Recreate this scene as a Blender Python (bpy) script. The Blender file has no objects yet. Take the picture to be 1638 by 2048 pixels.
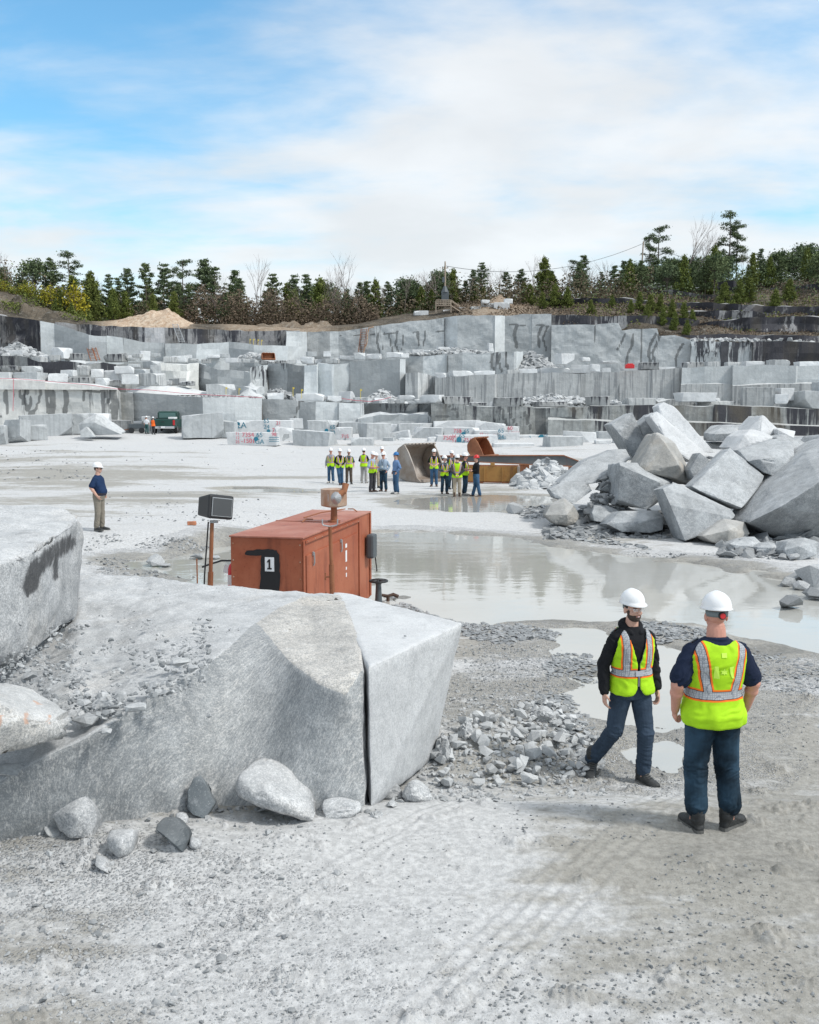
import bpy, bmesh, math, random
import numpy as np
from mathutils import Vector, Matrix, noise as mnoise
C = bpy.context
S = C.scene
COL = S.collection
R = math.radians
# ------------------------------------------------------------------ camera
F = 1900.0                      # focal length in pixels of the 1638x2048 photograph
CH = 3.25                       # camera height
TILT = math.atan(196 / F)
cam = bpy.data.cameras.new("camera")
cam.sensor_fit = 'VERTICAL'; cam.sensor_height = 36.0; cam.lens = F / 2048 * 36.0
cam.clip_end = 5000; cam.clip_start = 0.1
camo = bpy.data.objects.new("camera", cam); COL.objects.link(camo)
camo.location = (0, 0, CH); camo.rotation_euler = (R(90) - TILT, 0, 0)
S.camera = camo
# ------------------------------------------------------------------ light
SUN_EL, SUN_AZ = R(50), R(112)  # azimuth clockwise from +Y (the view direction)
sd = Vector((math.sin(SUN_AZ) * math.cos(SUN_EL), math.cos(SUN_AZ) * math.cos(SUN_EL), math.sin(SUN_EL)))
sun = bpy.data.lights.new("sun", 'SUN'); sun.energy = 3.0; sun.angle = R(9); sun.color = (1, .965, .91)
suno = bpy.data.objects.new("sun", sun); COL.objects.link(suno)
suno.rotation_euler = sd.to_track_quat('Z', 'Y').to_euler()
S.view_settings.view_transform = 'Standard'; S.view_settings.look = 'None'
S.view_settings.exposure = 0.0; S.view_settings.gamma = 1.0

def N(nt, t, loc=None, **kw):
    n = nt.nodes.new(t)
    for k, v in kw.items():
        if k.startswith('i_'):
            key = k[2:]
            key = int(key) if key.isdigit() else key.replace('_', ' ')
            n.inputs[key].default_value = v
        else:
            setattr(n, k, v)
    return n
def L(nt, a, b): nt.links.new(a, b)
def math_(nt, op, a, b=None, c=None, clamp=False):
    n = nt.nodes.new('ShaderNodeMath'); n.operation = op; n.use_clamp = clamp
    for i, v in enumerate((a, b, c)):
        if v is None: continue
        if isinstance(v, (int, float)): n.inputs[i].default_value = v
        else: L(nt, v, n.inputs[i])
    return n.outputs[0]
def mixc(nt, f, a, b, mode='MIX'):
    n = nt.nodes.new('ShaderNodeMix'); n.data_type = 'RGBA'; n.blend_type = mode
    for i, v in ((0, f), (6, a), (7, b)):
        if isinstance(v, (int, float)): n.inputs[i].default_value = v
        elif isinstance(v, (tuple, list)): n.inputs[i].default_value = (*v[:3], 1)
        else: L(nt, v, n.inputs[i])
    return n.outputs[2]
def mapr(nt, v, a, b, c=0., d=1., smooth=True):
    n = nt.nodes.new('ShaderNodeMapRange')
    n.interpolation_type = 'SMOOTHSTEP' if smooth else 'LINEAR'
    L(nt, v, n.inputs[0])
    for i, x in enumerate((a, b, c, d)): n.inputs[i + 1].default_value = x
    return n.outputs[0]
def noise_(nt, vec, scale, detail=4, rough=.55, dist=0., sc=None, rot=None):
    if sc is not None or rot is not None:
        m = nt.nodes.new('ShaderNodeMapping')
        if sc is not None: m.inputs['Scale'].default_value = sc
        if rot is not None: m.inputs['Rotation'].default_value = rot
        L(nt, vec, m.inputs[0]); vec = m.outputs[0]
    n = nt.nodes.new('ShaderNodeTexNoise')
    L(nt, vec, n.inputs['Vector'])
    n.inputs['Scale'].default_value = scale; n.inputs['Detail'].default_value = detail
    n.inputs['Roughness'].default_value = rough; n.inputs['Distortion'].default_value = dist
    return n.outputs[0]

w = bpy.data.worlds.new("World"); S.world = w; w.use_nodes = True
nt = w.node_tree; nt.nodes.clear()
out = N(nt, 'ShaderNodeOutputWorld'); bg = N(nt, 'ShaderNodeBackground'); L(nt, bg.outputs[0], out.inputs[0])
bg.inputs[1].default_value = 0.115
sky = N(nt, 'ShaderNodeTexSky', sky_type='NISHITA', sun_disc=False, sun_elevation=SUN_EL, sun_rotation=SUN_AZ,
        air_density=1.25, dust_density=.3, ozone_density=3.2)
tc = N(nt, 'ShaderNodeTexCoord'); sep = N(nt, 'ShaderNodeSeparateXYZ'); L(nt, tc.outputs['Generated'], sep.inputs[0])
zz = math_(nt, 'MAXIMUM', sep.outputs[2], 0.0); zp = math_(nt, 'ADD', zz, .16)
comb = N(nt, 'ShaderNodeCombineXYZ')
L(nt, math_(nt, 'DIVIDE', sep.outputs[0], zp), comb.inputs[0]); L(nt, math_(nt, 'DIVIDE', sep.outputs[1], zp), comb.inputs[1])
n1 = noise_(nt, comb.outputs[0], 1.15, 7, .52, .35, sc=(.9, 1.15, 1), rot=(0, 0, .5))
n2 = noise_(nt, comb.outputs[0], 3.1, 6, .55, .2, sc=(.8, 1.3, 1))
cov = math_(nt, 'ADD', math_(nt, 'MULTIPLY', n1, .66), math_(nt, 'MULTIPLY', n2, .34))
# an open patch of blue up to the left, a small one to the right, denser cloud low down
def lobe(d, a, b):
    v = N(nt, 'ShaderNodeVectorMath', operation='DOT_PRODUCT'); L(nt, tc.outputs['Generated'], v.inputs[0])
    v.inputs[1].default_value = Vector(d).normalized()
    return mapr(nt, v.outputs['Value'], math.cos(R(a)), math.cos(R(b)))
lb = lobe((-.34, .84, .45), 22, 1)
lr = lobe((.40, .90, .20), 9, 1)
cov = math_(nt, 'SUBTRACT', cov, math_(nt, 'MULTIPLY', lb, .15))
cov = math_(nt, 'SUBTRACT', cov, math_(nt, 'MULTIPLY', lr, .06))
cov = math_(nt, 'ADD', cov, mapr(nt, sep.outputs[2], .20, .0, 0., .14)); cov = math_(nt, 'SUBTRACT', cov, mapr(nt, sep.outputs[2], .22, .46, 0., .09)); cov = math_(nt, 'ADD', cov, mapr(nt, sep.outputs[2], .50, .68, 0., .30))
cl = mapr(nt, cov, .25, .56)
cl = math_(nt, 'MULTIPLY', cl, .93)
shade = mapr(nt, noise_(nt, comb.outputs[0], 1.9, 5, .5, .3), .3, .7, 7.5, 8.7)
cc = N(nt, 'ShaderNodeCombineColor')
L(nt, math_(nt, 'MULTIPLY', shade, .965), cc.inputs[0]); L(nt, math_(nt, 'MULTIPLY', shade, .99), cc.inputs[1]); L(nt, math_(nt, 'MULTIPLY', shade, 1.01), cc.inputs[2])
gain = N(nt, 'ShaderNodeVectorMath', operation='MULTIPLY'); L(nt, sky.outputs[0], gain.inputs[0]); gain.inputs[1].default_value = (1.12, 1.66, 1.72)
L(nt, mixc(nt, cl, gain.outputs[0], cc.outputs[0]), bg.inputs[0])

# ------------------------------------------------------------------ projection helpers (photograph pixel -> point in the place)
CT, ST = math.cos(TILT), math.sin(TILT)
def ray(px, py):
    a = (px - 819) / F; b = -(py - 1024) / F
    return a, CT + b * ST, -ST + b * CT
def at(px, py, Y):
    a, y, z = ray(px, py); k = Y / y
    return Vector((a * k, Y, CH + z * k))
def at_z(px, py, z):
    a, y, dz = ray(px, py); k = (z - CH) / dz
    return Vector((a * k, y * k, z))
def Xat(px, Y, z=0.0):          # x of a pixel column at depth Y and height z
    dep = Y * CT - (z - CH) * ST
    return (px - 819) / F * dep
def Zat(py, Y): return at(819, py, Y).z

# ------------------------------------------------------------------ vectorised noise
def _hash(ix, iy, iz, s):
    h = (ix * 374761393 + iy * 668265263 + iz * 2147483647 + s * 1274126177) & 0xffffffff
    h = ((h ^ (h >> 13)) * 1274126177) & 0xffffffff
    return ((h ^ (h >> 16)) & 0xffffff) / float(0xffffff)
def vnoise(x, y, z=None, s=0):
    x = np.asarray(x, float); y = np.asarray(y, float)
    z = np.zeros_like(x) if z is None else np.asarray(z, float)
    xi, yi, zi = np.floor(x).astype(np.int64), np.floor(y).astype(np.int64), np.floor(z).astype(np.int64)
    u, v, t = x - xi, y - yi, z - zi
    u, v, t = (q * q * (3 - 2 * q) for q in (u, v, t))
    r = 0
    for dx in (0, 1):
        for dy in (0, 1):
            for dz in (0, 1):
                r = r + _hash(xi + dx, yi + dy, zi + dz, s) * (u if dx else 1 - u) * (v if dy else 1 - v) * (t if dz else 1 - t)
    return r * 2 - 1
def fbm(x, y, z=None, o=4, s=0, g=.5):
    a, r = 1.0, 0
    x = np.asarray(x, float); y = np.asarray(y, float); z = np.zeros_like(x) if z is None else np.asarray(z, float)
    for k in range(o):
        r = r + a * vnoise(x * 2 ** k + k * 7.3, y * 2 ** k - k * 3.1, z * 2 ** k + k * 1.7, s + k); a *= g
    return r
def sstep(a, b, x):
    t = np.clip((np.asarray(x, float) - a) / (b - a), 0, 1); return t * t * (3 - 2 * t)

# ------------------------------------------------------------------ object helpers
USED = {}
def tag(o, label=None, cat=None, group=None, kind=None):
    if label: o['label'] = label
    if cat: o['category'] = cat
    if group: o['group'] = group
    if kind: o['kind'] = kind
    return o
def link(name, me, mats=(), parent=None, loc=None, smooth=None):
    o = bpy.data.objects.new(name, me); COL.objects.link(o)
    if me is not None and hasattr(me, 'materials') and len(me.materials) == 0:
        for m in (mats if isinstance(mats, (list, tuple)) else [mats]): me.materials.append(m)
    if parent is not None: o.parent = parent
    if loc is not None: o.location = loc
    if smooth is not None and me is not None:
        me.polygons.foreach_set('use_smooth', [smooth] * len(me.polygons)); me.update()
    return o
def empty(name, loc=(0, 0, 0), rz=0.0):
    o = bpy.data.objects.new(name, None); COL.objects.link(o); o.location = loc; o.rotation_euler = (0, 0, rz)
    o.empty_display_size = .2
    return o
def np_mesh(name, V, Fc):
    """V (n,3), Fc (m,k) constant k"""
    me = bpy.data.meshes.new(name)
    V = np.asarray(V, np.float32); Fc = np.asarray(Fc, np.int32); k = Fc.shape[1]
    me.vertices.add(len(V)); me.vertices.foreach_set('co', V.ravel())
    me.loops.add(Fc.size); me.loops.foreach_set('vertex_index', Fc.ravel())
    me.polygons.add(len(Fc)); me.polygons.foreach_set('loop_start', np.arange(0, Fc.size, k, dtype=np.int32))
    me.update(calc_edges=True); me.validate(); me.polygons.foreach_set('use_smooth', [False] * len(me.polygons))
    return me
def bm_mesh(bm, name='mesh'):
    me = bpy.data.meshes.new(name); bm.to_mesh(me); bm.free(); return me
def get_co(me):
    a = np.empty(len(me.vertices) * 3, np.float32); me.vertices.foreach_get('co', a); return a.reshape(-1, 3).astype(float)
def set_co(me, a):
    me.vertices.foreach_set('co', np.asarray(a, np.float32).ravel()); me.update()
def get_no(me):
    a = np.empty(len(me.vertices) * 3, np.float32); me.vertices.foreach_get('normal', a); return a.reshape(-1, 3).astype(float)
def set_attr(me, name, vals):
    at_ = me.attributes.new(name, 'FLOAT', 'POINT'); at_.data.foreach_set('value', np.asarray(vals, np.float32))
def box_bm(bm, c, s, rot=None, bevel=0.0):
    r = bmesh.ops.create_cube(bm, size=1.0); vs = r['verts']
    M = Matrix.Translation(Vector(c)) @ (rot.to_4x4() if rot is not None else Matrix.Identity(4)) @ Matrix.Diagonal((*s, 1))
    bmesh.ops.transform(bm, matrix=M, verts=vs)
    if bevel:
        es = list({e for v in vs for e in v.link_edges}); bmesh.ops.bevel(bm, geom=es, offset=bevel, segments=2, affect='EDGES', profile=.6)
def tube_bm(bm, pts, rad, n=8, cap=True):
    pts = [Vector(p) for p in pts]; rings = []
    if isinstance(rad, (int, float)): rad = [rad] * len(pts)
    up = None
    for i, p in enumerate(pts):
        t = (pts[min(i + 1, len(pts) - 1)] - pts[max(i - 1, 0)]).normalized()
        if up is None:
            up = Vector((0, 0, 1)) if abs(t.z) < .9 else Vector((0, 1, 0))
        a = t.cross(up)
        if a.length < 1e-4: a = t.cross(Vector((1, 0, 0)))
        a.normalize(); b = t.cross(a).normalized(); up = -b if b.dot(up) < 0 else b
        a = up.cross(t).normalized()
        r = rad[i] if not isinstance(rad[i], tuple) else rad[i]
        ra, rb = (r, r) if not isinstance(r, tuple) else r
        rings.append([bm.verts.new(p + a * (ra * math.cos(2 * math.pi * k / n)) + up * (rb * math.sin(2 * math.pi * k / n))) for k in range(n)])
    for A, B in zip(rings, rings[1:]):
        for k in range(n): bm.faces.new((A[k], A[(k + 1) % n], B[(k + 1) % n], B[k]))
    if cap:
        bm.faces.new(list(reversed(rings[0]))); bm.faces.new(rings[-1])
    return rings
def lathe_bm(bm, prof, n=24, c=(0, 0, 0), M=None):
    rings = []
    for r, z in prof:
        rings.append([bm.verts.new(Vector(c) + Vector((r * math.cos(2 * math.pi * k / n), r * math.sin(2 * math.pi * k / n), z))) for k in range(n)])
    for A, B in zip(rings, rings[1:]):
        for k in range(n): bm.faces.new((A[k], A[(k + 1) % n], B[(k + 1) % n], B[k]))
    bm.faces.new(list(reversed(rings[0]))); bm.faces.new(rings[-1])
    if M is not None: bmesh.ops.transform(bm, matrix=M, verts=[v for r in rings for v in r])
    return rings
def text_mesh(txt, size, thick=.002):
    cu = bpy.data.curves.new('t', 'FONT'); cu.body = txt; cu.size = size; cu.extrude = thick; cu.align_x = 'CENTER'; cu.align_y = 'CENTER'
    o = bpy.data.objects.new('t', cu); COL.objects.link(o)
    me = bpy.data.meshes.new_from_object(o.evaluated_get(C.evaluated_depsgraph_get()))
    bpy.data.objects.remove(o); bpy.data.curves.remove(cu)
    return me
ORD = ['first', 'second', 'third', 'fourth', 'fifth', 'sixth', 'seventh', 'eighth', 'ninth', 'tenth', 'eleventh', 'twelfth', 'thirteenth',
       'fourteenth', 'fifteenth', 'sixteenth', 'seventeenth', 'eighteenth', 'nineteenth']
TENS = ['', '', 'twenty', 'thirty', 'forty', 'fifty', 'sixty', 'seventy', 'eighty', 'ninety']
def ordw(i):                    # 1-based
    if i <= 19: return ORD[i - 1]
    t, u = divmod(i, 10)
    if t > 9: return 'hundred and ' + ordw(i - 100) if i > 100 else 'hundredth'
    return (TENS[t] + '-' + ORD[u - 1]) if u else TENS[t][:-1] + 'ieth'
# ------------------------------------------------------------------ materials
def newmat(name):
    m = bpy.data.materials.new(name); m.use_nodes = True
    return m, m.node_tree, m.node_tree.nodes['Principled BSDF']
def plain(name, col, rough=.6, metal=0., spec=None, bump=0., bscale=40., var=0.):
    m, nt, b = newmat(name)
    b.inputs['Base Color'].default_value = (*col, 1); b.inputs['Roughness'].default_value = rough; b.inputs['Metallic'].default_value = metal
    if spec is not None: b.inputs['Specular IOR Level'].default_value = spec
    if bump or var:
        tc = N(nt, 'ShaderNodeTexCoord'); n = noise_(nt, tc.outputs['Object'], bscale, 4)
        if bump:
            bp = N(nt, 'ShaderNodeBump'); bp.inputs['Strength'].default_value = bump; bp.inputs['Distance'].default_value = .01
            L(nt, n, bp.inputs['Height']); L(nt, bp.outputs[0], b.inputs['Normal'])
        if var:
            n2 = noise_(nt, tc.outputs['Object'], bscale * .2, 4)
            L(nt, mixc(nt, mapr(nt, n2, .3, .7), tuple(c * (1 - var) for c in col), tuple(min(1, c * (1 + var)) for c in col)), b.inputs['Base Color'])
    return m
def granite(name, base=(.40, .425, .44), grain=True, dust=.55, stripe=0., stain=0., brown=0., lines=None, bumpd=.02, speck=1., tone=True, warm=0., obj=True, contrast=1.):
    m, nt, b = newmat(name)
    tc = N(nt, 'ShaderNodeTexCoord'); P = tc.outputs['Object']
    geo = N(nt, 'ShaderNodeNewGeometry')
    big = noise_(nt, P, .35, 6, .6); mid = noise_(nt, P, 2.2, 6, .65)
    k = .22 * contrast; base = tuple(c * .84 for c in base)
    lo = tuple(c * (1 - k) for c in base); hi = tuple(min(1, c * (1 + k)) for c in base)
    col = mixc(nt, mapr(nt, math_(nt, 'ADD', math_(nt, 'MULTIPLY', big, .5), math_(nt, 'MULTIPLY', mid, .5)), .36, .64), lo, hi)
    hts = [(mid, .6)]
    if warm:
        col = mixc(nt, math_(nt, 'MULTIPLY', mapr(nt, noise_(nt, P, 1.3, 4), .5, .75), warm), col, (.52, .45, .36))
    if grain:
        g0 = noise_(nt, P, 11, 5, .75); col = mixc(nt, mapr(nt, g0, .52, .36, 0, .38 * speck), col, (.17, .185, .20)); col = mixc(nt, mapr(nt, g0, .54, .68, 0, .35 * speck), col, (.72, .73, .74))
        g = noise_(nt, P, 55, 3, .7); g2 = noise_(nt, P, 130, 2, .7)
        gg = math_(nt, 'ADD', math_(nt, 'MULTIPLY', g, .55), math_(nt, 'MULTIPLY', g2, .45))
        col = mixc(nt, mapr(nt, gg, .53, .43, 0, .55 * speck), col, (.14, .155, .17))
        col = mixc(nt, mapr(nt, gg, .55, .63, 0, .5 * speck), col, (.75, .76, .77))
        hts.append((gg, .25))
    if lines is not None:       # diagonal chisel/plug texture
        cb = N(nt, 'ShaderNodeCombineXYZ')
        for i_, (dv, k_) in enumerate((((.55, .70, .45), 4.5), ((.83, -.46, -.30), 24.), ((.0, -.5, .86), 4.))):
            dp = N(nt, 'ShaderNodeVectorMath', operation='DOT_PRODUCT'); L(nt, P, dp.inputs[0]); dp.inputs[1].default_value = dv
            L(nt, math_(nt, 'MULTIPLY', dp.outputs['Value'], k_), cb.inputs[i_])
        ln = noise_(nt, cb.outputs[0], 2.4, 4, .7, .12); ln2 = noise_(nt, cb.outputs[0], 7.5, 3, .7, .1)
        lm = math_(nt, 'ADD', math_(nt, 'MULTIPLY', ln, .5), math_(nt, 'MULTIPLY', ln2, .5))
        col = mixc(nt, mapr(nt, lm, .40, .55, .34, 0.), col, (.15, .17, .185))
        col = mixc(nt, mapr(nt, lm, .51, .62, 0, .5), col, (.66, .65, .63))
        hts.append((lm, .6))
    if stripe:                  # vertical drill-hole grooves
        st = noise_(nt, P, 3.2, 2, .5, 0, sc=(1, 1, .03))
        col = mixc(nt, mapr(nt, st, .52, .6, 0, .35 * stripe), col, (.17, .18, .19))
        hts.append((st, .5 * stripe))
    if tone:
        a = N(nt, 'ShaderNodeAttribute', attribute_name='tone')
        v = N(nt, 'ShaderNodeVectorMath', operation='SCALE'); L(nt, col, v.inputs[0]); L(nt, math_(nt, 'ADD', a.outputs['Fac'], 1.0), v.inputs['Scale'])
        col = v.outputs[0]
    if stain:                   # dark water runs from the lip of the bench, bent in places
        a = N(nt, 'ShaderNodeAttribute', attribute_name='stain'); h = N(nt, 'ShaderNodeAttribute', attribute_name='down')
        s1 = noise_(nt, P, 1.0, 3, .6, .35, sc=(1.1, 1.1, .05)); s2 = noise_(nt, P, 2.6, 4, .7, .25, sc=(1.2, 1.2, .035))
        s = math_(nt, 'ADD', math_(nt, 'MULTIPLY', s1, .5), math_(nt, 'MULTIPLY', s2, .5))
        edge = math_(nt, 'MULTIPLY', noise_(nt, P, 1.6, 3, .5, 0, sc=(1, 1, .02)), 1.3)
        run = math_(nt, 'SUBTRACT', edge, math_(nt, 'MULTIPLY', h.outputs['Fac'], .62))
        f = math_(nt, 'ADD', math_(nt, 'ADD', s, math_(nt, 'MULTIPLY', run, .22)), math_(nt, 'MULTIPLY', a.outputs['Fac'], .30))
        f = math_(nt, 'ADD', f, math_(nt, 'MULTIPLY', math_(nt, 'SUBTRACT', noise_(nt, P, .30, 2, .5, .6, sc=(1, 1, .12)), .5), .55))
        f = mapr(nt, f, .77, .86)
        f = math_(nt, 'MULTIPLY', f, mapr(nt, a.outputs['Fac'], .02, .45, 0, .93))
        col = mixc(nt, f, col, (.035, .036, .045))
        if brown:
            bn = mapr(nt, noise_(nt, P, .22, 5, .6, .3, sc=(1, 1, .22)), .50, .66, 0, brown * .8)
            col = mixc(nt, bn, col, (.12, .105, .08), 'MIX')
        sk = N(nt, 'ShaderNodeAttribute', attribute_name='streak').outputs['Fac']
        sk = mapr(nt, math_(nt, 'ADD', sk, math_(nt, 'MULTIPLY', math_(nt, 'SUBTRACT', noise_(nt, P, 3., 4, .7, 0, sc=(1, 1, .15)), .5), .7)), .35, .62, 0, .72)
        col = mixc(nt, sk, col, (.10, .105, .105))
    if dust:
        sp = N(nt, 'ShaderNodeSeparateXYZ'); L(nt, geo.outputs['True Normal'], sp.inputs[0])
        dn = mapr(nt, noise_(nt, P, 3.0, 5, .65), .3, .6, .35, 1.)
        up = math_(nt, 'MULTIPLY', mapr(nt, sp.outputs[2], .45, .85, 0, dust), dn)
        col = mixc(nt, up, col, (.66, .68, .69))
    L(nt, col, b.inputs['Base Color'])
    b.inputs['Roughness'].default_value = .82; b.inputs['Specular IOR Level'].default_value = .25
    hh = None
    for x, k in hts:
        t = math_(nt, 'MULTIPLY', x, k); hh = t if hh is None else math_(nt, 'ADD', hh, t)
    bp = N(nt, 'ShaderNodeBump'); bp.inputs['Strength'].default_value = .8; bp.inputs['Distance'].default_value = bumpd
    L(nt, hh, bp.inputs['Height']); L(nt, bp.outputs[0], b.inputs['Normal'])
    return m
MG_far = granite('granite_far', contrast=.6, base=(.50, .525, .535), grain=False, dust=.6, bumpd=.08, stripe=.5)
MG_farlight = granite('granite_far_light', contrast=.5, base=(.68, .70, .71), grain=False, dust=.6, bumpd=.08)
MG_fardrill = granite('granite_far_drilled', contrast=.5, base=(.50, .515, .515), grain=False, dust=.6, bumpd=.12, stripe=1.6, stain=0)
MG_farstain = granite('granite_far_stained_block', base=(.34, .35, .35), grain=False, dust=.75, bumpd=.08, stripe=1.0, stain=1)
MG_wall = granite('granite_wall', base=(.52, .55, .56), contrast=.4, grain=False, dust=.6, stripe=.2, stain=1, brown=0, bumpd=.12)
MG_wallw = granite('granite_wall_pale', base=(.68, .685, .66), contrast=.5, grain=False, dust=.6, stripe=.35, stain=1, brown=0, bumpd=.12)
MG_wallb = granite('granite_wall_brown_stain', base=(.40, .415, .405), grain=False, dust=.5, stripe=.9, stain=1, brown=.85, bumpd=.12)
MG_walld = granite('granite_wall_black_stain', base=(.33, .33, .335), grain=False, dust=.25, stripe=.5, stain=1, brown=.4, bumpd=.15)
MG_mid = granite('granite_pile', base=(.41, .435, .45), grain=True, speck=1.0, dust=.3, bumpd=.05, contrast=1.5)
MG_midw = granite('granite_pile_warm', base=(.43, .42, .39), grain=True, speck=.6, dust=.25, bumpd=.03, warm=.5)
MG_pale = granite('granite_pale', base=(.62, .635, .645), grain=True, speck=.55, dust=.35, bumpd=.012, contrast=.5)
MG_near = granite('granite_near', base=(.50, .51, .515), grain=True, speck=1.0, dust=.3, bumpd=.02, warm=.3)
MG_nearw = granite('granite_near_warm', base=(.47, .47, .455), grain=True, speck=1.0, dust=.5, bumpd=.02, warm=.35)
MG_face = granite('granite_chiselled', base=(.42, .435, .44), grain=True, speck=.8, dust=0., bumpd=.02, lines=((1.0, 5.0, 1.0), (0, 0, R(-38))))
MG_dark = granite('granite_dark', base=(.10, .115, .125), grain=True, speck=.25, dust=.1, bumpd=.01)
MG_conc = granite('granite_broken_face', base=(.60, .58, .54), grain=True, speck=1., dust=.05, bumpd=.06, warm=.45)
def scorch_mat(name, base, colr, warm=.35):
    m = granite(name, base=base, grain=True, speck=1.0, dust=.35, bumpd=.03, warm=warm); nt = m.node_tree; b = nt.nodes['Principled BSDF']
    P = N(nt, 'ShaderNodeTexCoord').outputs['Object']; a = N(nt, 'ShaderNodeAttribute', attribute_name='streak').outputs['Fac']; src = b.inputs['Base Color'].links[0].from_socket
    f = mapr(nt, math_(nt, 'ADD', a, math_(nt, 'MULTIPLY', math_(nt, 'SUBTRACT', noise_(nt, P, 7., 7, .8, .2, sc=(1, 1, .3)), .5), 2.2)), .45, .95, 0, .85)
    L(nt, mixc(nt, f, src, colr), b.inputs['Base Color']); return m
MG_scorch = scorch_mat('granite_scorched', (.53, .54, .545), (.03, .031, .034))
MG_orange = scorch_mat('granite_orange_streaks', (.53, .53, .515), (.50, .33, .25))
M_water = None
def mk_water():
    m, nt, b = newmat('muddy_water')
    tc = N(nt, 'ShaderNodeTexCoord'); P = tc.outputs['Object']
    col = mixc(nt, mapr(nt, noise_(nt, P, .25, 4), .3, .7), (.42, .42, .39), (.47, .47, .445))
    L(nt, col, b.inputs['Base Color'])
    b.inputs['Roughness'].default_value = .035; b.inputs['IOR'].default_value = 1.9
    bp = N(nt, 'ShaderNodeBump'); bp.inputs['Strength'].default_value = .35; bp.inputs['Distance'].default_value = .012
    L(nt, noise_(nt, P, 1.2, 4, .5, .3, sc=(.7, 1.5, 1)), bp.inputs['Height']); L(nt, bp.outputs[0], b.inputs['Normal'])
    return m
M_water = mk_water()
def mk_ground():
    m, nt, b = newmat('quarry_dust_ground')
    tc = N(nt, 'ShaderNodeTexCoord'); P = tc.outputs['Object']
    wet = N(nt, 'ShaderNodeAttribute', attribute_name='wet').outputs['Fac']  # real damp, plus vignetting painted in at the near left
    grav = N(nt, 'ShaderNodeAttribute', attribute_name='gravel').outputs['Fac']
    n1 = noise_(nt, P, .55, 7, .62, .25, sc=(.55, 1.6, 1)); n2 = noise_(nt, P, 3.2, 7, .68, .2, sc=(.7, 1.3, 1)); n3 = noise_(nt, P, 16, 6, .72)
    n4 = noise_(nt, P, 70, 4, .75)
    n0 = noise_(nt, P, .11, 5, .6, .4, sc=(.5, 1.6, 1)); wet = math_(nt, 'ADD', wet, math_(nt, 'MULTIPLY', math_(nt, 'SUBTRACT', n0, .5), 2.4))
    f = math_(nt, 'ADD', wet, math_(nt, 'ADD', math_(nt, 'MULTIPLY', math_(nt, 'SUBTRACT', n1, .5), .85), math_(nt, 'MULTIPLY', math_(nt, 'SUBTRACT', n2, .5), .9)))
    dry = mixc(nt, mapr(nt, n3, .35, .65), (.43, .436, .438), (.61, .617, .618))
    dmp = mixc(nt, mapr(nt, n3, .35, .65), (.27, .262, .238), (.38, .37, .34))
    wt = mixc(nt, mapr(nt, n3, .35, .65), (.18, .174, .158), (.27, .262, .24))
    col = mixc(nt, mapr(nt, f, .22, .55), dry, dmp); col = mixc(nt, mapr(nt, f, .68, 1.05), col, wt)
    # crushed stone: dark and light chips
    v = N(nt, 'ShaderNodeTexVoronoi'); L(nt, P, v.inputs['Vector']); v.inputs['Scale'].default_value = 38; v.inputs['Randomness'].default_value = 1
    sc_ = N(nt, 'ShaderNodeSeparateColor'); L(nt, v.outputs['Color'], sc_.inputs[0])
    chip = mixc(nt, sc_.outputs[0], (.17, .18, .19), (.55, .56, .57))
    gm = math_(nt, 'MULTIPLY', mapr(nt, math_(nt, 'ADD', grav, math_(nt, 'MULTIPLY', math_(nt, 'SUBTRACT', n2, .5), 1.2)), .35, .7), mapr(nt, v.outputs['Distance'], .55, .3, 0, 1))
    col = mixc(nt, math_(nt, 'MULTIPLY', gm, .75), col, chip)
    col = mixc(nt, mapr(nt, n4, .60, .70, 0, .3), col, (.18, .185, .185))
    L(nt, col, b.inputs['Base Color'])
    rg = mapr(nt, f, .6, 1.05, .85, .42); L(nt, rg, b.inputs['Roughness']); b.inputs['Specular IOR Level'].default_value = .35
    h = math_(nt, 'ADD', math_(nt, 'MULTIPLY', n3, .6), math_(nt, 'ADD', math_(nt, 'MULTIPLY', n4, .3), math_(nt, 'MULTIPLY', gm, .5)))
    h = math_(nt, 'ADD', h, math_(nt, 'MULTIPLY', n2, .8))
    bp = N(nt, 'ShaderNodeBump'); bp.inputs['Strength'].default_value = .9; bp.inputs['Distance'].default_value = .03
    L(nt, h, bp.inputs['Height']); L(nt, bp.outputs[0], b.inputs['Normal'])
    return m
M_ground = mk_ground()
def mk_stone():
    m, nt, b = newmat('loose_stone')
    tc = N(nt, 'ShaderNodeTexCoord'); P = tc.outputs['Object']
    a = N(nt, 'ShaderNodeAttribute', attribute_name='tone').outputs['Fac']
    oi = N(nt, 'ShaderNodeObjectInfo')
    n = noise_(nt, P, 30, 4, .7)
    base = mixc(nt, a, (.20, .215, .225), (.62, .635, .64))
    col = mixc(nt, mapr(nt, n, .4, .6, .35, 0), base, (.16, .17, .18))
    v = N(nt, 'ShaderNodeVectorMath', operation='SCALE'); L(nt, col, v.inputs[0]); L(nt, mapr(nt, oi.outputs['Random'], 0, 1, .8, 1.12, False), v.inputs['Scale'])
    L(nt, v.outputs[0], b.inputs['Base Color']); b.inputs['Roughness'].default_value = .85; b.inputs['Specular IOR Level'].default_value = .25
    bp = N(nt, 'ShaderNodeBump'); bp.inputs['Strength'].default_value = .6; bp.inputs['Distance'].default_value = .01
    L(nt, n, bp.inputs['Height']); L(nt, bp.outputs[0], b.inputs['Normal'])
    return m
M_stone = mk_stone()
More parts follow.
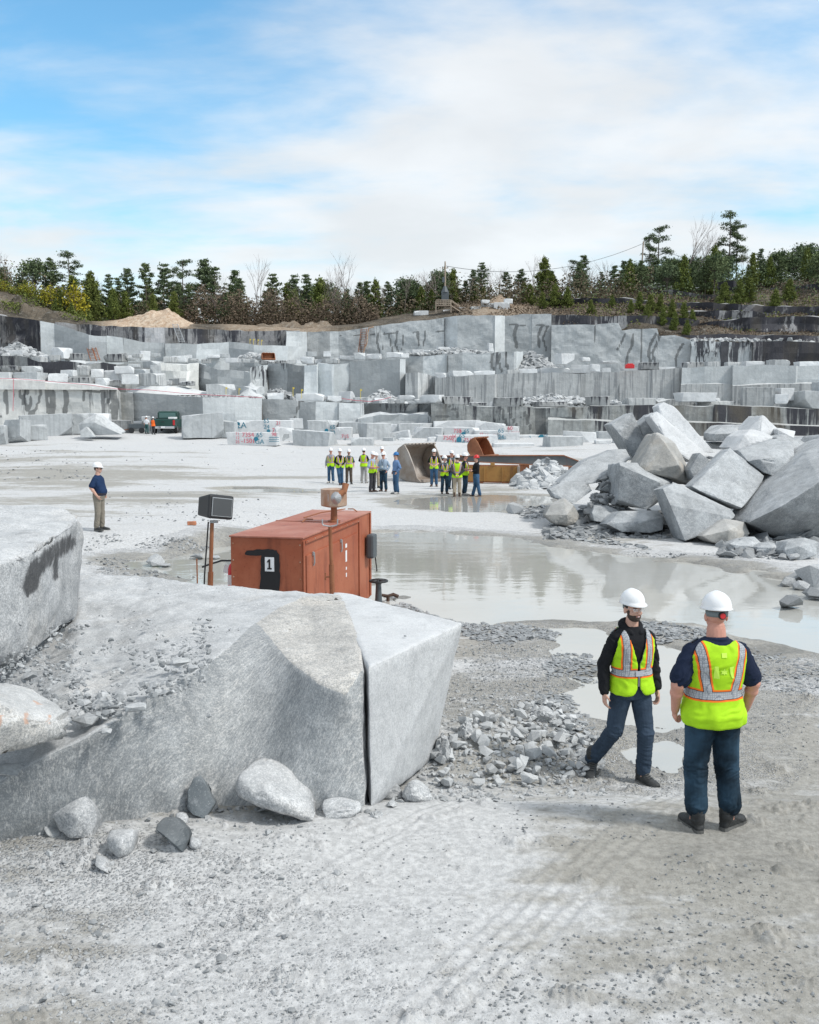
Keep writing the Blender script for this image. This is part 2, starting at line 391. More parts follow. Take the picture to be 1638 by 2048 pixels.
def mk_rust(name, base, dark, bright, sc=6., metal=.15, rough=.6, streak=True):
    m, nt, b = newmat(name)
    tc = N(nt, 'ShaderNodeTexCoord'); P = tc.outputs['Object']
    n1 = noise_(nt, P, sc * .3, 6, .65); n2 = noise_(nt, P, sc, 6, .7, 0, sc=(1, 1, .18) if streak else None); n3 = noise_(nt, P, sc * 9, 3, .6)
    col = mixc(nt, mapr(nt, n1, .32, .68), base, bright)
    col = mixc(nt, mapr(nt, n2, .52, .72, 0, .6), col, dark); col = mixc(nt, mapr(nt, n3, .58, .7, 0, .35), col, dark)
    L(nt, col, b.inputs['Base Color']); b.inputs['Metallic'].default_value = metal; b.inputs['Roughness'].default_value = rough
    bp = N(nt, 'ShaderNodeBump'); bp.inputs['Strength'].default_value = .3; bp.inputs['Distance'].default_value = .004
    L(nt, n3, bp.inputs['Height']); L(nt, bp.outputs[0], b.inputs['Normal'])
    return m
M_box = mk_rust('faded_orange_paint', (.33, .085, .038), (.15, .04, .022), (.43, .145, .075), 3.)
M_boxtop = mk_rust('faded_orange_paint_top', (.36, .125, .08), (.19, .065, .045), (.48, .24, .18), 3., streak=False)
M_rust = mk_rust('brown_rust', (.22, .075, .032), (.07, .03, .018), (.36, .15, .07), 4.)
M_rustgrey = mk_rust('worn_steel_rust', (.24, .19, .15), (.13, .075, .045), (.38, .35, .32), 3.)
M_yel = mk_rust('worn_yellow_paint', (.30, .14, .035), (.10, .042, .02), (.40, .22, .06), 1.6)
M_beam = mk_rust('dark_steel_beam', (.085, .10, .105), (.16, .055, .03), (.14, .15, .155), 1.2)
M_drum = mk_rust('rusty_cream_drum', (.34, .17, .09), (.17, .05, .022), (.50, .42, .34), 5.)
M_black = plain('black_plastic', (.02, .021, .023), .5)
M_blackp = plain('black_spray_paint', (.012, .012, .014), .7)
M_grey = plain('grey_plastic', (.075, .09, .10), .5)
M_steel = plain('galvanised_steel', (.42, .43, .44), .4, .7)
M_white = plain('white_paint', (.78, .79, .80), .45)
M_red = plain('red_paint', (.55, .02, .025), .35)
M_redmark = plain('red_marking_paint', (.55, .07, .12), .7)
M_teal = plain('teal_marking_paint', (.02, .17, .25), .7)
M_orangemark = plain('orange_marking_paint', (.62, .30, .2), .8)
M_glass = plain('dark_glass', (.05, .055, .06), .1, 0, .7)
M_wood = plain('weathered_wood', (.33, .27, .21), .8, bump=.3, bscale=20, var=.2)
M_bark = plain('bark', (.10, .085, .07), .9, bump=.6, bscale=15, var=.3)
M_barkgrey = plain('grey_bare_wood', (.24, .20, .18), .9, var=.25)
def mk_leaf(name, a, b_, c):
    m, nt, b = newmat(name)
    oi = N(nt, 'ShaderNodeObjectInfo'); at_ = N(nt, 'ShaderNodeAttribute', attribute_name='tone').outputs['Fac']
    col = mixc(nt, at_, a, b_); col = mixc(nt, math_(nt, 'MULTIPLY', oi.outputs['Random'], .6), col, c)
    L(nt, col, b.inputs['Base Color']); b.inputs['Roughness'].default_value = .8; b.inputs['Specular IOR Level'].default_value = .1
    return m
M_pine = mk_leaf('pine_needles', (.06, .09, .045), (.19, .23, .11), (.12, .165, .10))
M_pineg = mk_leaf('young_pine_needles', (.07, .10, .03), (.19, .23, .06), (.15, .17, .05))
M_yelleaf = mk_leaf('yellow_green_leaves', (.20, .18, .02), (.48, .40, .04), (.20, .24, .04))
M_brush = mk_leaf('dry_brush', (.09, .072, .055), (.25, .19, .14), (.09, .09, .05))
M_redleaf = mk_leaf('dry_red_leaves', (.10, .045, .035), (.20, .09, .07), (.12, .08, .07))
# ------------------------------------------------------------------ ground, ponds
WZ = -0.35
PONDS_PX = {
 'pond': [(700, 1066), (752, 1063), (880, 1066), (1030, 1078), (1110, 1092), (1240, 1114), (1400, 1124), (1560, 1150), (1760, 1190), (1900, 1240), (1760, 1330),
        (1600, 1312), (1500, 1285), (1420, 1256), (1300, 1243), (1190, 1252), (1080, 1245), (930, 1243), (860, 1228), (790, 1205), (740, 1180), (690, 1100)],
 'pond_a': [(1110, 1262), (1190, 1256), (1230, 1275), (1330, 1290), (1400, 1300), (1560, 1292), (1640, 1312), (1500, 1330), (1420, 1400), (1330, 1470), (1200, 1450),
        (1135, 1400), (1110, 1370), (1160, 1335), (1110, 1290)],
 'pond_b': [(785, 1003), (820, 996), (1000, 990), (1110, 993), (1112, 1003), (1030, 1016), (1010, 1028), (900, 1028), (820, 1021)],
 'pond_c': [(240, 1120), (330, 1122), (400, 1100), (480, 1085), (480, 1165), (380, 1170), (300, 1148)],
 'pond_d': [(1240, 1500), (1330, 1490), (1370, 1510), (1330, 1535), (1260, 1530)],
 'pond_e': [(440, 1092), (470, 1080), (470, 1100)],
 'pond_f': [(420, 978), (520, 974), (640, 980), (600, 990), (480, 992)],
}
PONDS = {k: np.array([[at_z(px, py, WZ).x, at_z(px, py, WZ).y] for px, py in v]) for k, v in PONDS_PX.items()}
def sdf(poly, x, y):
    x = np.asarray(x, float); y = np.asarray(y, float)
    d = np.full(x.shape, 1e18); s = np.ones(x.shape)
    n = len(poly)
    for i in range(n):
        ax, ay = poly[i]; bx, by = poly[i - 1]
        ex, ey = bx - ax, by - ay; wx, wy = x - ax, y - ay
        t = np.clip((wx * ex + wy * ey) / (ex * ex + ey * ey), 0, 1)
        dx, dy = wx - ex * t, wy - ey * t
        d = np.minimum(d, dx * dx + dy * dy)
        c1 = y >= ay; c2 = y < by; c3 = ex * wy > ey * wx
        flip = (c1 & c2 & c3) | (~c1 & ~c2 & ~c3)
        s = np.where(flip, -s, s)
    return s * np.sqrt(d)
def pond_sd(x, y):
    x = np.asarray(x, float); y = np.asarray(y, float)
    r = np.full(x.shape, 99.)
    for k, p in PONDS.items():
        m = (x > p[:, 0].min() - 3) & (x < p[:, 0].max() + 3) & (y > p[:, 1].min() - 3) & (y < p[:, 1].max() + 3)
        if not np.any(m): continue
        q = sdf(p, x[m], y[m]); rm = r[m]; r[m] = np.minimum(rm, q)
    return r
HEAP_C = at_z(985, 1490, -.2)
def gh(x, y, detail=True):
    x = np.atleast_1d(np.asarray(x, float)); y = np.atleast_1d(np.asarray(y, float))
    z = -0.29 * sstep(7.3, 8.9, y) - .05 * sstep(40, 46, y) + .56 * np.clip((y - 50) / 30, 0, 1) + .12 * np.clip((y - 80) / 8, 0, 1) + .70 * np.clip((y - 88) / 10, 0, 1) + .2 * np.clip((y - 98) / 10, 0, 1)
    z = z + .33 * sstep(2.5, 6.5, -x) * sstep(24, 26.3, y) * (1 - sstep(34, 46, y))
    # berm of spoil against the big block, the stone heap, a bank on the near left
    z = z + .20 * np.exp(-(((x - HEAP_C.x + .25) / .75) ** 2 + ((y - HEAP_C.y) / .85) ** 2))
    z = z + .10 * np.exp(-(((x + 3.2) / 2.0) ** 2 + ((y - 6.9) / .7) ** 2))
    z = z + fbm(x * .12, y * .12, o=3, s=11) * .06 * (1 + 1.5 * sstep(45, 70, y))
    nf = fbm(x * .9, y * 1.5, o=4, s=5)
    z = z + nf * .018
    if detail:
        z = z + fbm(x * 5, y * 8, o=3, s=23) * .004 * (y < 40)
        clod = np.clip(fbm(x * 3.4 + .6 * y, y * 4.6, o=5, s=31, g=.6) - .62, 0, 1)
        z = z + clod * .09 * (y < 30) * sstep(0, .5, 9 - y + 3)
        # tyre track running away to the right of the middle
        for off in (-.30, -.17, -.04, .09, .22, -1.9, -1.77, -1.64):
            tx = x - (.25 + (y - 5) * .66 + off)
            z = z - .012 * np.exp(-(tx / .045) ** 2) * (y < 8.4) * (y > 3) * (.5 + .5 * sstep(-.3, .2, vnoise(x * 1.3, y * 1.3, s=9)))
            z = z + .003 * np.exp(-((tx - .06) / .03) ** 2) * (y < 8.4)
    sd = pond_sd(x, y)
    near = y < 15
    sdn = sd + fbm(x * 1.1, y * 1.3, o=4, s=77) * np.where(near, .35, .55)
    z = np.where((y < 44) & (y > 8.6) & (sdn > 0), np.maximum(z, WZ + .018 + .012 * nf), z)
    t = sstep(-1.0, .5, sdn)
    z = np.where(y < 46, (WZ - .12) * (1 - t) + z * t, z)
    return z
def gz(x, y): return float(gh(x, y, False)[0])
def atg(px, py, n=12):          # where the pixel's ray meets the ground
    z = -.3
    for _ in range(n):
        p = at_z(px, py, z); z2 = gz(p.x, p.y); z = z + (z2 - z) * .6
    return at_z(px, py, z)
WET_VIGNETTE_PTS = [(200, 1800, .34), (60, 1950, .5), (60, 1700, .5), (300, 1730, .3), (500, 1900, .2), (800, 1700, -.15), (950, 1650, -.2), (700, 1850, .0), (900, 1950, .2), (1150, 1620, .1), (1100, 1800, .34), (1250, 1950, .42),  # the near-left damp values paint corner vignetting into the ground colour
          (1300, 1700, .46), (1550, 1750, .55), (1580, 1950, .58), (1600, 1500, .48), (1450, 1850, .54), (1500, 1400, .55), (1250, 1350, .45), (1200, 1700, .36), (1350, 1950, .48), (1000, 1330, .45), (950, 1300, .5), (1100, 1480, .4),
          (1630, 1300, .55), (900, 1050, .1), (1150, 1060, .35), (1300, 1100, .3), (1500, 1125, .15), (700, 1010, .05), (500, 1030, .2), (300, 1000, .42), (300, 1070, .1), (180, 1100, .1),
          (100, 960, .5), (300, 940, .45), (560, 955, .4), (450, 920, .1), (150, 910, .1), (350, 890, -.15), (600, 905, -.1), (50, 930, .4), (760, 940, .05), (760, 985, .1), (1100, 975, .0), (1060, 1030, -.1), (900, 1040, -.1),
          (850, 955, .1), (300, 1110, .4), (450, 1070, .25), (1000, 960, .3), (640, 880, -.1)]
def build_ground():
    ang = np.concatenate([np.linspace(-180, -34, 26), np.linspace(-33, -26, 24), np.linspace(-25.9, 25.9, 540), np.linspace(26, 33, 24), np.linspace(34, 176, 25)])
    rad = [.05, 1., 2., 3.]; r = 3.6
    while r < 110: rad.append(r); r *= 1.0036 if r < 9 else 1.0058 if r < 60 else 1.012
    while r < 4000: rad.append(r); r *= 1.25
    rad = np.array(rad)
    A, Rr = np.meshgrid(np.radians(ang), rad); x = (np.sin(A) * Rr).ravel(); y = (np.cos(A) * Rr).ravel()
    z = gh(x, y)
    na, nr = len(ang), len(rad)
    i = np.arange(nr - 1)[:, None] * na + np.arange(na)[None, :]
    j = np.arange(nr - 1)[:, None] * na + (np.arange(na)[None, :] + 1) % na
    Fc = np.stack([i, j, j + na, i + na], -1).reshape(-1, 4)[:, ::-1]
    me = np_mesh('ground', np.stack([x, y, z], 1), Fc)
    # dampness (plus painted corner vignetting) and stoniness, interpolated from places on the ground
    P = [(*atg(px, py)[:2], v) for px, py, v in WET_VIGNETTE_PTS]
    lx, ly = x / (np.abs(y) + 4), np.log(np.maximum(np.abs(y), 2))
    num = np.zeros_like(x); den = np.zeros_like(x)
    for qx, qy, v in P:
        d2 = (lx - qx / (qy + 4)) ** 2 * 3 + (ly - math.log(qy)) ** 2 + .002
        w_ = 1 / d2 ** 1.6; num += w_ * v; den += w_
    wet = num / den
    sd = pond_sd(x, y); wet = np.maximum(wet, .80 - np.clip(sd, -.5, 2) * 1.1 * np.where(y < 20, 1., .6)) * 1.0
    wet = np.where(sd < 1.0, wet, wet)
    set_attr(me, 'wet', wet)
    g = .25 + .2 * fbm(x * .4, y * .4, o=2, s=3)
    g = g + .45 * np.exp(-(((x + 2.6) / 1.9) ** 2 + ((y - 6.6) / 1.1) ** 2)) + .35 * ((sd > 0) & (sd < 1.2)) * (y < 30) + .4 * np.exp(-(((x - 1.2) / 1.3) ** 2 + ((y - 11.5) / 2.) ** 2))
    g = g - .35 * np.exp(-(((x - .4) / 1.0) ** 2 + ((y - 7.1) / .8) ** 2)) - .15 * (x > 1.5) * (y < 8)
    set_attr(me, 'gravel', g)
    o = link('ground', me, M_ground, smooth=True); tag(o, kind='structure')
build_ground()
def build_water():
    s_ = .25; gx, gy = np.meshgrid(np.arange(-16, 24, s_), np.arange(7.5, 46, s_)); sd = pond_sd(gx.ravel() + s_ / 2, gy.ravel() + s_ / 2)
    ny, nx = gx.shape; idx = np.arange(nx * ny).reshape(ny, nx)
    q = np.stack([idx[:-1, :-1], idx[:-1, 1:], idx[1:, 1:], idx[1:, :-1]], -1)
    q = q[sd.reshape(ny, nx)[:-1, :-1] < 1.1].reshape(-1, 4)
    used, inv = np.unique(q, return_inverse=True)
    V = np.stack([gx.ravel()[used], gy.ravel()[used], np.full(len(used), WZ)], 1)
    o = link('water', np_mesh('water', V, inv.reshape(-1, 4)), M_water, smooth=True); tag(o, kind='structure')
build_water()

# ------------------------------------------------------------------ stones
def stone_proto(seed, n=11, flat=.7, elong=1.0):
    rng = random.Random(seed); bm = bmesh.new()
    for _ in range(n):
        v = Vector((rng.gauss(0, 1), rng.gauss(0, 1), rng.gauss(0, 1))).normalized() * rng.uniform(.75, 1.1)
        bm.verts.new((v.x * elong * .5, v.y * .5, v.z * .5 * flat))
    r = bmesh.ops.convex_hull(bm, input=bm.verts[:])
    bmesh.ops.delete(bm, geom=list({g for g in r['geom_interior'] + r['geom_unused'] if isinstance(g, bmesh.types.BMVert)}), context='VERTS')
    bmesh.ops.triangulate(bm, faces=bm.faces[:]); bm.verts.index_update()
    V = np.array([v.co[:] for v in bm.verts]); Fc = np.array([[v.index for v in f.verts] for f in bm.faces]); bm.free()
    return V, Fc
SP = [stone_proto(100 + i, 10 + i % 4, .55 + .05 * (i % 6), 1 + .1 * (i % 4)) for i in range(12)]
SPF = [stone_proto(200 + i, 10, .22 + .03 * (i % 4), 1.15) for i in range(8)]
def scatter(name, x, y, z, size, protos, tone, rng, tilt=.5):
    n = len(x); Vs, Fs, Ts = [], [], []; off = 0
    pi = rng.integers(0, len(protos), n)
    for k, (V, Fc) in enumerate(protos):
        m = np.where(pi == k)[0]
        if len(m) == 0: continue
        a = rng.uniform(0, 2 * np.pi, len(m)); b = rng.normal(0, tilt, len(m)); ca, sa, cb, sb = np.cos(a), np.sin(a), np.cos(b), np.sin(b)
        X = V[None, :, 0] * cb[:, None] + V[None, :, 2] * sb[:, None]; Z = -V[None, :, 0] * sb[:, None] + V[None, :, 2] * cb[:, None]; Y = np.repeat(V[None, :, 1], len(m), 0)
        X2 = X * ca[:, None] - Y * sa[:, None]; Y2 = X * sa[:, None] + Y * ca[:, None]
        s_ = size[m][:, None]
        W = np.stack([X2 * s_ + x[m][:, None], Y2 * s_ + y[m][:, None], Z * s_ + z[m][:, None]], -1).reshape(-1, 3)
        Fm = (Fc[None] + (np.arange(len(m)) * len(V))[:, None, None] + off).reshape(-1, 3)
        Vs.append(W); Fs.append(Fm); Ts.append(np.repeat(tone[m], len(V))); off += len(W)
    me = np_mesh(name, np.concatenate(Vs), np.concatenate(Fs)); set_attr(me, 'tone', np.concatenate(Ts))
    return me
rng = np.random.default_rng(7)
def px_scatter(n, x0, x1, y0, y1, mask=None):
    """random spots on the ground seen between these pixel bounds"""
    r_ = rng.random((n, 2)); px = x0 + (x1 - x0) * r_[:, 0]; py = y0 + (y1 - y0) * r_[:, 1]
    a = (px - 819) / F; b = -(py - 1024) / F; ry = CT + b * ST; rz = -ST + b * CT
    z = np.full(n, -.2)
    for _ in range(5):
        k = (z - CH) / rz; z = z + (gh(a * k, ry * k, False) - z) * .6
    k = (z - CH) / rz
    return a * k, ry * k
def gravel(name, specs):
    X, Y, Sz, T = [], [], [], []
    for n, x0, x1, y0, y1, smin, smax, thr, tl, th in specs:
        x, y = px_scatter(n, x0, x1, y0, y1)
        pxx = 819 + F * x / y; pyy = 828 + 3.4 * F / y; fx = .16 * (x1 - x0); fy = .16 * (y1 - y0)
        ed = np.minimum(np.minimum((pxx - x0) / fx if x0 > 0 else 9, (x1 - pxx) / fx), np.minimum((pyy - y0) / fy, (y1 - pyy) / fy if y1 < 2000 else 9)) - .5
        m = fbm(x * .8, y * .8, o=3, s=int(x0) + 5) + .9 * np.minimum(0, ed - .8 * rng.random(len(x))) > thr; x, y = x[m], y[m]
        u = rng.random(len(x)); Sz.append(smin + (smax - smin) * u ** 4); X.append(x); Y.append(y); T.append(rng.uniform(tl, th, len(x)))
    x, y, s_, t = map(np.concatenate, (X, Y, Sz, T))
    return x, y, gh(x, y) + s_ * .08, s_, t
x, y, z, s_, t = gravel('gravel', [
    (9000, -60, 700, 1600, 2048, .004, .028, -.25, .3, .95), (500, -60, 700, 1620, 2048, .02, .07, -.1, .1, .9), (3200, -40, 780, 1622, 1700, .01, .12, -.6, .25, .85), (700, 700, 1000, 1590, 1640, .01, .09, -.5, .4, .9), (1500, 500, 1100, 1600, 2048, .006, .03, .15, .1, .7), (6500, 900, 1700, 1500, 2048, .004, .032, -.35, .0, .35),
    (2400, 1180, 1700, 1330, 1600, .01, .045, -.3, .0, .4), (3600, 900, 1150, 1270, 1420, .008, .05, -.5, .1, .7), (2600, 160, 470, 1070, 1160, .015, .13, -.15, .1, .8),
    (1200, 160, 640, 960, 1070, .02, .12, .1, .1, .5), (3200, 830, 1230, 1370, 1600, .015, .075, -.7, .5, .95), (900, 1000, 1500, 1095, 1120, .02, .10, -.2, .0, .4), (900, 0, 180, 900, 960, .03, .2, .0, .1, .5), (300, 0, 800, 880, 940, .05, .2, .1, .1, .5)])
o = link('gravel', scatter('gravel', x, y, z, s_, SP, t, rng), M_stone); tag(o, 'loose crushed gravel strewn over the dusty ground', 'gravel', kind='stuff')
# slate-like bar of flat chips along the near pond shore
FL = []
for poly, n, smin, smax in (([(770, 1185), (830, 1208), (880, 1232), (930, 1243), (1100, 1248), (1130, 1262), (1080, 1285), (940, 1282), (925, 1262), (880, 1240), (800, 1212)], 2600, .02, .16),
                            ([(1230, 1250), (1300, 1246), (1380, 1256), (1440, 1268), (1420, 1285), (1330, 1282), (1250, 1270)], 800, .02, .15),
                            ([(1120, 1300), (1180, 1300), (1200, 1330), (1180, 1360), (1100, 1350), (1080, 1320)], 500, .02, .14),
                            ([(1060, 1380), (1130, 1380), (1180, 1430), (1210, 1500), (1190, 1550), (1120, 1500)], 700, .02, .15),
                            ([(1480, 1290), (1638, 1330), (1638, 1400), (1500, 1370)], 500, .02, .1),
                            ([(1110, 1040), (1040, 1040), (1030, 1015), (1120, 1008), (1160, 1060), (1320, 1105), (1100, 1075)], 900, .04, .3)):
    P = np.array([[*at_z(a, b, -.3)[:2]] for a, b in poly]); lo, hi = P.min(0), P.max(0)
    xx = rng.uniform(lo[0], hi[0], n * 3); yy = rng.uniform(lo[1], hi[1], n * 3); m = sdf(P, xx, yy) + .15 * vnoise(xx * 4, yy * 4) < 0
    xx, yy = xx[m][:n], yy[m][:n]; FL.append((xx, yy, smin + (smax - smin) * rng.random(len(xx)) ** 2.5))
x, y, s_ = (np.concatenate(q) for q in zip(*FL))
o = link('stone_chips', scatter('chips', x, y, np.maximum(gh(x, y), WZ) + s_ * .06, s_, SPF, rng.uniform(0, .45, len(x)), rng, .25), M_stone); tag(o, 'flat grey stone chips banked along the water edge', 'stone chips', kind='stuff')

def stone_obj(name, seed, loc, size, label, cat='stone', group=None, flat=.7, mat=None, elong=1.1, rz=0., sub=1, n=12, tone=.6):
    V, Fc = stone_proto(seed, n, flat, elong)
    me = np_mesh(name, V * size, Fc)
    set_attr(me, 'tone', [tone if (mat is None) else 0.] * len(V))
    o = link(name, me, mat or M_stone, loc=loc); o.rotation_euler = (0, 0, rz); tag(o, label, cat, group)
    return o
# the heap of broken stones beside the pale block: every stone its own object
HP = np.array([[*at_z(a, b, -.2)[:2]] for a, b in [(868, 1520), (848, 1565), (905, 1585), (1000, 1580), (1120, 1562), (1185, 1540), (1190, 1480), (1150, 1420), (1100, 1385), (1040, 1395), (960, 1440), (905, 1485)]])
protos_me = []
rr0 = random.Random(8)
for i in range(10):
    V, Fc = stone_proto(300 + i, 10 + i, .8, 1.15); V = V * (1, rr0.uniform(.7, 1.1), rr0.uniform(.6, 1.1)); me = np_mesh('stone', V, Fc)
    set_attr(me, 'tone', [.78 + .04 * (i % 6)] * len(V)); me.materials.append(M_stone); protos_me.append(me)
rr = random.Random(5); cnt = 0; placed = []
lo, hi = HP.min(0), HP.max(0)
while cnt < 270:
    px_, py_ = rr.uniform(lo[0], hi[0]), rr.uniform(lo[1], hi[1])
    if sdf(HP, [px_], [py_])[0] > -.02: continue
    dc = math.hypot((px_ - HEAP_C.x + .2) / 1.2, (py_ - HEAP_C.y))
    sz = (.06 + .20 * rr.random() ** 2.0) * (1 - .25 * min(1, dc))
    if any((px_ - a) ** 2 + (py_ - b) ** 2 < (.27 * (sz + c)) ** 2 for a, b, c in placed) and cnt < 240: 
        if rr.random() < .93: continue
    placed.append((px_, py_, sz))
    o = bpy.data.objects.new('broken_stone', protos_me[cnt % 10]); COL.objects.link(o)
    o.location = (px_, py_, gz(px_, py_) + sz * rr.uniform(.2, .55)); o.scale = (sz, sz, sz)
    o.rotation_euler = (rr.uniform(-.6, .6), rr.uniform(-.6, .6), rr.uniform(0, 6.28))
    tag(o, 'pale broken granite stone in the heap beside the smooth pale block', 'stone', 'broken stones heaped beside the pale block'); cnt += 1
# ------------------------------------------------------------------ quarry benches
def wall(label, segs, zb, mat, back=14., seed=0, disp=.10, step=.9, cat='rock wall', lip=0., name='quarry_wall', strokes=None):
    if strokes: step = .28
    """segs: (px, top_py, depth, tone, stain[, lean]) from left to right; zb: height of the foot. The cut faces step in and out."""
    pts = []
    n = len(segs) - 1
    V, T, St, Dn, Fc = [], [], [], [], []
    def addgrid(P0, P1, z0b, tone, stain, lean=0.):
        """a vertical cut face from P0 to P1 (x, y, ztop)"""
        ln = math.hypot(P1[0] - P0[0], P1[1] - P0[1]); nu = max(1, int(round(ln / step)))
        h = max(P0[2], P1[2]) - z0b; nv = max(2, int(round(h / step)))
        base = len(V)
        for j in range(nv + 1):
            t = j / nv
            for i in range(nu + 1):
                s = i / nu; zt = P0[2] + (P1[2] - P0[2]) * s; z = z0b + (zt - z0b) * t
                V.append((P0[0] + (P1[0] - P0[0]) * s, P0[1] + (P1[1] - P0[1]) * s + lean * t, z)); T.append(tone); St.append(stain); Dn.append(1 - t)
        for j in range(nv):
            for i in range(nu):
                a = base + j * (nu + 1) + i; Fc.append((a, a + 1, a + nu + 2, a + nu + 1))
        return [base + nv * (nu + 1) + i for i in range(nu + 1)]
    tops = []
    for k in range(n):
        px0, ty0, d0, tone, stain = segs[k][:5]; px1, ty1, d1 = segs[k + 1][:3]
        ty1e = segs[k][5] if len(segs[k]) > 5 and segs[k][5] is not None else ty1      # the top may drop at the joint
        de = d0 if abs(d1 - d0) > 0 and len(segs[k]) > 6 else d1
        z0, z1 = Zat(ty0, d0), Zat(ty1e, de)
        P0 = (Xat(px0, d0, z0), d0, z0); P1 = (Xat(px1, de, z1), de, z1)
        tops.append((addgrid(P0, P1, zb, tone, stain), P0, P1))
        zn = Zat(ty1, d1); Pn = (Xat(px1, d1, zn), d1, zn)
        if k < n - 1 and (abs(Pn[1] - P1[1]) > .01 or abs(Pn[2] - P1[2]) > .01):
            tops.append((addgrid(P1, Pn, zb, segs[k + 1][3] + .12, segs[k + 1][4] * .4), P1, Pn))  # return faces get a paler tone: side light painted into the rock colour
    co = np.array(V, float); 
    g = fbm(co[:, 0] * .35, co[:, 1] * .35, co[:, 2] * .35, o=4, s=seed) * disp
    co[:, 1] += g * 2.2; co[:, 0] += g * .3
    topz = (np.array(Dn) == 0); co[topz, 2] += (vnoise(co[topz, 0] * .6, co[topz, 1] * .6, s=seed + 9) * min(disp, .14) * 1.1)
    V = [tuple(c) for c in co]
    # bench floor behind the lip
    for idx, P0, P1 in tops:
        prev = idx
        for b_ in (back * .12, back * .5, back):
            cur = []
            for i in prev_idx(idx):
                x, y, z = V[i]; V.append((x * (1 + b_ / max(y, 1)), y + b_, z + .25 * b_ / back + disp * float(vnoise([x * .5], [y * .5 + b_], s=seed)[0]))); T.append(.0); St.append(0); Dn.append(1.); cur.append(len(V) - 1)
            for i in range(len(cur) - 1): Fc.append((prev[i], prev[i + 1], cur[i + 1], cur[i]))
            prev = cur
    me = np_mesh(name, V, Fc)
    T = np.array(T) * 1.45; cx = np.array(V)  # panel tones mix real rock variation with painted sunlit and shaded contrast
    set_attr(me, 'tone', T); set_attr(me, 'stain', St); set_attr(me, 'down', Dn)
    if strokes:
        ppx = 819 + F * cx[:, 0] / (cx[:, 1] * CT - (cx[:, 2] - CH) * ST); ppy = 1024 - F * ((cx[:, 1] * ST + (cx[:, 2] - CH) * CT) / (cx[:, 1] * CT - (cx[:, 2] - CH) * ST))
        k_ = np.zeros(len(cx))
        for pl, w_ in strokes:
            for (ax, ay), (bx, by) in zip(pl, pl[1:]):
                ex, ey = bx - ax, by - ay; t = np.clip(((ppx - ax) * ex + (ppy - ay) * ey) / (ex * ex + ey * ey), 0, 1)
                d_ = np.hypot(ppx - ax - ex * t, ppy - ay - ey * t); k_ = np.maximum(k_, 1 - sstep(w_ * .5, w_ * 1.15, d_))
        set_attr(me, 'streak', k_)
    o = link(name, me, mat); tag(o, label, cat)
    return o
def prev_idx(l): return list(l)

# bench one, left half
wall('pale lowest bench wall on the left with heart-shaped dark water stains', [
    (-260, 745, 104, .10, .35), (0, 759, 104, .12, .42), (92, 765, 104.6, .05, .35), (178, 772, 105, .14, .30), (236, 778, 105.5, -.12, .35, None, 1), (241, 784, 106.5, -.2, .2), (266, 786, 106.2, -.12, .05)], 0, MG_wallw, 22, 1, strokes=[
    ([(10, 782), (11, 800), (15, 824)], 4), ([(38, 780), (44, 800), (58, 828)], 3), ([(50, 776), (47, 795), (57, 815), (66, 828)], 3), ([(54, 779), (61, 800), (68, 826)], 2.6), ([(83, 779), (77, 805), (68, 826)], 3.2), ([(92, 779), (94, 826)], 3),
    ([(101, 780), (106, 800), (104, 826)], 8), ([(130, 782), (133, 800), (130, 824)], 6), ([(166, 785), (168, 800)], 2), ([(208, 785), (214, 800), (224, 816)], 3), ([(160, 782), (200, 784)], 2), ([(226, 784), (231, 812), (226, 845)], 9), ([(0, 834), (150, 838)], 2.5)])
wall('pale lip slab lying along the top of the lowest left bench wall', [
    (-260, 737, 103.6, .12, .0), (0, 757, 103.6, .14, .0), (90, 763, 103.7, .10, .0), (91, 765, 104.2, .12, 0), (190, 771, 104.5, .08, .0), (236, 779, 105, .05, 0)], Zat(779, 103.8), MG_wallw, 3, 2, disp=.05, cat='rock ledge', name='rock_ledge')
wall('blue-grey smooth curved face of the lowest bench behind the pickup truck', [
    (266, 785, 107, -.14, .12), (330, 789, 106.0, -.16, .08), (396, 795, 104.6, -.12, .0), (405, 796, 104.4, .16, .0), (470, 797, 105.2, .18, .0), (524, 798, 106.5, -.1, .0)], 0, MG_wall, 22, 3)
wall('row of dark and pale cut faces in the lowest bench behind the painted blocks', [
    (524, 798, 107.5, -.16, .0), (594, 801, 107.8, -.05, .22), (598, 802, 107.9, -.14, .05), (631, 804, 107.2, .18, .0), (674, 806, 107.5, .02, .0, None, 1), (678, 806, 107.2, .20, .05), (720, 808, 107.8, .05, .3), (728, 806, 112, -.1, .2)], 0, MG_wall, 22, 4, strokes=[([(597, 803), (598, 815)], 3), ([(596, 812), (590, 835)], 2)])
wall('jumbled dark ledge set back between the two halves of the lowest bench', [
    (722, 808, 115, -.15, .3), (800, 806, 114, -.25, .45), (862, 806, 113, -.3, .5), (870, 806, 113, -.3, .5)], 0, MG_wall, 16, 5, disp=.35)
wall('low rounded pale ledge in front of the jumbled dark ledge', [
    (716, 838, 106, .02, .1), (760, 829, 105.5, .0, .1), (800, 827, 105.5, .05, .1), (856, 830, 105, .05, .1), (862, 836, 105, .0, .1)], 0, MG_wall, 6, 6, disp=.3, name='rock_ledge', cat='rock ledge')
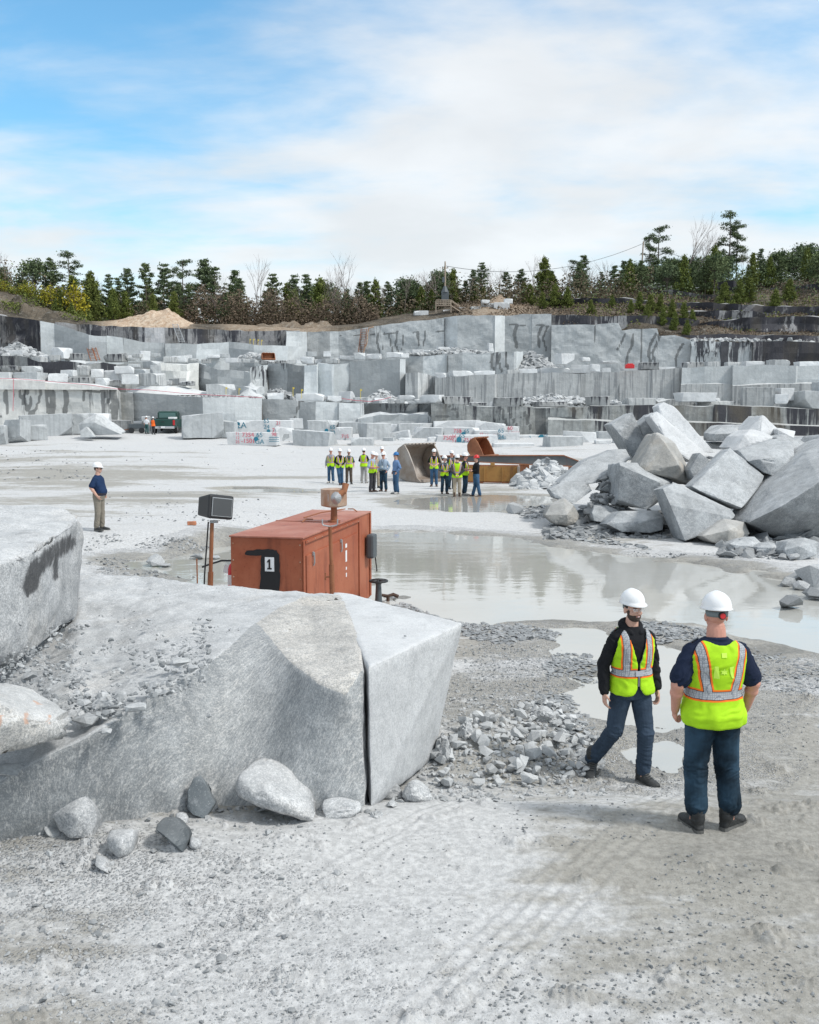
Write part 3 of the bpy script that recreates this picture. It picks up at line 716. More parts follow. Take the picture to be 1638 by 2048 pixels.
wall('long lowest bench wall on the right, smooth grey with black and brown water stains', [
    (862, 806, 102, -.10, .42), (980, 812, 101, -.05, .50), (1044, 814, 100.5, .05, .55), (1100, 815, 100, .04, .25), (1144, 815, 99.6, .0, .6), (1180, 814, 99.4, -.05, .7)], 0, MG_wallb, 24, 7, strokes=[
    ([(868, 833), (1000, 832), (1100, 836), (1180, 838)], .8), ([(900, 814), (912, 822), (917, 835)], 3), ([(1003, 815), (1008, 836), (1016, 856)], 3.5), ([(1017, 815), (1022, 833), (1036, 858)], 3.2), ([(1050, 824), (1054, 840), (1060, 856)], 4), ([(1080, 815), (1082, 866)], 13)])
wall('black-striped lowest bench wall behind the big pile of blocks', [
    (1180, 813, 99.3, -.05, .72), (1265, 811, 99, .0, .62), (1350, 812, 98.6, -.12, .2), (1425, 813, 98.6, .0, .62), (1430, 811, 98.4, .05, .66), (1560, 815, 98, -.05, .72), (1638, 820, 97.6, -.1, .75), (1900, 830, 96, -.1, .7)], 0, MG_wallb, 24, 8)
wall('projecting lower course of drilled rock at the foot of the right wall', [
    (1096, 840, 98.6, .0, .2), (1190, 841, 98.5, -.1, .66), (1230, 843, 98.3, -.35, .6), (1420, 846, 97.7, -.3, .75), (1640, 852, 96.9, -.3, .8), (1900, 858, 95.2, -.3, .8)], 0, MG_wallb, 1.5, 9, disp=.06, name='rock_ledge', cat='rock ledge')
Z1 = 4.4
# bench two
wall('black-striped low drilled wall among the loose blocks on the left', [
    (-260, 700, 122, -.2, .7), (40, 712, 121, -.1, .7), (78, 722, 120, .0, .72), (150, 724, 120, .05, .66), (175, 727, 120, .0, .45), (205, 724, 121, -.1, .8), (232, 728, 122, -.1, .6)], Z1, MG_farstain, 20, 12, disp=.12)
wall('pale rounded bench face behind the loose blocks left of centre', [
    (228, 728, 128, .05, .0), (300, 722, 127, .06, .0), (320, 727, 126, .12, .1), (372, 729, 125.5, .18, .25), (378, 728, 126, .05, .2), (396, 726, 127, .1, .0)], Z1, MG_wallw, 22, 13, disp=.3)
wall('overhanging grey bench face with a dark hollow beneath it', [
    (396, 726, 128, -.15, .0), (436, 738, 127, -.12, .0), (500, 746, 126.5, -.08, .1), (500, 733, 128, .0, .55), (536, 730, 131, .0, .75)], Z1, MG_wall, 20, 14, disp=.45)
wall('dark wet wall curving under a pale lip in the second bench', [
    (536, 728, 132, -.12, .45), (575, 728, 131, -.3, .2), (606, 731, 130, -.2, .2), (607, 731, 128.6, .25, .12), (634, 730, 129, .22, .0), (637, 728, 130, .26, .0), (664, 728, 129, .2, .0, None, 1), (668, 728, 131, .10, .0), (700, 726, 131.5, .15, .0)], Z1, MG_wall, 22, 15, disp=.2)
wall('broad smooth blue-grey panel in the middle of the second bench', [
    (700, 723, 131, -.14, .0), (760, 720, 130, -.15, .0), (800, 718, 129, .10, .0), (811, 718, 130, .05, .0)], Z1, MG_wall, 22, 16, disp=.06)
wall('square grey buttress block face right of the smooth panel', [
    (811, 746, 126, .0, .1), (836, 745, 125.5, .28, .0), (856, 748, 126.5, -.02, .0), (870, 756, 127, .0, .0)], Z1, MG_fardrill, 14, 17, disp=.06)
wall('drill-striped grey bench wall right of centre', [
    (870, 757, 124, -.04, .1), (934, 751, 123, .0, .1), (990, 749, 122.6, .10, .0), (994, 749, 123, .0, .1), (1050, 746, 122.4, .03, .1), (1105, 745, 122, .04, .16), (1160, 747, 121.6, -.15, .25), (1172, 746, 121.6, .0, .15), (1240, 744, 121.3, .05, .1)], 3.6, MG_fardrill, 24, 18, disp=.06)
wall('drill-striped grey bench wall with one brown streak on the right', [
    (1240, 742, 121.3, .0, .1), (1300, 741, 121, .0, .15), (1306, 740, 120.8, .02, .1), (1364, 736, 120.6, .05, .1)], 3.2, MG_fardrill, 24, 19, disp=.06)
wall('smooth grey bench wall at far right with a horizontal crack', [
    (1364, 735, 119.5, .08, .1), (1382, 734, 119.5, .02, .1), (1464, 732, 119.2, -.02, .12), (1466, 731, 118.6, .02, .0), (1592, 730, 118.2, .0, .0), (1595, 731, 118.6, .05, .1), (1638, 731, 118.6, .02, .1), (1900, 732, 118, .0, .1)], 3.2, MG_wall, 24, 20, disp=.1)
wall('lower course of the far right bench wall below its crack', [
    (1362, 768, 119.0, .0, .1), (1464, 768, 118.8, .0, .2), (1466, 771, 118.2, -.1, .0), (1560, 768, 117.8, -.05, .0), (1638, 766, 117.8, .0, .1), (1900, 766, 117.2, .0, .1)], 3.0, MG_fardrill, 1.2, 21, disp=.1, name='rock_ledge', cat='rock ledge')
Z2 = 8.8
# bench three
wall('grey striped wall carrying broken slabs in the middle of the third bench', [
    (808, 713, 141, -.1, .1), (846, 711, 140.4, .16, .0), (890, 708, 140, .0, .0), (895, 709, 139.4, -.12, .05), (925, 706, 139.2, .05, .05), (980, 706, 139, -.08, .38), (1028, 702, 138.6, .0, .1), (1033, 702, 138.8, .2, .0), (1046, 704, 142, .2, 0)], Z2, MG_wall, 22, 22, disp=.12, strokes=[([(985, 708), (982, 725), (989, 744)], 3), ([(999, 707), (997, 725), (1004, 744)], 3), ([(1012, 706), (1012, 725), (1017, 744)], 3.4), ([(895, 712), (896, 745)], 2)])
wall('low pale wall behind the block row at far left of the third bench', [
    (80, 642, 150, .16, .0), (108, 646, 150.5, -.06, .0), (178, 670, 148.5, .12, .0), (211, 672, 148.8, .05, .0, None, 1), (214, 672, 149.6, .16, .0), (246, 677, 150, .0, .4), (284, 684, 150.5, -.02, .35), (330, 687, 150.6, .15, .15)], Z2, MG_wall, 18, 23, disp=.1)
wall('long low pale wall with dark upright joints in the third bench', [
    (330, 687, 149, -.05, .15), (393, 688, 148.6, .16, .0), (411, 687, 148.8, .18, .0), (440, 686, 149.2, .15, .1), (458, 684, 149.8, -.06, .0), (508, 690, 149, .05, .0), (545, 690, 149.4, .14, .1), (575, 690, 150, .12, .0)], Z2, MG_wall, 18, 24, disp=.15)
# bench four
wall('black-stained upper wall at the far left edge', [
    (-260, 620, 158, -.3, .7), (0, 631, 158, -.3, .85), (50, 637, 157, -.35, .9), (78, 642, 156, -.1, .5), (84, 642, 156, -.1, .5)], Z2, MG_walld, 16, 25, disp=.4)
wall('dark weathered wall under the orange dirt heap', [
    (110, 645, 168, -.1, .62), (190, 651, 168, -.2, .72), (276, 654, 167.5, .1, .5), (290, 654, 167, .35, .22), (330, 655, 167.2, -.05, .5), (380, 658, 167.5, -.1, .62), (470, 661, 168, -.1, .45), (600, 662, 169, -.05, .66)], Z2, MG_walld, 14, 26, disp=.25)
wall('pale sloping wall left of the long upper wall', [
    (572, 662, 163, .16, .0), (614, 663, 166, .05, .0)], Z2, MG_wall, 16, 27, disp=.2)
wall('shaded blue-grey upper wall with curving brown streaks', [
    (614, 664, 170, -.16, .1), (636, 663, 170.6, -.14, .0), (660, 663, 170.8, .14, .0), (677, 663, 171, -.02, .1), (720, 657, 170.8, .0, .16), (750, 652, 170.4, .04, .2), (828, 643, 170, .04, .16), (888, 636, 169.6, .02, .05)], Z2, MG_wall, 16, 28, disp=.12, strokes=[
    ([(724, 666), (720, 685), (723, 706)], 2.6), ([(756, 666), (754, 685), (760, 706)], 2.4), ([(778, 668), (782, 690), (786, 704)], 2), ([(795, 662), (791, 690), (797, 704)], 2.4), ([(808, 662), (804, 700)], 1.6), ([(835, 664), (838, 690)], 3), ([(851, 662), (847, 692)], 2), ([(768, 664), (766, 700)], 1.4), ([(680, 672), (888, 662)], .9)])
wall('tall upper wall of alternating pale and grey cut faces', [
    (888, 634, 170.4, .22, .0), (915, 632, 168.4, -.02, .04), (988, 630, 167.8, .0, .0), (990, 630, 167.6, .2, .0), (1010, 631, 170, -.10, .08), (1060, 628, 169.6, .0, .0, None, 1), (1064, 628, 169.4, -.04, .1), (1103, 627, 169.2, .0, .2)], Z2, MG_wall, 16, 29, disp=.1, strokes=[
    ([(1020, 650), (1050, 650)], 2), ([(1033, 652), (1028, 670), (1034, 694)], 4), ([(1072, 650), (1098, 652)], 2), ([(1084, 652), (1076, 672), (1079, 694)], 3.4), ([(1094, 656), (1086, 676), (1093, 702)], 2.4)])
wall('tall smooth grey upper wall with stepped top and snaking dark streaks', [
    (1103, 651, 167, .02, .04), (1190, 649, 166.2, .0, .0), (1237, 646, 165.8, .0, .05, 658), (1243, 660, 165.8, .0, .08), (1287, 657, 165.4, .03, .05), (1314, 656, 165, -.02, .05, 670), (1318, 671, 165, .03, .05), (1350, 671, 164.6, .0, .08), (1382, 681, 164, .04, .0)], Z2 - 2, MG_wall, 16, 30, disp=.12, strokes=[
    ([(1250, 668), (1243, 685), (1234, 700)], 2.4), ([(1266, 670), (1264, 692), (1255, 708), (1253, 728)], 3), ([(1312, 668), (1300, 690), (1297, 708), (1301, 726)], 3.4), ([(1320, 672), (1312, 690), (1305, 706), (1310, 726)], 3), ([(1366, 688), (1358, 700), (1351, 718), (1353, 732)], 3), ([(1190, 652), (1190, 734)], .9), ([(1284, 658), (1282, 732)], 1)])
wall('zebra-striped black and white upper wall on the right', [
    (1382, 682, 162.6, .12, .62), (1440, 682, 162, .1, .66), (1442, 682, 161.8, .1, .7), (1506, 684, 161.4, .05, .7)], Z2 - 2, MG_wall, 14, 31, disp=.2)
wall('nearly black upper wall at the far right edge', [
    (1506, 683, 161, -.1, .6), (1525, 683, 160.8, -.2, 1.3), (1638, 684, 160, -.2, 1.6), (1900, 684, 158, -.2, 1.6)], Z2 - 2, MG_walld, 14, 32, disp=.2)
# upper right weathered ledges
zr = 12.
for i, (lab, segs, dsp) in enumerate([
    ('black weathered ledge directly above the zebra-striped wall', [(1350, 672, 168, -.2, .9), (1440, 668, 167, -.2, .9), (1638, 672, 166, -.3, 1.2), (1900, 672, 164, -.3, 1.2)], .5),
    ('long black ledge with pale drips halfway up the right bank', [(1398, 648, 174, -.2, 1.0), (1420, 643, 173.5, -.2, 1.0), (1500, 635, 173, -.1, .95), (1560, 632, 172.6, .1, .7), (1600, 632, 172.4, -.2, .9), (1638, 634, 172, -.2, 1.0), (1900, 634, 170, -.2, 1.0)], .4),
    ('dark wall band above the tall smooth grey wall', [(1103, 630, 174, -.2, .9), (1190, 632, 173.6, .0, .6), (1260, 630, 173.2, -.2, .95), (1340, 634, 173, -.3, 1.2), (1400, 640, 173, -.3, 1.2)], .3),
    ('dark drilled ledge below the young pines on the right bank', [(1240, 622, 180, -.2, .9), (1330, 625, 179, -.2, .9), (1400, 622, 178.5, .1, .7), (1505, 622, 178, -.2, .9), (1530, 628, 178, -.2, .9)], .5),
    ('narrow black ledge across the upper right bank', [(1090, 598, 186, -.2, .9), (1250, 596, 185, -.2, .9), (1310, 606, 184, -.3, 1.1), (1440, 606, 183, -.3, 1.1), (1540, 612, 182, -.3, 1.0), (1640, 612, 181, -.3, .8), (1900, 600, 180, -.3, .9)], .6),
    ('short drilled grey ledge below the concrete slab', [(1290, 582, 192, .0, .55), (1345, 580, 191.5, -.1, .8), (1410, 590, 191, -.2, .9), (1480, 592, 190, -.3, 1.)], .4),
    ('topmost black ledge under the trees at right', [(1410, 566, 198, -.2, .9), (1465, 562, 197, -.2, .95), (1500, 578, 196, -.2, .9), (1560, 575, 196, -.2, .9), (1640, 568, 195, -.2, .9), (1900, 560, 194, -.2, .9)], .6)]):
    wall(lab, segs, zr, MG_walld, 16, 40 + i, disp=dsp, name='rock_ledge', cat='rock ledge', step=1.3)

# ------------------------------------------------------------------ hills above the quarry
RIM = [(-900, 580, 184), (-260, 590, 184), (0, 612, 184), (110, 636, 184), (190, 642, 184), (370, 647, 184), (400, 650, 184), (640, 652, 186), (720, 646, 186), (830, 631, 187), (900, 620, 188), (1000, 610, 189), (1060, 604, 190), (1150, 597, 192),
       (1290, 583, 197), (1450, 574, 202), (1640, 566, 202), (1900, 555, 202), (2500, 540, 202)]
FRONT = [(-900, 640, 166), (0, 640, 166), (90, 648, 172), (600, 666, 175), (830, 648, 176), (1000, 638, 176), (1095, 634, 176), (1110, 642, 175), (1240, 642, 174), (1380, 690, 165), (1640, 694, 164), (2500, 690, 160)]
def hill_z(x, y):
    x = np.asarray(x, float); y = np.asarray(y, float)
    pxs = 819 + F * x / (np.maximum(y, 120.) * CT)
    ip = lambda T, k: np.interp(pxs, [r[0] for r in T], [r[k] for r in T])
    rd, fd = ip(RIM, 2), ip(FRONT, 2); zr_ = CH + (828 - ip(RIM, 1)) / F * rd; zf = CH + (828 - ip(FRONT, 1)) / F * fd
    t = np.clip((y - fd) / (rd - fd), 0, 1)
    z = zf + (zr_ - zf) * t + np.clip(y - rd, 0, 400) * .012 - 20 * sstep(0, 3, fd - y)
    z = z + fbm(x * .08, y * .08, o=4, s=61) * .7 * sstep(0, 8, y - fd) * (1 + .6 * sstep(0, 10, y - rd))
    z = z + 3.0 * (1 - sstep(60, 190, pxs)) * sstep(0, 10, y - fd - 4)          # knoll at far left
    return z
def mk_hill():
    m, nt, b = newmat('hill_soil_rock')
    tc = N(nt, 'ShaderNodeTexCoord'); P = tc.outputs['Object']
    t = N(nt, 'ShaderNodeAttribute', attribute_name='tone').outputs['Fac']
    n1 = noise_(nt, P, .25, 7, .65); n2 = noise_(nt, P, 1.5, 6, .7)
    col = mixc(nt, mapr(nt, n1, .4, .6), (.065, .055, .04), (.14, .115, .085)); col = mixc(nt, mapr(nt, n2, .55, .65, 0, .8), col, (.22, .21, .19)); col = mixc(nt, mapr(nt, n2, .45, .35, 0, .8), col, (.04, .035, .03))
    col = mixc(nt, t, col, mixc(nt, mapr(nt, n2, .35, .65), (.40, .28, .19), (.60, .50, .39)))
    L(nt, col, b.inputs['Base Color']); b.inputs['Roughness'].default_value = .9
    bp = N(nt, 'ShaderNodeBump'); bp.inputs['Strength'].default_value = 1.; bp.inputs['Distance'].default_value = .4
    L(nt, n2, bp.inputs['Height']); L(nt, bp.outputs[0], b.inputs['Normal'])
    return m
M_hill = mk_hill()
def grid_mesh(xs, ys, zf):
    X, Y = np.meshgrid(xs, ys); ny, nx = X.shape; idx = np.arange(nx * ny).reshape(ny, nx)
    q = np.stack([idx[:-1, :-1], idx[:-1, 1:], idx[1:, 1:], idx[1:, :-1]], -1).reshape(-1, 4)
    x, y = X.ravel(), Y.ravel(); return np_mesh('grid', np.stack([x, y, zf(x, y)], 1), q), x, y
xs = np.concatenate([np.linspace(-1500, -130, 14), np.arange(-125, 125, 1.2), np.linspace(130, 1500, 14)])
ys = np.concatenate([np.arange(158, 240, 1.2), np.linspace(245, 1800, 16)])
me, x, y = grid_mesh(xs, ys, hill_z)
px = 819 + F * x / y
tan = np.clip(sstep(180, 260, px) * (1 - sstep(360, 400, px)) * (1 - sstep(188, 196, y)) + .45 * sstep(430, 470, px) * (1 - sstep(620, 700, px)) * (1 - sstep(188, 196, y)) + .45 * sstep(900, 960, px) * (1 - sstep(1040, 1100, px)) * (1 - sstep(190, 196, y)), 0, 1)
set_attr(me, 'tone', tan); o = link('hillside', me, M_hill, smooth=True); tag(o, kind='structure')
# orange spoil heap
def heap(name, label, px0, px1, ytop, Y, zb, mat, depth, tone, seed, skew=.6, cat='dirt heap', rough=.35):
    x0, x1 = Xat(px0, Y, zb), Xat(px1, Y, zb); h = Zat(ytop, Y) - zb
    n = 60; u, v = np.meshgrid(np.linspace(0, 1, n), np.linspace(0, 1, 30))
    prof = np.minimum(u / skew, (1 - u) / (1 - skew)); prof = np.clip(prof, 0, 1) ** .8
    vv = np.sin(v * np.pi) ** .8
    x = x0 + (x1 - x0) * u; y = Y + depth * (v - .3)
    z = zb - .3 + (h + .3) * prof * vv * (1 + rough * fbm(x * .5, y * .5, o=4, s=seed))
    idx = np.arange(n * 30).reshape(30, n); q = np.stack([idx[:-1, :-1], idx[:-1, 1:], idx[1:, 1:], idx[1:, :-1]], -1).reshape(-1, 4)
    me = np_mesh(name, np.stack([x.ravel(), y.ravel(), z.ravel()], 1), q); set_attr(me, 'tone', np.full(n * 30, tone))
    o = link(name, me, mat); tag(o, label, cat); return o
heap('dirt_heap', 'orange-tan heap of bulldozed dirt on the rim between the pines', 165, 400, 618, 178, Zat(652, 178) - .5, M_hill, 14, 1., 71, .70, rough=.2)
# ------------------------------------------------------------------ blocks
def rough_up(bm, edge, amp, sc, seed, smooth_amp=None):
    """cut a polyhedron into small facets and roughen it"""
    for _ in range(7):
        es = [e for e in bm.edges if e.calc_length() > edge]
        if not es: break
        bmesh.ops.subdivide_edges(bm, edges=es, cuts=1, use_grid_fill=True)
        bmesh.ops.triangulate(bm, faces=[f for f in bm.faces if len(f.verts) > 4])
    bm.normal_update()
    co = np.array([v.co[:] for v in bm.verts]); no = np.array([v.normal[:] for v in bm.verts])
    # sharp (edge) vertices chip more than face vertices
    k = np.array([1.0 if all(e.is_manifold and e.calc_face_angle(0) < .25 for e in v.link_edges) else 1.9 for v in bm.verts])
    d = fbm(co[:, 0] * sc, co[:, 1] * sc, co[:, 2] * sc, o=4, s=seed)
    d = np.where(k > 1.5, -np.abs(d) * 1.0, d)
    co = co + no * (d * amp * k)[:, None]
    for v, c in zip(bm.verts, co): v.co = c
def hull_bm(pts):
    bm = bmesh.new()
    for p in pts: bm.verts.new(p)
    r = bmesh.ops.convex_hull(bm, input=bm.verts[:])
    bmesh.ops.delete(bm, geom=list({g for g in r['geom_interior'] + r['geom_unused'] if isinstance(g, bmesh.types.BMVert)}), context='VERTS')
    bmesh.ops.dissolve_limit(bm, angle_limit=R(4), verts=bm.verts[:], edges=bm.edges[:])
    bmesh.ops.recalc_face_normals(bm, faces=bm.faces[:])
    return bm
def streak_attr(o, strokes):
    co = get_co(o.data) + np.array(o.location); dp = co[:, 1] * CT - (co[:, 2] - CH) * ST
    ppx = 819 + F * co[:, 0] / dp; ppy = 1024 - F * (co[:, 1] * ST + (co[:, 2] - CH) * CT) / dp; k_ = np.zeros(len(co))
    for pl, w_ in strokes:
        for (ax, ay), (bx, by) in zip(pl, pl[1:]):
            ex, ey = bx - ax, by - ay; t = np.clip(((ppx - ax) * ex + (ppy - ay) * ey) / (ex * ex + ey * ey + 1e-6), 0, 1); d_ = np.hypot(ppx - ax - ex * t, ppy - ay - ey * t)
            k_ = np.maximum(k_, (1 - sstep(w_ * .3, w_ * 1.4, d_)))
    set_attr(o.data, 'streak', k_)
def finish_block(bm, name, label, mat, cat, group=None, tone=0., bevel=.02, edge=.3, amp=.02, sc=2., seed=0, smooth=False, stain=0.):
    if bevel:
        bmesh.ops.bevel(bm, geom=bm.edges[:], offset=bevel, segments=1, affect='EDGES', clamp_overlap=True)
    rough_up(bm, edge, amp, sc, seed)
    zs = [v.co.z for v in bm.verts]; z1, z0 = max(zs), min(zs); n = len(bm.verts)
    c = Vector((sum(v.co.x for v in bm.verts) / n, sum(v.co.y for v in bm.verts) / n, z0))
    dn = [(z1 - v.co.z) / max(.01, z1 - z0) for v in bm.verts]
    for v in bm.verts: v.co -= c
    me = bm_mesh(bm, name); me.polygons.foreach_set('use_smooth', [smooth] * len(me.polygons))
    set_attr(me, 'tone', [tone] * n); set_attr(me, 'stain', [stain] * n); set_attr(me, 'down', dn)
    o = link(name, me, mat, loc=c); tag(o, label, cat, group); return o
def hull_block(label, Y, pts, thick, name='granite_block', mat=None, shrink=.88, cat='stone block', tone=0., dz=0., **kw):
    """pts (px, py, depth offset): the corners seen in front; the hidden back is the same outline set back"""
    P = [at(px, py, Y + dd) for px, py, dd in pts]
    c = sum(P, Vector()) / len(P); dz = dz - thick * max(0, sum(p[1] for p in pts) / len(pts) - 828) / F
    B = [c + (p - c) * shrink + Vector((0, thick, dz)) for p in P]
    return finish_block(hull_bm(P + B), name, label, mat or MG_mid, cat, tone=tone, **kw)

# --- the big chiselled block in the foreground
def big_block():
    z1 = 1.16
    top = {k: at_z(px, py, z) for k, (px, py, z) in dict(
        a=(729, 1331, 1.15), e1=(722, 1282, 1.16), e2=(684, 1187, z1), s0=(610, 1192, 1.19), s1=(560, 1214, 1.19), s2=(512, 1246, 1.15), f1=(470, 1285, 1.14), f2=(400, 1338, 1.10), f3=(320, 1385, 1.04),
        f4=(250, 1428, .98), f5=(190, 1462, .92), f6=(130, 1495, .84), f7=(60, 1530, .74), f8=(0, 1562, .66), f9=(-140, 1620, .5), b0=(-260, 1160, 1.1), b1=(0, 1148, 1.12), b2=(165, 1144, z1), b3=(300, 1152, z1), b4=(430, 1168, z1), b5=(560, 1180, z1)).items()}
    Bq = {k: at_z(px, py, z) for k, (px, py, z) in dict(g0=(726, 1622, -.08), g1=(640, 1632, -.05), g2=(520, 1636, -.05), g3=(400, 1645, -.05), g4=(300, 1655, -.05), g5=(200, 1668, -.05), g6=(100, 1680, -.05), g7=(0, 1690, -.05), g9=(-140, 1720, -.05),
        c1=(692, 1388, .98), c2=(640, 1368, 1.03), c3=(575, 1318, 1.08)).items()}
    bm = bmesh.new(); vs = {}
    for k, p in {**top, **Bq}.items():
        if k[0] == 'g': p.z -= .3; p.y -= .05
        vs[k] = bm.verts.new(p)
    for k in ('b0', 'b1', 'b2', 'b3', 'b4', 'b5'): vs['l' + k] = bm.verts.new((top[k].x, top[k].y + .1, -.45))
    vs['le2'] = bm.verts.new((top['e2'].x, top['e2'].y + .05, -.45)); vs['lf9'] = bm.verts.new((top['f9'].x - .6, top['f9'].y, -.4))
    vs['ta'] = bm.verts.new(at_z(742, 1590, -.1) + Vector((0, .0, -.3)))
    def f(*ks): return bm.faces.new([vs[k] for k in ks])
    f('b0', 'f9', 'f8', 'b1'); f('b1', 'f8', 'f7', 'f6', 'b2'); f('b2', 'f6', 'f5', 'f4', 'b3'); f('b3', 'f4', 'f3', 'f2', 'b4'); f('b4', 'f2', 'f1', 's2', 's1', 'b5'); f('b5', 's1', 's0', 'e2')
    scoop = [f('s0', 's1', 's2', 'c3'), f('s0', 'c3', 'c2'), f('s0', 'c2', 'e1', 'e2'), f('c2', 'c1', 'a', 'e1')]
    face = [f('a', 'c1', 'g1', 'g0'), f('c1', 'c2', 'g2', 'g1'), f('c2', 'c3', 'f1', 'g3', 'g2'), f('c3', 's2', 'f1'), f('f1', 'f2', 'g3'), f('f2', 'f3', 'g4', 'g3'), f('f3', 'f4', 'g5', 'g4'), f('f4', 'f5', 'f6', 'g6', 'g5'),
            f('f6', 'f7', 'g7', 'g6'), f('f7', 'f8', 'f9', 'g9', 'g7')]
    for a, b in (('b0', 'b1'), ('b1', 'b2'), ('b2', 'b3'), ('b3', 'b4'), ('b4', 'b5')): f(a, b, 'l' + b, 'l' + a)
    f('b5', 'e2', 'le2', 'lb5'); f('e2', 'e1', 'a', 'g0', 'ta', 'le2')
    for q in face: q.material_index = 1
    for q in scoop: q.material_index = 2
    bmesh.ops.recalc_face_normals(bm, faces=bm.faces[:]); bmesh.ops.triangulate(bm, faces=bm.faces[:])
    for _ in range(8):
        es = [e for e in bm.edges if e.calc_length() > .07]
        if not es: break
        bmesh.ops.subdivide_edges(bm, edges=es, cuts=1); bmesh.ops.triangulate(bm, faces=[q for q in bm.faces if len(q.verts) > 3])
    for _ in range(3): bmesh.ops.smooth_vert(bm, verts=bm.verts[:], factor=.35, use_axis_x=True, use_axis_y=True, use_axis_z=True)
    inner = [v for v in bm.verts if v.co.z > .16 and all(q.material_index == 1 for q in v.link_faces)]
    for _ in range(160): bmesh.ops.smooth_vert(bm, verts=inner, factor=.5, use_axis_x=True, use_axis_y=True, use_axis_z=True)
    bm.normal_update()
    co = np.array([v.co[:] for v in bm.verts]); no = np.array([v.normal[:] for v in bm.verts])
    flat = np.array([any(q.material_index == 0 for q in v.link_faces) for v in bm.verts])
    d = fbm(co[:, 0] * 1.1, co[:, 1] * 1.1, co[:, 2] * 1.1, o=3, s=3) * .022 + fbm(co[:, 0] * 6, co[:, 1] * 6, co[:, 2] * 6, o=4, s=4) * .010
    left = sstep(-1.6, -3.2, co[:, 0]); d = d + left * fbm(co[:, 0] * 3, co[:, 1] * 3, co[:, 2] * 3, o=4, s=8) * .035 * flat
    for v, c in zip(bm.verts, co + no * d[:, None]): v.co = c
    c = Vector((-1.6, 9.4, 0))
    for v in bm.verts: v.co -= c
    n = len(bm.verts); me = bm_mesh(bm, 'block'); me.polygons.foreach_set('use_smooth', [True] * len(me.polygons)); set_attr(me, 'tone', [.04] * n)
    o = link('granite_block', me, [MG_near, MG_face, MG_conc], loc=c); tag(o, 'huge chiselled grey granite block with sloping scratched front face filling the lower left', 'stone block')
    return o
big_block()
# its pale smooth neighbour across the crack
def pale_block():
    P = [at_z(737, 1334, 1.15), at_z(925, 1246, 1.15), at_z(705, 1188, 1.15), at_z(666, 1184, 1.15), at_z(742, 1622, -.08), at_z(866, 1520, -.2), at_z(840, 1300, -.3), at_z(700, 1290, -.4)]
    bm = hull_bm(P)
    return finish_block(bm, 'granite_block', 'pale smooth sawn granite block right of the narrow dark crack', MG_pale, 'stone block', bevel=.012, edge=.09, amp=.008, sc=4, seed=6, smooth=True)
pb = pale_block()
def marks(parent, name, mat, P0, ax, up, strokes, wd=.012):
    """thin painted strokes lying on a face"""
    bm = bmesh.new(); nrm = ax.cross(up).normalized()
    for st in strokes:
        pts = [P0 + ax * a + up * b for a, b in st]
        for p, q in zip(pts, pts[1:]):
            d = (q - p).normalized(); s = d.cross(nrm) * wd
            for k in (0,):
                v = [bm.verts.new(x) for x in (p - s, q - s, q + s, p + s)]; bm.faces.new(v)
    me = bm_mesh(bm); o = link(name, me, mat)
    o.parent = parent; o.matrix_parent_inverse = Matrix.Translation(-parent.location); return o
# rough filling in the crack
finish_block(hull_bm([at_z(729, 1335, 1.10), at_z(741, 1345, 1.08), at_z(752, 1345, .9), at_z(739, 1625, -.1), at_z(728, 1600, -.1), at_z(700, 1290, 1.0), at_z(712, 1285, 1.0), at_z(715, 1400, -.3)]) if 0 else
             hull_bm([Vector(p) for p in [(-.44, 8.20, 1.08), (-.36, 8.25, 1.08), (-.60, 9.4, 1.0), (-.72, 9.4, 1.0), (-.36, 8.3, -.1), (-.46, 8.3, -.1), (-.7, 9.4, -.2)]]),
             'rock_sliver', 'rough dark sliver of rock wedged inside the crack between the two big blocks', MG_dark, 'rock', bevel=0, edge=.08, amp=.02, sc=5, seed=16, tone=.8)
# boulder block upper left, slab lower left
finish_block(hull_bm([at(0, 1128, 7.9), at(-170, 1175, 7.0), at(62, 1108, 8.3), at(150, 1050, 10.0), at(158, 1035, 10.4), at(-200, 1010, 10.2), at(60, 1010, 11.2), at(130, 1022, 11.0),
                      at(5, 1316, 8.1), at(-180, 1340, 7.3), at(35, 1322, 8.25), at(100, 1262, 9.2), at(120, 1258, 9.6), at(158, 1222, 10.3), at(-200, 1240, 11), at(140, 1180, 11.2)]),
             'granite_boulder', 'big pale boulder with a black scorch smear, resting on the chiselled block at left', MG_scorch, 'boulder', bevel=.05, edge=.08, amp=.05, sc=2.2, seed=21, smooth=True, tone=.0)
bb = [o for o in COL.objects if o.name.startswith('granite_boulder')][-1]
streak_attr(bb, [([(58, 1172), (70, 1140), (100, 1110), (138, 1085)], 22), ([(60, 1150), (55, 1190)], 7), ([(110, 1120), (112, 1155)], 9)])
finish_block(hull_bm([at(-60, 1350, 6.9), at(60, 1372, 7.1), at(112, 1400, 7.0), at(148, 1430, 6.8), at(143, 1470, 6.6), at(-80, 1395, 6.1), at(0, 1420, 6.05), at(60, 1440, 6.15), at(110, 1448, 6.4),
                      at(-90, 1530, 5.95), at(0, 1522, 6.1), at(60, 1498, 6.2), at(100, 1480, 6.4), at(40, 1420, 7.3), at(-60, 1400, 7.3)]),
             'granite_slab', 'thick rough granite slab with faint orange paint streaks at the left edge', MG_orange, 'stone slab', bevel=.03, edge=.06, amp=.03, sc=3.0, seed=22, smooth=True, tone=.02)
streak_attr([o for o in COL.objects if o.name.startswith('granite_slab')][-1], [([(52, 1425), (53, 1455)], 5), ([(2, 1432), (1, 1455)], 5), ([(98, 1432), (97, 1450)], 4), ([(70, 1402), (76, 1408)], 4)])
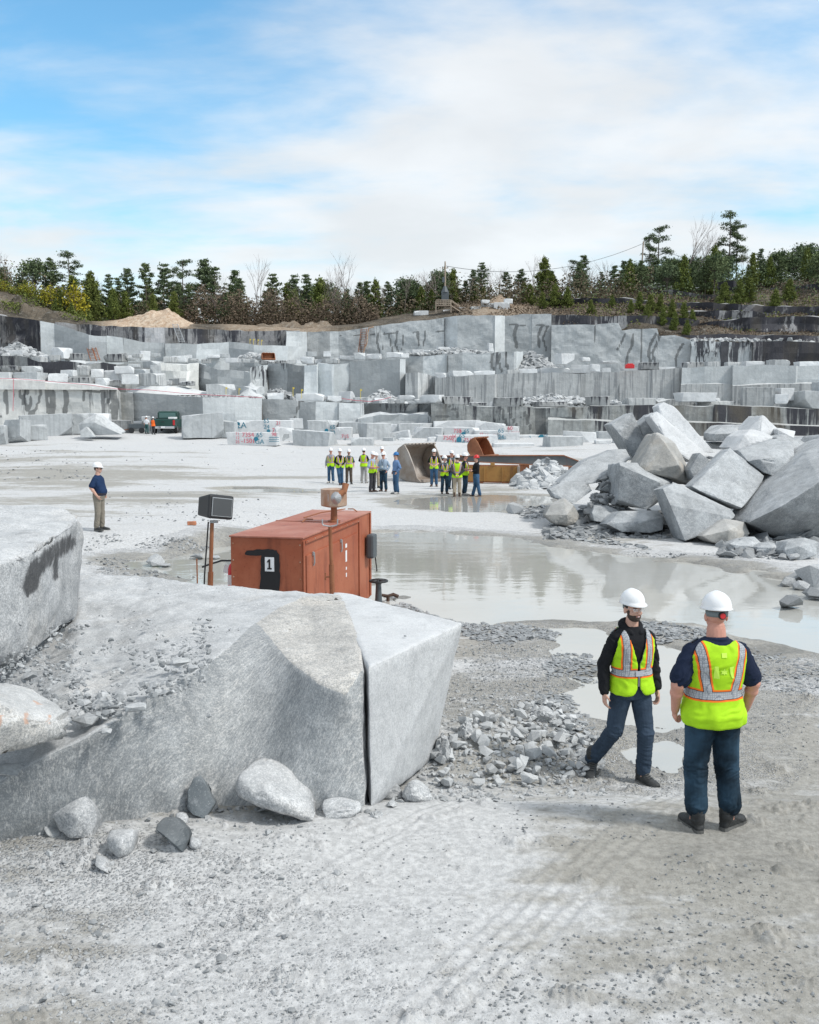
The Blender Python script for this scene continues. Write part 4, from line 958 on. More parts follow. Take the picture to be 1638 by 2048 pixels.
# boulders along the foot of the big block
def fg(label, Y, pts, thick, seed, mat=MG_near, cat='boulder', name='boulder', tone=0., amp=.02, dz=0., bevel=.025, shrink=.85, smooth=True, edge=.045, sc=4.):
    mx = max(p[1] for p in pts); Y = atg(sum(p[0] for p in pts) / len(pts), mx).y + .05
    if mx > 1590 and pts[0][0] < 760: pts = [(a, b + 1, c) for a, b, c in pts]
    return hull_block(label, Y, pts, thick, name=name, mat=mat, cat=cat, tone=tone, dz=dz, bevel=bevel, edge=edge, amp=amp, sc=sc, seed=seed, smooth=smooth, shrink=shrink)
fg('large rounded pale boulder leaning on the chiselled block', 7.55, [(482, 1540, .1), (500, 1520, .25), (540, 1516, .35), (590, 1548, .35), (622, 1580, .3), (640, 1618, .2), (632, 1650, .0), (560, 1625, -.12), (500, 1608, -.1), (468, 1590, -.02), (466, 1562, .0), (520, 1580, -.12), (590, 1612, -.12)], .35, 31, tone=.12, dz=.05, bevel=.04)
fg('tall dark grey wedge of stone standing against the chiselled block', 7.42, [(388, 1552, .1), (402, 1548, .12), (412, 1565, .08), (432, 1605, .05), (408, 1640, -.02), (385, 1632, -.05), (370, 1615, .0), (372, 1580, .05)], .18, 32, MG_dark, cat='stone', name='dark_stone', tone=.6, amp=.01, bevel=.01, smooth=False)
fg('blackish angular stone lying in the spoil below the dark wedge', 7.05, [(328, 1632, .15), (350, 1630, .15), (372, 1655, .1), (380, 1680, .05), (366, 1706, -.05), (350, 1690, -.08), (330, 1672, -.08), (309, 1658, -.02), (312, 1648, .05)], .2, 33, MG_dark, cat='stone', name='dark_stone', tone=.0, amp=.01, bevel=.01, smooth=False)
fg('pointed pale rock standing at the left foot of the chiselled block', 6.95, [(150, 1580, .15), (172, 1582, .12), (180, 1610, .1), (196, 1628, .05), (188, 1660, .0), (180, 1680, -.05), (140, 1680, -.05), (118, 1662, -.02), (100, 1628, .02), (104, 1612, .08), (140, 1598, .1), (150, 1630, -.1)], .25, 34, tone=.05)
fg('squarish pale stone right of the pointed pale rock', 6.85, [(218, 1658, .1), (268, 1654, .12), (270, 1672, .05), (262, 1716, -.03), (240, 1720, -.05), (215, 1700, -.05), (208, 1682, .0), (240, 1680, -.08)], .2, 35, tone=.12, cat='stone', name='stone')
fg('small buff stone tucked behind the pointed pale rock', 7.0, [(90, 1640, .1), (110, 1640, .1), (125, 1665, .05), (115, 1682, .0), (92, 1672, -.03), (82, 1655, .0)], .15, 36, MG_nearw, tone=.0, cat='stone', name='stone')
fg('low sloping pale rock sunk in gravel below the squarish stone', 6.55, [(190, 1706, .1), (212, 1715, .05), (224, 1740, .0), (222, 1752, -.04), (188, 1732, -.03)], .15, 37, tone=.0, cat='stone', name='stone')
fg('round pale cobble wedged behind the blackish stone', 7.2, [(346, 1622, .1), (368, 1622, .1), (378, 1640, .0), (370, 1655, .0), (350, 1642, -.03)], .12, 38, tone=.15, cat='stone', name='stone')
fg('small pale cobble right of the blackish stone', 7.0, [(380, 1670, .05), (398, 1674, .05), (403, 1690, .0), (392, 1705, -.03), (376, 1698, -.03), (385, 1685, -.05)], .12, 39, tone=.12, cat='stone', name='stone')
fg('pale flat-topped rock with orange mark beside the large rounded boulder', 7.75, [(645, 1598, .1), (680, 1592, .12), (722, 1602, .1), (724, 1618, .0), (700, 1638, -.03), (650, 1640, -.04), (640, 1620, .0)], .2, 40, tone=.12, cat='stone', name='stone')
for i, (x0, y0, x1, y1, lab, tn) in enumerate([(755, 1560, 812, 1602, 'dark-sided triangular stone at the foot of the pale block', -.25), (800, 1556, 868, 1606, 'broad pale stone in front of the pale block by the crack', .1), (868, 1462, 905, 1530, 'grey slanting stone leaning on the pale block corner', -.05),
    (917, 1436, 950, 1480, 'upright pale stone at the top of the broken stone heap', .15), (1062, 1410, 1118, 1448, 'wide dusty boulder at the back of the broken stone heap', .0), (735, 1615, 770, 1640, 'small pale stone below the dark crack', .1), (770, 1595, 800, 1618, 'small grey stone half buried below the dark-sided triangular stone', .0)]):
    base = atg((x0 + x1) / 2, y1 - 4); Yb = base.y
    fg(lab, Yb, [(x0, y1 - 6, .0), (x0 + (x1 - x0) * .25, y0 + 4, .08), (x0 + (x1 - x0) * .55, y0, .1), (x1 - 4, y0 + (y1 - y0) * .5, .08), (x1, y1 - 4, .0), ((x0 + x1) / 2, y1, -.06), (x0 + (x1 - x0) * .4, (y0 + y1) / 2, -.04)], .22, 50 + i, MG_near, cat='stone', name='stone', tone=tn, smooth=False)
# crushed stone lying on the block's top
def on_top(n, px0, px1, py0, py1, smin, smax, dens, z0=1.16, seed=0, zf=None):
    r_ = rng.random((n, 2)); px = px0 + (px1 - px0) * r_[:, 0]; py = py0 + (py1 - py0) * r_[:, 1]
    m = fbm(px / 60., py / 30., o=3, s=seed) > dens; px, py = px[m], py[m]
    z = np.array([z0 if zf is None else zf(a, b) for a, b in zip(px, py)])
    P = np.array([at_z(a, b, c)[:] for a, b, c in zip(px, py, z)]); s_ = smin + (smax - smin) * rng.random(len(P)) ** 4
    return P, s_
def ztop(a, b):
    return 1.165 - .5 * float(sstep(1300, 1560, [b])[0]) * float(sstep(560, 0, [a])[0])
Pa, sa = on_top(2600, 20, 420, 1240, 1440, .008, .07, -.12, seed=4, zf=ztop); Pb, sb_ = on_top(1200, 0, 520, 1180, 1330, .006, .03, .12, seed=5, zf=ztop); Pc, sc_ = on_top(900, 150, 330, 1370, 1440, .01, .10, -.3, seed=6, zf=ztop)
Pd, sd_ = on_top(900, 0, 180, 1290, 1400, .01, .06, -.4, seed=7, zf=ztop); Pe, se_ = on_top(300, -20, 110, 1470, 1540, .01, .07, -.3, seed=8, zf=lambda a, b: max(.05, .95 - (b - 1430) / 270.))
P = np.concatenate([Pa, Pb, Pc, Pd, Pe]); s_ = np.concatenate([sa, sb_, sc_, sd_, se_])
o = link('stone_chips', scatter('chips', P[:, 0], P[:, 1], P[:, 2] + s_ * .12, s_, SP, rng.uniform(.1, .8, len(P)), rng), M_stone); tag(o, 'crushed stone chips littering the top of the big chiselled block', 'stone chips', kind='stuff')
for i, (px, py, sz, lab) in enumerate([(362, 1325, .17, 'largest grey lump of rubble on top of the chiselled block'), (385, 1338, .11, 'dark flat lump beside the largest rubble lump on the chiselled block'), (290, 1303, .09, 'small rounded rubble lump left of the largest one on the block'),
    (270, 1415, .16, 'pale flat rubble flake near the sloping edge of the block top'), (60, 1352, .14, 'pale flake in the hollow between the left boulder and the slab'), (165, 1405, .13, 'thin flat flake beside the tip of the left slab'), (170, 1440, .2, 'pale lump at the tip of the left slab'), (212, 1463, .09, 'small round lump below the tip of the left slab'), (810, 1272, .04, 'tiny lone pebble on top of the smooth pale block'),
    (205, 1462, .08, 'little grey lump on the shoulder of the chiselled block'), (15, 1540, .22, 'flat bluish rock at the left edge below the slab')]):
    p = at_z(px, py, ztop(px, py) + sz * .15)
    stone_obj('stone', 400 + i, p, sz, lab, flat=.5, rz=i, n=16, tone=.55)

# --- the great pile on the right. Depths are for the block's front.
DP = 26.0
PB = [
 ('upright oblong rough block at the upper left of the great pile', 29.5, [(1222, 848, .3), (1265, 824, .5), (1294, 892, .2), (1268, 922, .0), (1240, 870, -.1), (1290, 905, .0), (1275, 920, .1)], 1.3, -.02, MG_mid),
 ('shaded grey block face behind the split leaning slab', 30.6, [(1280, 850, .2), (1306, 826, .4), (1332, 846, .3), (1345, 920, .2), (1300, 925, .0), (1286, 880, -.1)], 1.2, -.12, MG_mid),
 ('left half of the split slab leaning across the top of the pile', 28.6, [(1299, 832, .9), (1314, 822, 1.0), (1345, 880, .7), (1400, 906, .4), (1350, 905, .0), (1322, 860, .5), (1420, 912, .3), (1385, 925, .0)], .9, .16, MG_pale),
 ('right half of the split slab rising highest in the pile', 28.9, [(1317, 812, 1.2), (1327, 804, 1.3), (1349, 812, 1.2), (1372, 848, 1.0), (1400, 875, .8), (1431, 906, .4), (1400, 903, .4), (1345, 868, .8), (1322, 835, 1.0)], .9, .18, MG_pale),
 ('buff-faced block with a pale top near the centre of the pile', 26.6, [(1278, 930, .1), (1312, 866, .5), (1316, 864, .7), (1345, 886, .8), (1390, 960, .5), (1382, 972, .2), (1376, 968, .0), (1345, 955, -.2), (1358, 930, -.3), (1330, 885, .1), (1290, 942, -.2), (1350, 885, 1.2)], 1.3, .0, MG_midw),
 ('square pale-fronted block with chipped lower corners left of centre', 25.6, [(1239, 924, .2), (1275, 925, .8), (1330, 962, .5), (1346, 964, .6), (1325, 985, -.1), (1294, 1019, -.2), (1262, 1012, .0), (1232, 1008, .2), (1236, 1000, -.15), (1240, 930, -.15), (1320, 965, -.25), (1345, 990, .4)], 1.6, -.04, MG_mid),
 ('long slab with a dusty ragged top pointing down to the left', 26.8, [(1118, 966, -.4), (1122, 962, .0), (1172, 920, .9), (1230, 898, 1.3), (1252, 898, 1.4), (1262, 915, .6), (1240, 930, .0), (1214, 962, -.3), (1180, 968, -.5), (1150, 968, -.5)], 1.2, -.03, MG_mid),
 ('low grey wedge block below the long pointed slab', 25.4, [(1098, 978, .2), (1120, 966, .5), (1165, 966, .5), (1174, 962, .5), (1185, 981, .3), (1148, 1008, -.2), (1135, 1003, -.2), (1110, 996, .0)], .9, -.02, MG_mid),
 ('brownish faceted block at the left toe of the pile', 24.2, [(1090, 1030, .0), (1100, 1010, .2), (1128, 995, .4), (1148, 1010, .1), (1160, 1032, .2), (1152, 1046, .0), (1136, 1052, -.1), (1110, 1048, -.2), (1134, 1030, -.25), (1128, 1005, .1)], .8, -.05, MG_midw),
 ('small grey block in the dark gap under the long pointed slab', 26.2, [(1198, 980, .0), (1215, 957, .2), (1240, 955, .3), (1238, 978, .0), (1222, 985, -.1), (1214, 970, -.2)], .7, .0, MG_mid),
 ('low rounded grey block with a flat top beside the toe of the pile', 24.6, [(1188, 1010, .2), (1215, 1012, .4), (1240, 1022, .3), (1210, 1046, -.1), (1188, 1042, -.1), (1184, 1026, .0)], .8, -.04, MG_mid),
 ('wide low block lying under the square pale-fronted block', 24.0, [(1212, 1048, .1), (1240, 1022, .3), (1316, 1021, .4), (1328, 1034, .3), (1326, 1060, .0), (1300, 1066, -.1), (1245, 1064, -.1), (1290, 1042, -.2)], 1.1, -.02, MG_mid),
 ('big leaning slab with its corner pointing down at the front of the pile', 23.6, [(1325, 977, .3), (1350, 965, .7), (1395, 985, .6), (1462, 1018, .3), (1471, 1030, .2), (1468, 1036, .1), (1410, 1068, -.2), (1370, 1082, -.4), (1340, 1010, -.05)], 1.1, -.02, MG_mid),
 ('light square slab tilted diamond-wise in the middle of the pile', 24.4, [(1384, 973, .0), (1388, 968, .15), (1460, 895, 1.5), (1530, 952, 1.2), (1518, 975, .8), (1490, 1010, .2), (1484, 1016, -.15), (1479, 1020, -.05), (1445, 1000, -.1), (1400, 982, -.15)], .8, .12, MG_mid),
 ('small rough wedge standing between two tilted blocks mid pile', 26.0, [(1380, 940, .0), (1400, 905, .3), (1422, 922, .2), (1418, 935, .1), (1390, 962, -.1)], .7, -.05, MG_mid),
 ('long block with pale top and grey end right of the tilted square slab', 25.8, [(1476, 900, .6), (1510, 888, 1.2), (1560, 876, 1.4), (1588, 884, 1.0), (1590, 912, .3), (1580, 930, .0), (1545, 952, -.2), (1528, 945, -.2), (1495, 922, -.1), (1520, 918, -.2)], 1.4, .0, MG_mid),
 ('pale pyramid-topped block high on the right of the pile', 28.6, [(1480, 880, .3), (1502, 855, .5), (1525, 830, .7), (1530, 832, .7), (1557, 858, .5), (1540, 872, .2), (1500, 890, -.1), (1520, 868, -.1)], 1.2, .06, MG_pale),
 ('pale jagged block below the pyramid-topped one', 27.2, [(1458, 895, .2), (1475, 872, .5), (1500, 858, .8), (1530, 865, .9), (1556, 878, .8), (1500, 892, .0), (1470, 903, -.1), (1490, 870, .1)], 1.0, .06, MG_pale),
 ('grey flat-topped block at upper right with a pale ridge', 27.4, [(1552, 875, .2), (1570, 868, .5), (1600, 880, .6), (1618, 890, .4), (1600, 905, -.1), (1585, 912, .0)], 1.0, -.05, MG_mid),
 ('small cube block between pyramid block and wall at right', 32.0, [(1555, 858, .0), (1560, 856, .8), (1592, 862, .8), (1588, 876, .0), (1556, 874, .0)], 1.0, .05, MG_pale),
 ('giant smooth slab sloping up to the right edge of the pile', 23.0, [(1497, 1045, .1), (1540, 980, 1.2), (1610, 905, 2.6), (1625, 893, 3.0), (1780, 825, 3.6), (1560, 1014, -.35), (1602, 988, -.35), (1640, 962, -.25), (1780, 900, .2), (1524, 1064, .6), (1566, 1082, .8), (1640, 1074, .9), (1760, 1050, 1.1)], 1.8, -.08, MG_mid),
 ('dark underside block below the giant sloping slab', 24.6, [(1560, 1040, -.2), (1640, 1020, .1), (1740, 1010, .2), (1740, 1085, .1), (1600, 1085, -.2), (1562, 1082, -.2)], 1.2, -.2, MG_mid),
 ('grey wedge block with pale top at the foot of the giant slab', 22.8, [(1404, 1072, .0), (1448, 1037, .6), (1490, 1044, .7), (1500, 1068, .4), (1478, 1080, .1), (1455, 1092, -.1), (1425, 1084, -.1), (1458, 1060, -.15)], .8, .02, MG_midw),
 ('low pale-topped block in front of the grey wedge block', 21.8, [(1460, 1088, .0), (1480, 1078, .3), (1510, 1072, .5), (1528, 1092, .2), (1515, 1105, .0), (1480, 1104, -.1), (1500, 1092, -.1)], .7, .08, MG_mid),
 ('fractured low block at the waterline below the giant slab', 21.2, [(1515, 1094, .1), (1535, 1082, .4), (1572, 1092, .3), (1570, 1100, .1), (1540, 1112, -.1), (1520, 1106, .0), (1545, 1095, -.1)], .6, .06, MG_mid),
 ('rough rounded block at the right shore of the pond', 20.6, [(1568, 1100, .0), (1575, 1082, .3), (1610, 1075, .4), (1640, 1085, .3), (1634, 1110, -.1), (1600, 1122, -.2), (1575, 1116, -.1), (1600, 1092, -.15)], .7, .0, MG_mid),
 ('tall-sided rock cut by the right edge above the pond', 20.8, [(1612, 1110, .0), (1625, 1090, .3), (1680, 1085, .3), (1700, 1120, -.1), (1640, 1128, -.2), (1618, 1124, -.1)], .7, -.02, MG_mid),
 ('grey block leaning on the right edge above the giant slab', 27.0, [(1612, 905, .3), (1640, 870, .6), (1720, 865, .8), (1720, 905, .3), (1650, 910, -.1), (1625, 906, .0)], 1.2, -.1, MG_mid),
 ('pale ridge block behind at the far right of the pile', 30.0, [(1590, 880, .0), (1620, 872, .4), (1680, 874, .6), (1680, 895, .2), (1600, 892, -.1)], 1.2, .0, MG_mid),
 ('boxy pale block with grey front standing behind the pile', 33.0, [(1430, 865, .8), (1445, 850, 1.4), (1483, 848, 1.4), (1472, 866, .0), (1471, 883, .0), (1430, 882, .0), (1430, 868, .0), (1487, 875, 1.0)], 1.2, .0, MG_mid),
 ('flat pale slab lying behind the split slab', 34.0, [(1413, 882, 1.0), (1470, 884, 1.0), (1474, 900, .0), (1414, 896, .0), (1412, 886, .0)], 1.2, .15, MG_pale),
 ('flat pale slab below the split slab in the gap of the pile', 29.4, [(1366, 910, .6), (1430, 914, .6), (1436, 920, .2), (1430, 928, .0), (1370, 922, .0)], 1.0, .1, MG_pale),
]
for i, (lab, Y, pts, th, tn, mt) in enumerate(PB):
    if Y < 32: Y = Y * 1.12 + max(0, (1340 - sum(p[0] for p in pts) / len(pts)) / 230) * 2.4
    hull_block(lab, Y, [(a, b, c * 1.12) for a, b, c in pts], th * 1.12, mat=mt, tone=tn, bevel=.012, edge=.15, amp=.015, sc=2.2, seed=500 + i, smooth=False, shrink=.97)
for i, (px, py, sz, lab) in enumerate([(1535, 1083, .30, 'small pale rock on the waterline stones at right'), (1595, 1075, .42, 'angular small rock on top of the shore rocks at right'), (1525, 1108, .34, 'low small rock half in the water near the grey wedge'), (1560, 1108, .36, 'blocky small rock between shore rocks'),
    (1590, 1120, .36, 'pointed small rock at the edge of the pond'), (1578, 1165, .40, 'grey rock in the shallow water, left of a cluster'), (1592, 1158, .46, 'pale pointed rock in the shallow water cluster'), (1600, 1172, .36, 'squat rock at the front of the shallow water cluster'), (1635, 1165, .95, 'big rock in shallow water at the right edge'),
    (1635, 1190, .62, 'dark flat rock at the right edge below the big one'), (1586, 1210, .50, 'dark angular rock alone in the shallow water at right'), (1030, 1028, .75, 'small pale spike of rock in the second pond'), (1120, 1052, .45, 'pale flake beside the toe of the pile'), (1142, 1056, .4, 'small flake stone below the brownish block'),
    (1165, 1055, .45, 'thin tilted flake right of the brownish block'), (1178, 1045, .5, 'slanting slate flake beside the rounded low block'), (1170, 1020, .5, 'dark splinter of rock above the slate flakes'), (1195, 1060, .5, 'flat flake lying in front of the low rounded block'), (310, 1125, .5, 'pale rock standing in the small left pond'), (330, 1128, .3, 'flat grey rock beside the pale one in the small left pond'),
    (397, 1112, .42, 'flat pale slab of rock by the flood lamp post'), (428, 1112, .3, 'pale chip of rock behind the flood lamp post'), (1155, 1400 + 0, .01, '')]):
    if not lab: continue
    p = at_z(px, py, -.28); p.z = max(gz(p.x, p.y), WZ - .02)
    stone_obj('rock', 430 + i, (p.x, p.y, p.z + sz * .22), sz, lab, cat='rock', flat=.7 if 'fl' not in lab else .35, rz=i * 1.3, n=18, tone=.5 if 'dark' not in lab else .15)
# rubble in and around the pile
def zone_scatter(zones, protos, seed):
    X, Y, Z, S_, T = [], [], [], [], []
    for px0, px1, py0, py1, Y0, Y1, n, a, b, tl, th in zones:
        for _ in range(n):
            Yd = Y0 + (Y1 - Y0) * rng.random(); px = px0 + (px1 - px0) * rng.random(); z = Zat(py1 + (py0 - py1) * rng.random() ** 1.0, Yd) if py0 is not None else None
            x = Xat(px, Yd)
            if z is None: z = gz(x, Yd)
            X.append(x); Y.append(Yd); Z.append(z); S_.append(a + (b - a) * rng.random() ** 3); T.append(tl + (th - tl) * rng.random())
    return scatter('rubble', *(np.array(q) for q in (X, Y, Z, S_)), protos, np.array(T), rng)
o = link('rubble', zone_scatter([(1180, 1250, 990, 1045, 29.4, 30.5, 260, .08, .5, .1, .6), (1090, 1340, None, None, 26.9, 29.5, 520, .05, .4, .1, .6), (1440, 1640, None, None, 23.0, 25.4, 300, .05, .5, .2, .6), (1200, 1250, 955, 1000, 30.5, 31.5, 120, .1, .4, .1, .5), (1150, 1500, None, None, 28.5, 33, 700, .2, 1., .1, .5), (1500, 1640, None, None, 25.5, 31, 300, .2, 1., .1, .5)], SP, 3), M_stone)
tag(o, 'broken rubble packed under and around the great pile of blocks', 'rubble', kind='stuff')
def rubble_heap(label, px0, px1, ytop, Y, zb, depth, n, a, b, seed, skew=.5, tl=.25, th=.9):
    x0, x1 = Xat(px0, Y, zb), Xat(px1, Y, zb); h = Zat(ytop, Y) - zb
    u = rng.random(n); v = rng.random(n) ** .8
    prof = np.clip(np.minimum(u / skew, (1 - u) / (1 - skew)), 0, 1) ** .8
    vv = np.clip(np.minimum(v / .6, (1 - v) / .4), 0, 1)
    z = zb + h * prof * vv * (.8 + .3 * rng.random(n))
    s_ = a + (b - a) * rng.random(n) ** 2.5
    o = link('rubble_heap', scatter('rub', x0 + (x1 - x0) * u, Y + depth * (v - .3), z, s_, SP, rng.uniform(tl, th, n), rng), M_stone); tag(o, label, 'rubble heap', kind='stuff'); return o
rubble_heap('grey rubble heap behind the right end of the yellow steel box', 1030, 1165, 922, 47, gz(5, 47) - .1, 5.5, 1500, .12, .8, 1, .55)
rubble_heap('tall rubble heap at the far left on the second bench', -30, 80, 685, 128, Zat(716, 128), 8, 1300, .3, 1.3, 2, .45, .3, .9)
rubble_heap('rubble heap spilling down against the tall upper wall', 1020, 1130, 703, 140, Zat(748, 140), 12, 2200, .3, 1.6, 3, .45, .3, 1.)
rubble_heap('low rubble heap left of the rusty bucket on the third bench', 480, 525, 703, 142, Zat(716, 142), 5, 260, .3, 1.0, 4, .5, .5, 1.)
rubble_heap('small dark-gapped rubble heap under the wet curved wall', 528, 590, 776, 120, Zat(797, 120), 4, 260, .3, 1.2, 5, .4, .3, .9)
rubble_heap('small bright rubble heap below the broad smooth panel', 735, 790, 778, 118, Zat(800, 118), 4, 260, .3, 1.0, 6, .6, .5, 1.)
rubble_heap('long low rubble spread on the right lower bench', 990, 1250, 790, 112, Zat(808, 112), 8, 1500, .2, 1.0, 7, .45, .4, 1.)
rubble_heap('bright rubble on the middle slabs of the third bench', 815, 1000, 697, 142, Zat(710, 142), 5, 500, .3, 1.1, 8, .5, .4, 1.)
rubble_heap('rubble trickling along the lowest bench above the curved face', 270, 520, 790, 109, Zat(797, 109), 5, 800, .15, .7, 9, .6, .4, 1.)
rubble_heap('rubble above the zebra-striped wall', 1355, 1640, 676, 167, Zat(684, 167), 4, 700, .4, 1.6, 10, .3, .3, .9)
# ------------------------------------------------------------------ loose blocks on the floor and benches
MATS = {'f': MG_far, 'l': MG_farlight, 'd': MG_fardrill, 's': MG_farstain}
def box_block(label, x0, y0, x1, y1, Y, style='f', yaw=0., tr=.75, chop=2, seed=0, top=None, group=None, tone=0., tilt=0., name='granite_block', cat='stone block', mat=None):
    """a cut block whose outline spans x0..x1, y0..y1 in the photograph at depth Y; yaw turns it, chop breaks corners off"""
    rg = random.Random(seed * 7 + 3); zb, zt = Zat(y1, Y), Zat(y0, Y); X0, X1 = Xat(x0, Y, zb), Xat(x1, Y, zb)
    W, H = X1 - X0, zt - zb; c, s = math.cos(yaw), abs(math.sin(yaw)); w_ = W / (c + tr * s); t_ = w_ * tr
    bm = bmesh.new(); bmesh.ops.create_cube(bm, size=1.0)
    for v in bm.verts:
        v.co = Vector((v.co.x * w_, v.co.y * t_, (v.co.z + .5) * H))
        v.co += Vector((rg.uniform(-.05, .05) * w_, rg.uniform(-.05, .05) * t_, rg.uniform(-.06, .0) * H if v.co.z > .1 else 0))
    if top is not None:         # slope of the top: left and right heights as fractions
        for v in bm.verts:
            if v.co.z > H * .5: v.co.z *= top[0] if v.co.x < 0 else top[1]
    for _ in range(chop):
        sx, sy, sz = rg.choice((-1, 1)), rg.choice((-1, -1, 1)), rg.choice((1, 1, -1)); k = rg.uniform(.55, .8)
        co = Vector((sx * w_ * .5, sy * t_ * .5, H * (1 if sz > 0 else 0))); nr = Vector((sx * rg.uniform(.3, 1) / w_, sy * rg.uniform(.2, 1) / t_, sz * rg.uniform(.3, 1) / H)).normalized()
        r = bmesh.ops.bisect_plane(bm, geom=bm.verts[:] + bm.edges[:] + bm.faces[:], plane_co=co - nr * (min(w_, t_, H) * (1 - k)), plane_no=nr, clear_outer=True)
        es = [e for e in r['geom_cut'] if isinstance(e, bmesh.types.BMEdge)]
        if es: bmesh.ops.contextual_create(bm, geom=es)
    M = Matrix.Translation(((X0 + X1) / 2, Y + t_ * .5 * c, zb - .08)) @ Matrix.Rotation(tilt, 4, 'Y') @ Matrix.Rotation(yaw, 4, 'Z')
    bmesh.ops.transform(bm, matrix=M, verts=bm.verts[:])
    sz_ = max(W, H)
    return finish_block(bm, name, label, mat or MATS[style], cat, group, tone=tone, bevel=.03, edge=max(.35, sz_ / 7), amp=.035, sc=.9, seed=seed, stain=.55 if style == 's' else 0., smooth=False)
# the floor blocks before the lowest bench: x0 y0 x1 y1 depth style yaw(deg) thickness chop label
FB = [
 (-40, 848, 8, 892, 88, 'f', 10, .8, 2, None, 'grey block cut off by the left edge of the photo in the floor row'),
 (3, 836, 52, 886, 90, 'f', -14, .8, 2, None, 'tall grey block with a rounded top near the left edge of the floor row'),
 (44, 847, 92, 879, 92, 'f', 24, .9, 0, None, 'clean cube-shaped grey block with a bright right side on the quarry floor'),
 (28, 823, 140, 871, 97, 'f', 18, .55, 3, (.9, 1), 'wide irregular grey block behind the cube-shaped block'),
 (140, 825, 178, 866, 100, 'f', 12, .9, 1, None, 'upright block half hidden behind the triangular block'),
 (164, 824, 216, 862, 101, 'l', 0, .6, 1, None, 'pale block against the wall behind the triangular block'),
 (284, 830, 300, 862, 104, 'l', 0, .6, 2, None, 'small pale wedge block behind the two workers by the pickup'),
 (352, 822, 446, 875, 94, 'f', 14, .6, 2, (.85, 1), 'large grey block with sloping top right of the pickup truck'),
 (440, 838, 474, 874, 95, 'f', -10, .7, 2, (1, .9), 'leaning grey block against the large one beside the pickup truck'),
 (470, 838, 526, 864, 99, 'l', 5, .6, 1, None, 'pale block with a teal painted panel behind the long marked block'),
 (456, 862, 556, 890, 86, 'l', 0, .35, 1, None, 'long low sawn block with red and teal paint marks on the floor'),
 (524, 838, 586, 868, 96, 'l', 4, .6, 1, None, 'painted block standing behind the right end of the long marked block'),
 (546, 848, 590, 890, 92, 'l', 20, .6, 3, (1, .8), 'pale slanted block touching the painted block'),
 (575, 834, 606, 856, 103, 'l', 15, .9, 0, None, 'small cube block perched behind the slanted blocks'),
 (584, 856, 672, 895, 88, 'f', -16, .5, 2, (1, .85), 'big grey block with a broken bright right end on the floor'),
 (610, 838, 662, 866, 99, 'f', 10, .8, 2, None, 'block with a pale top behind the broken-ended block'),
 (658, 846, 672, 884, 96, 'f', 0, .8, 0, None, 'narrow upright block bearing a teal mark'),
 (672, 852, 704, 896, 93, 'l', 0, .8, 1, None, 'white-faced block with faint pink writing beside the gap'),
 (676, 842, 716, 866, 101, 'f', 0, .8, 1, None, 'grey block behind the white-faced one with pink writing'),
 (702, 874, 746, 895, 88, 'f', 0, .7, 1, None, 'low grey block with rounded right end behind the hard hats'),
 (716, 843, 782, 889, 93, 'f', 28, .7, 2, (1, 1), 'leaning block with a bright right face left of centre'),
 (770, 846, 800, 866, 100, 'l', 0, .7, 2, None, 'small block between the bright-faced block and its neighbours'),
 (776, 857, 826, 888, 94, 'l', -18, .7, 3, (.8, 1), 'broken pale block with a sharp edge left of the big bucket'),
 (790, 845, 850, 874, 99, 'f', 12, .8, 3, None, 'jagged grey block behind the broken pale block'),
 (824, 852, 888, 889, 95, 'f', -8, .6, 2, None, 'grey block above the bucket with a chipped pale top'),
 (866, 838, 960, 862, 100, 'l', 4, .5, 2, (.9, 1), 'long pale-topped slab leaning at the top of the marked stack'),
 (886, 852, 960, 878, 96, 'l', 0, .4, 1, None, 'marked block in the stack with pink numbers and a teal dot'),
 (870, 868, 1000, 897, 92, 'l', 2, .3, 0, None, 'long white sawn block with pink numbers at the bottom of the stack'),
 (950, 838, 1016, 870, 98, 'l', -8, .5, 3, (1, .75), 'pale slab sloping down to the right on top of the marked stack'),
 (948, 858, 998, 890, 95, 'l', 0, .4, 0, None, 'sawn block with small pink dashes right of the numbered blocks'),
 (996, 862, 1040, 895, 94.5, 'l', 0, .5, 0, None, 'sawn block with a teal painted patch and lines beneath it'),
 (1008, 850, 1040, 872, 99, 'l', 10, .6, 1, None, 'pink-lettered block rising behind the teal patch block'),
 (1038, 854, 1066, 872, 101, 'l', 0, .8, 0, None, 'small block with a single round teal dot at the back right of the stack'),
 (1030, 868, 1096, 892, 96, 'l', 0, .4, 0, None, 'wide pale block with a teal dot at its right end'),
 (1064, 860, 1086, 874, 101, 'l', 0, .8, 0, None, 'tiny pale block beside the single-dot block'),
 (986, 884, 1070, 908, 88, 'l', 0, .4, 0, None, 'low pale block row behind the dark steel beam'),
 (1066, 889, 1092, 908, 88.5, 'l', 0, .6, 0, None, 'short pale block between the low row and the boxy grey block'),
 (1089, 869, 1166, 914, 86, 'f', 14, .6, 0, None, 'boxy grey block with a bright left side behind the beam end'),
 (1128, 856, 1198, 912, 90, 'l', -6, .7, 3, (.95, .9), 'tall rounded pale block behind the boxy grey block'),
 (1196, 860, 1236, 896, 94, 'f', 0, .7, 1, None, 'dark-faced block half hidden left of the great pile'),
 (1192, 878, 1222, 898, 88, 'l', 0, .7, 0, None, 'small pale block by the left flank of the great pile'),
 (1226, 868, 1250, 898, 89, 'l', 10, .7, 2, None, 'pale wedge block touching the left flank of the great pile'),
]
BL = {}
for i, (x0, y0, x1, y1, Y, st, yaw, tr, ch, top, lab) in enumerate(FB):
    z = Zat(y1, Y); Yg = Y
    BL[lab] = (box_block(lab, x0, y0, x1, y1, Y, st, R(yaw), tr, ch, 600 + i, top), x0, y0, x1, y1, Y)
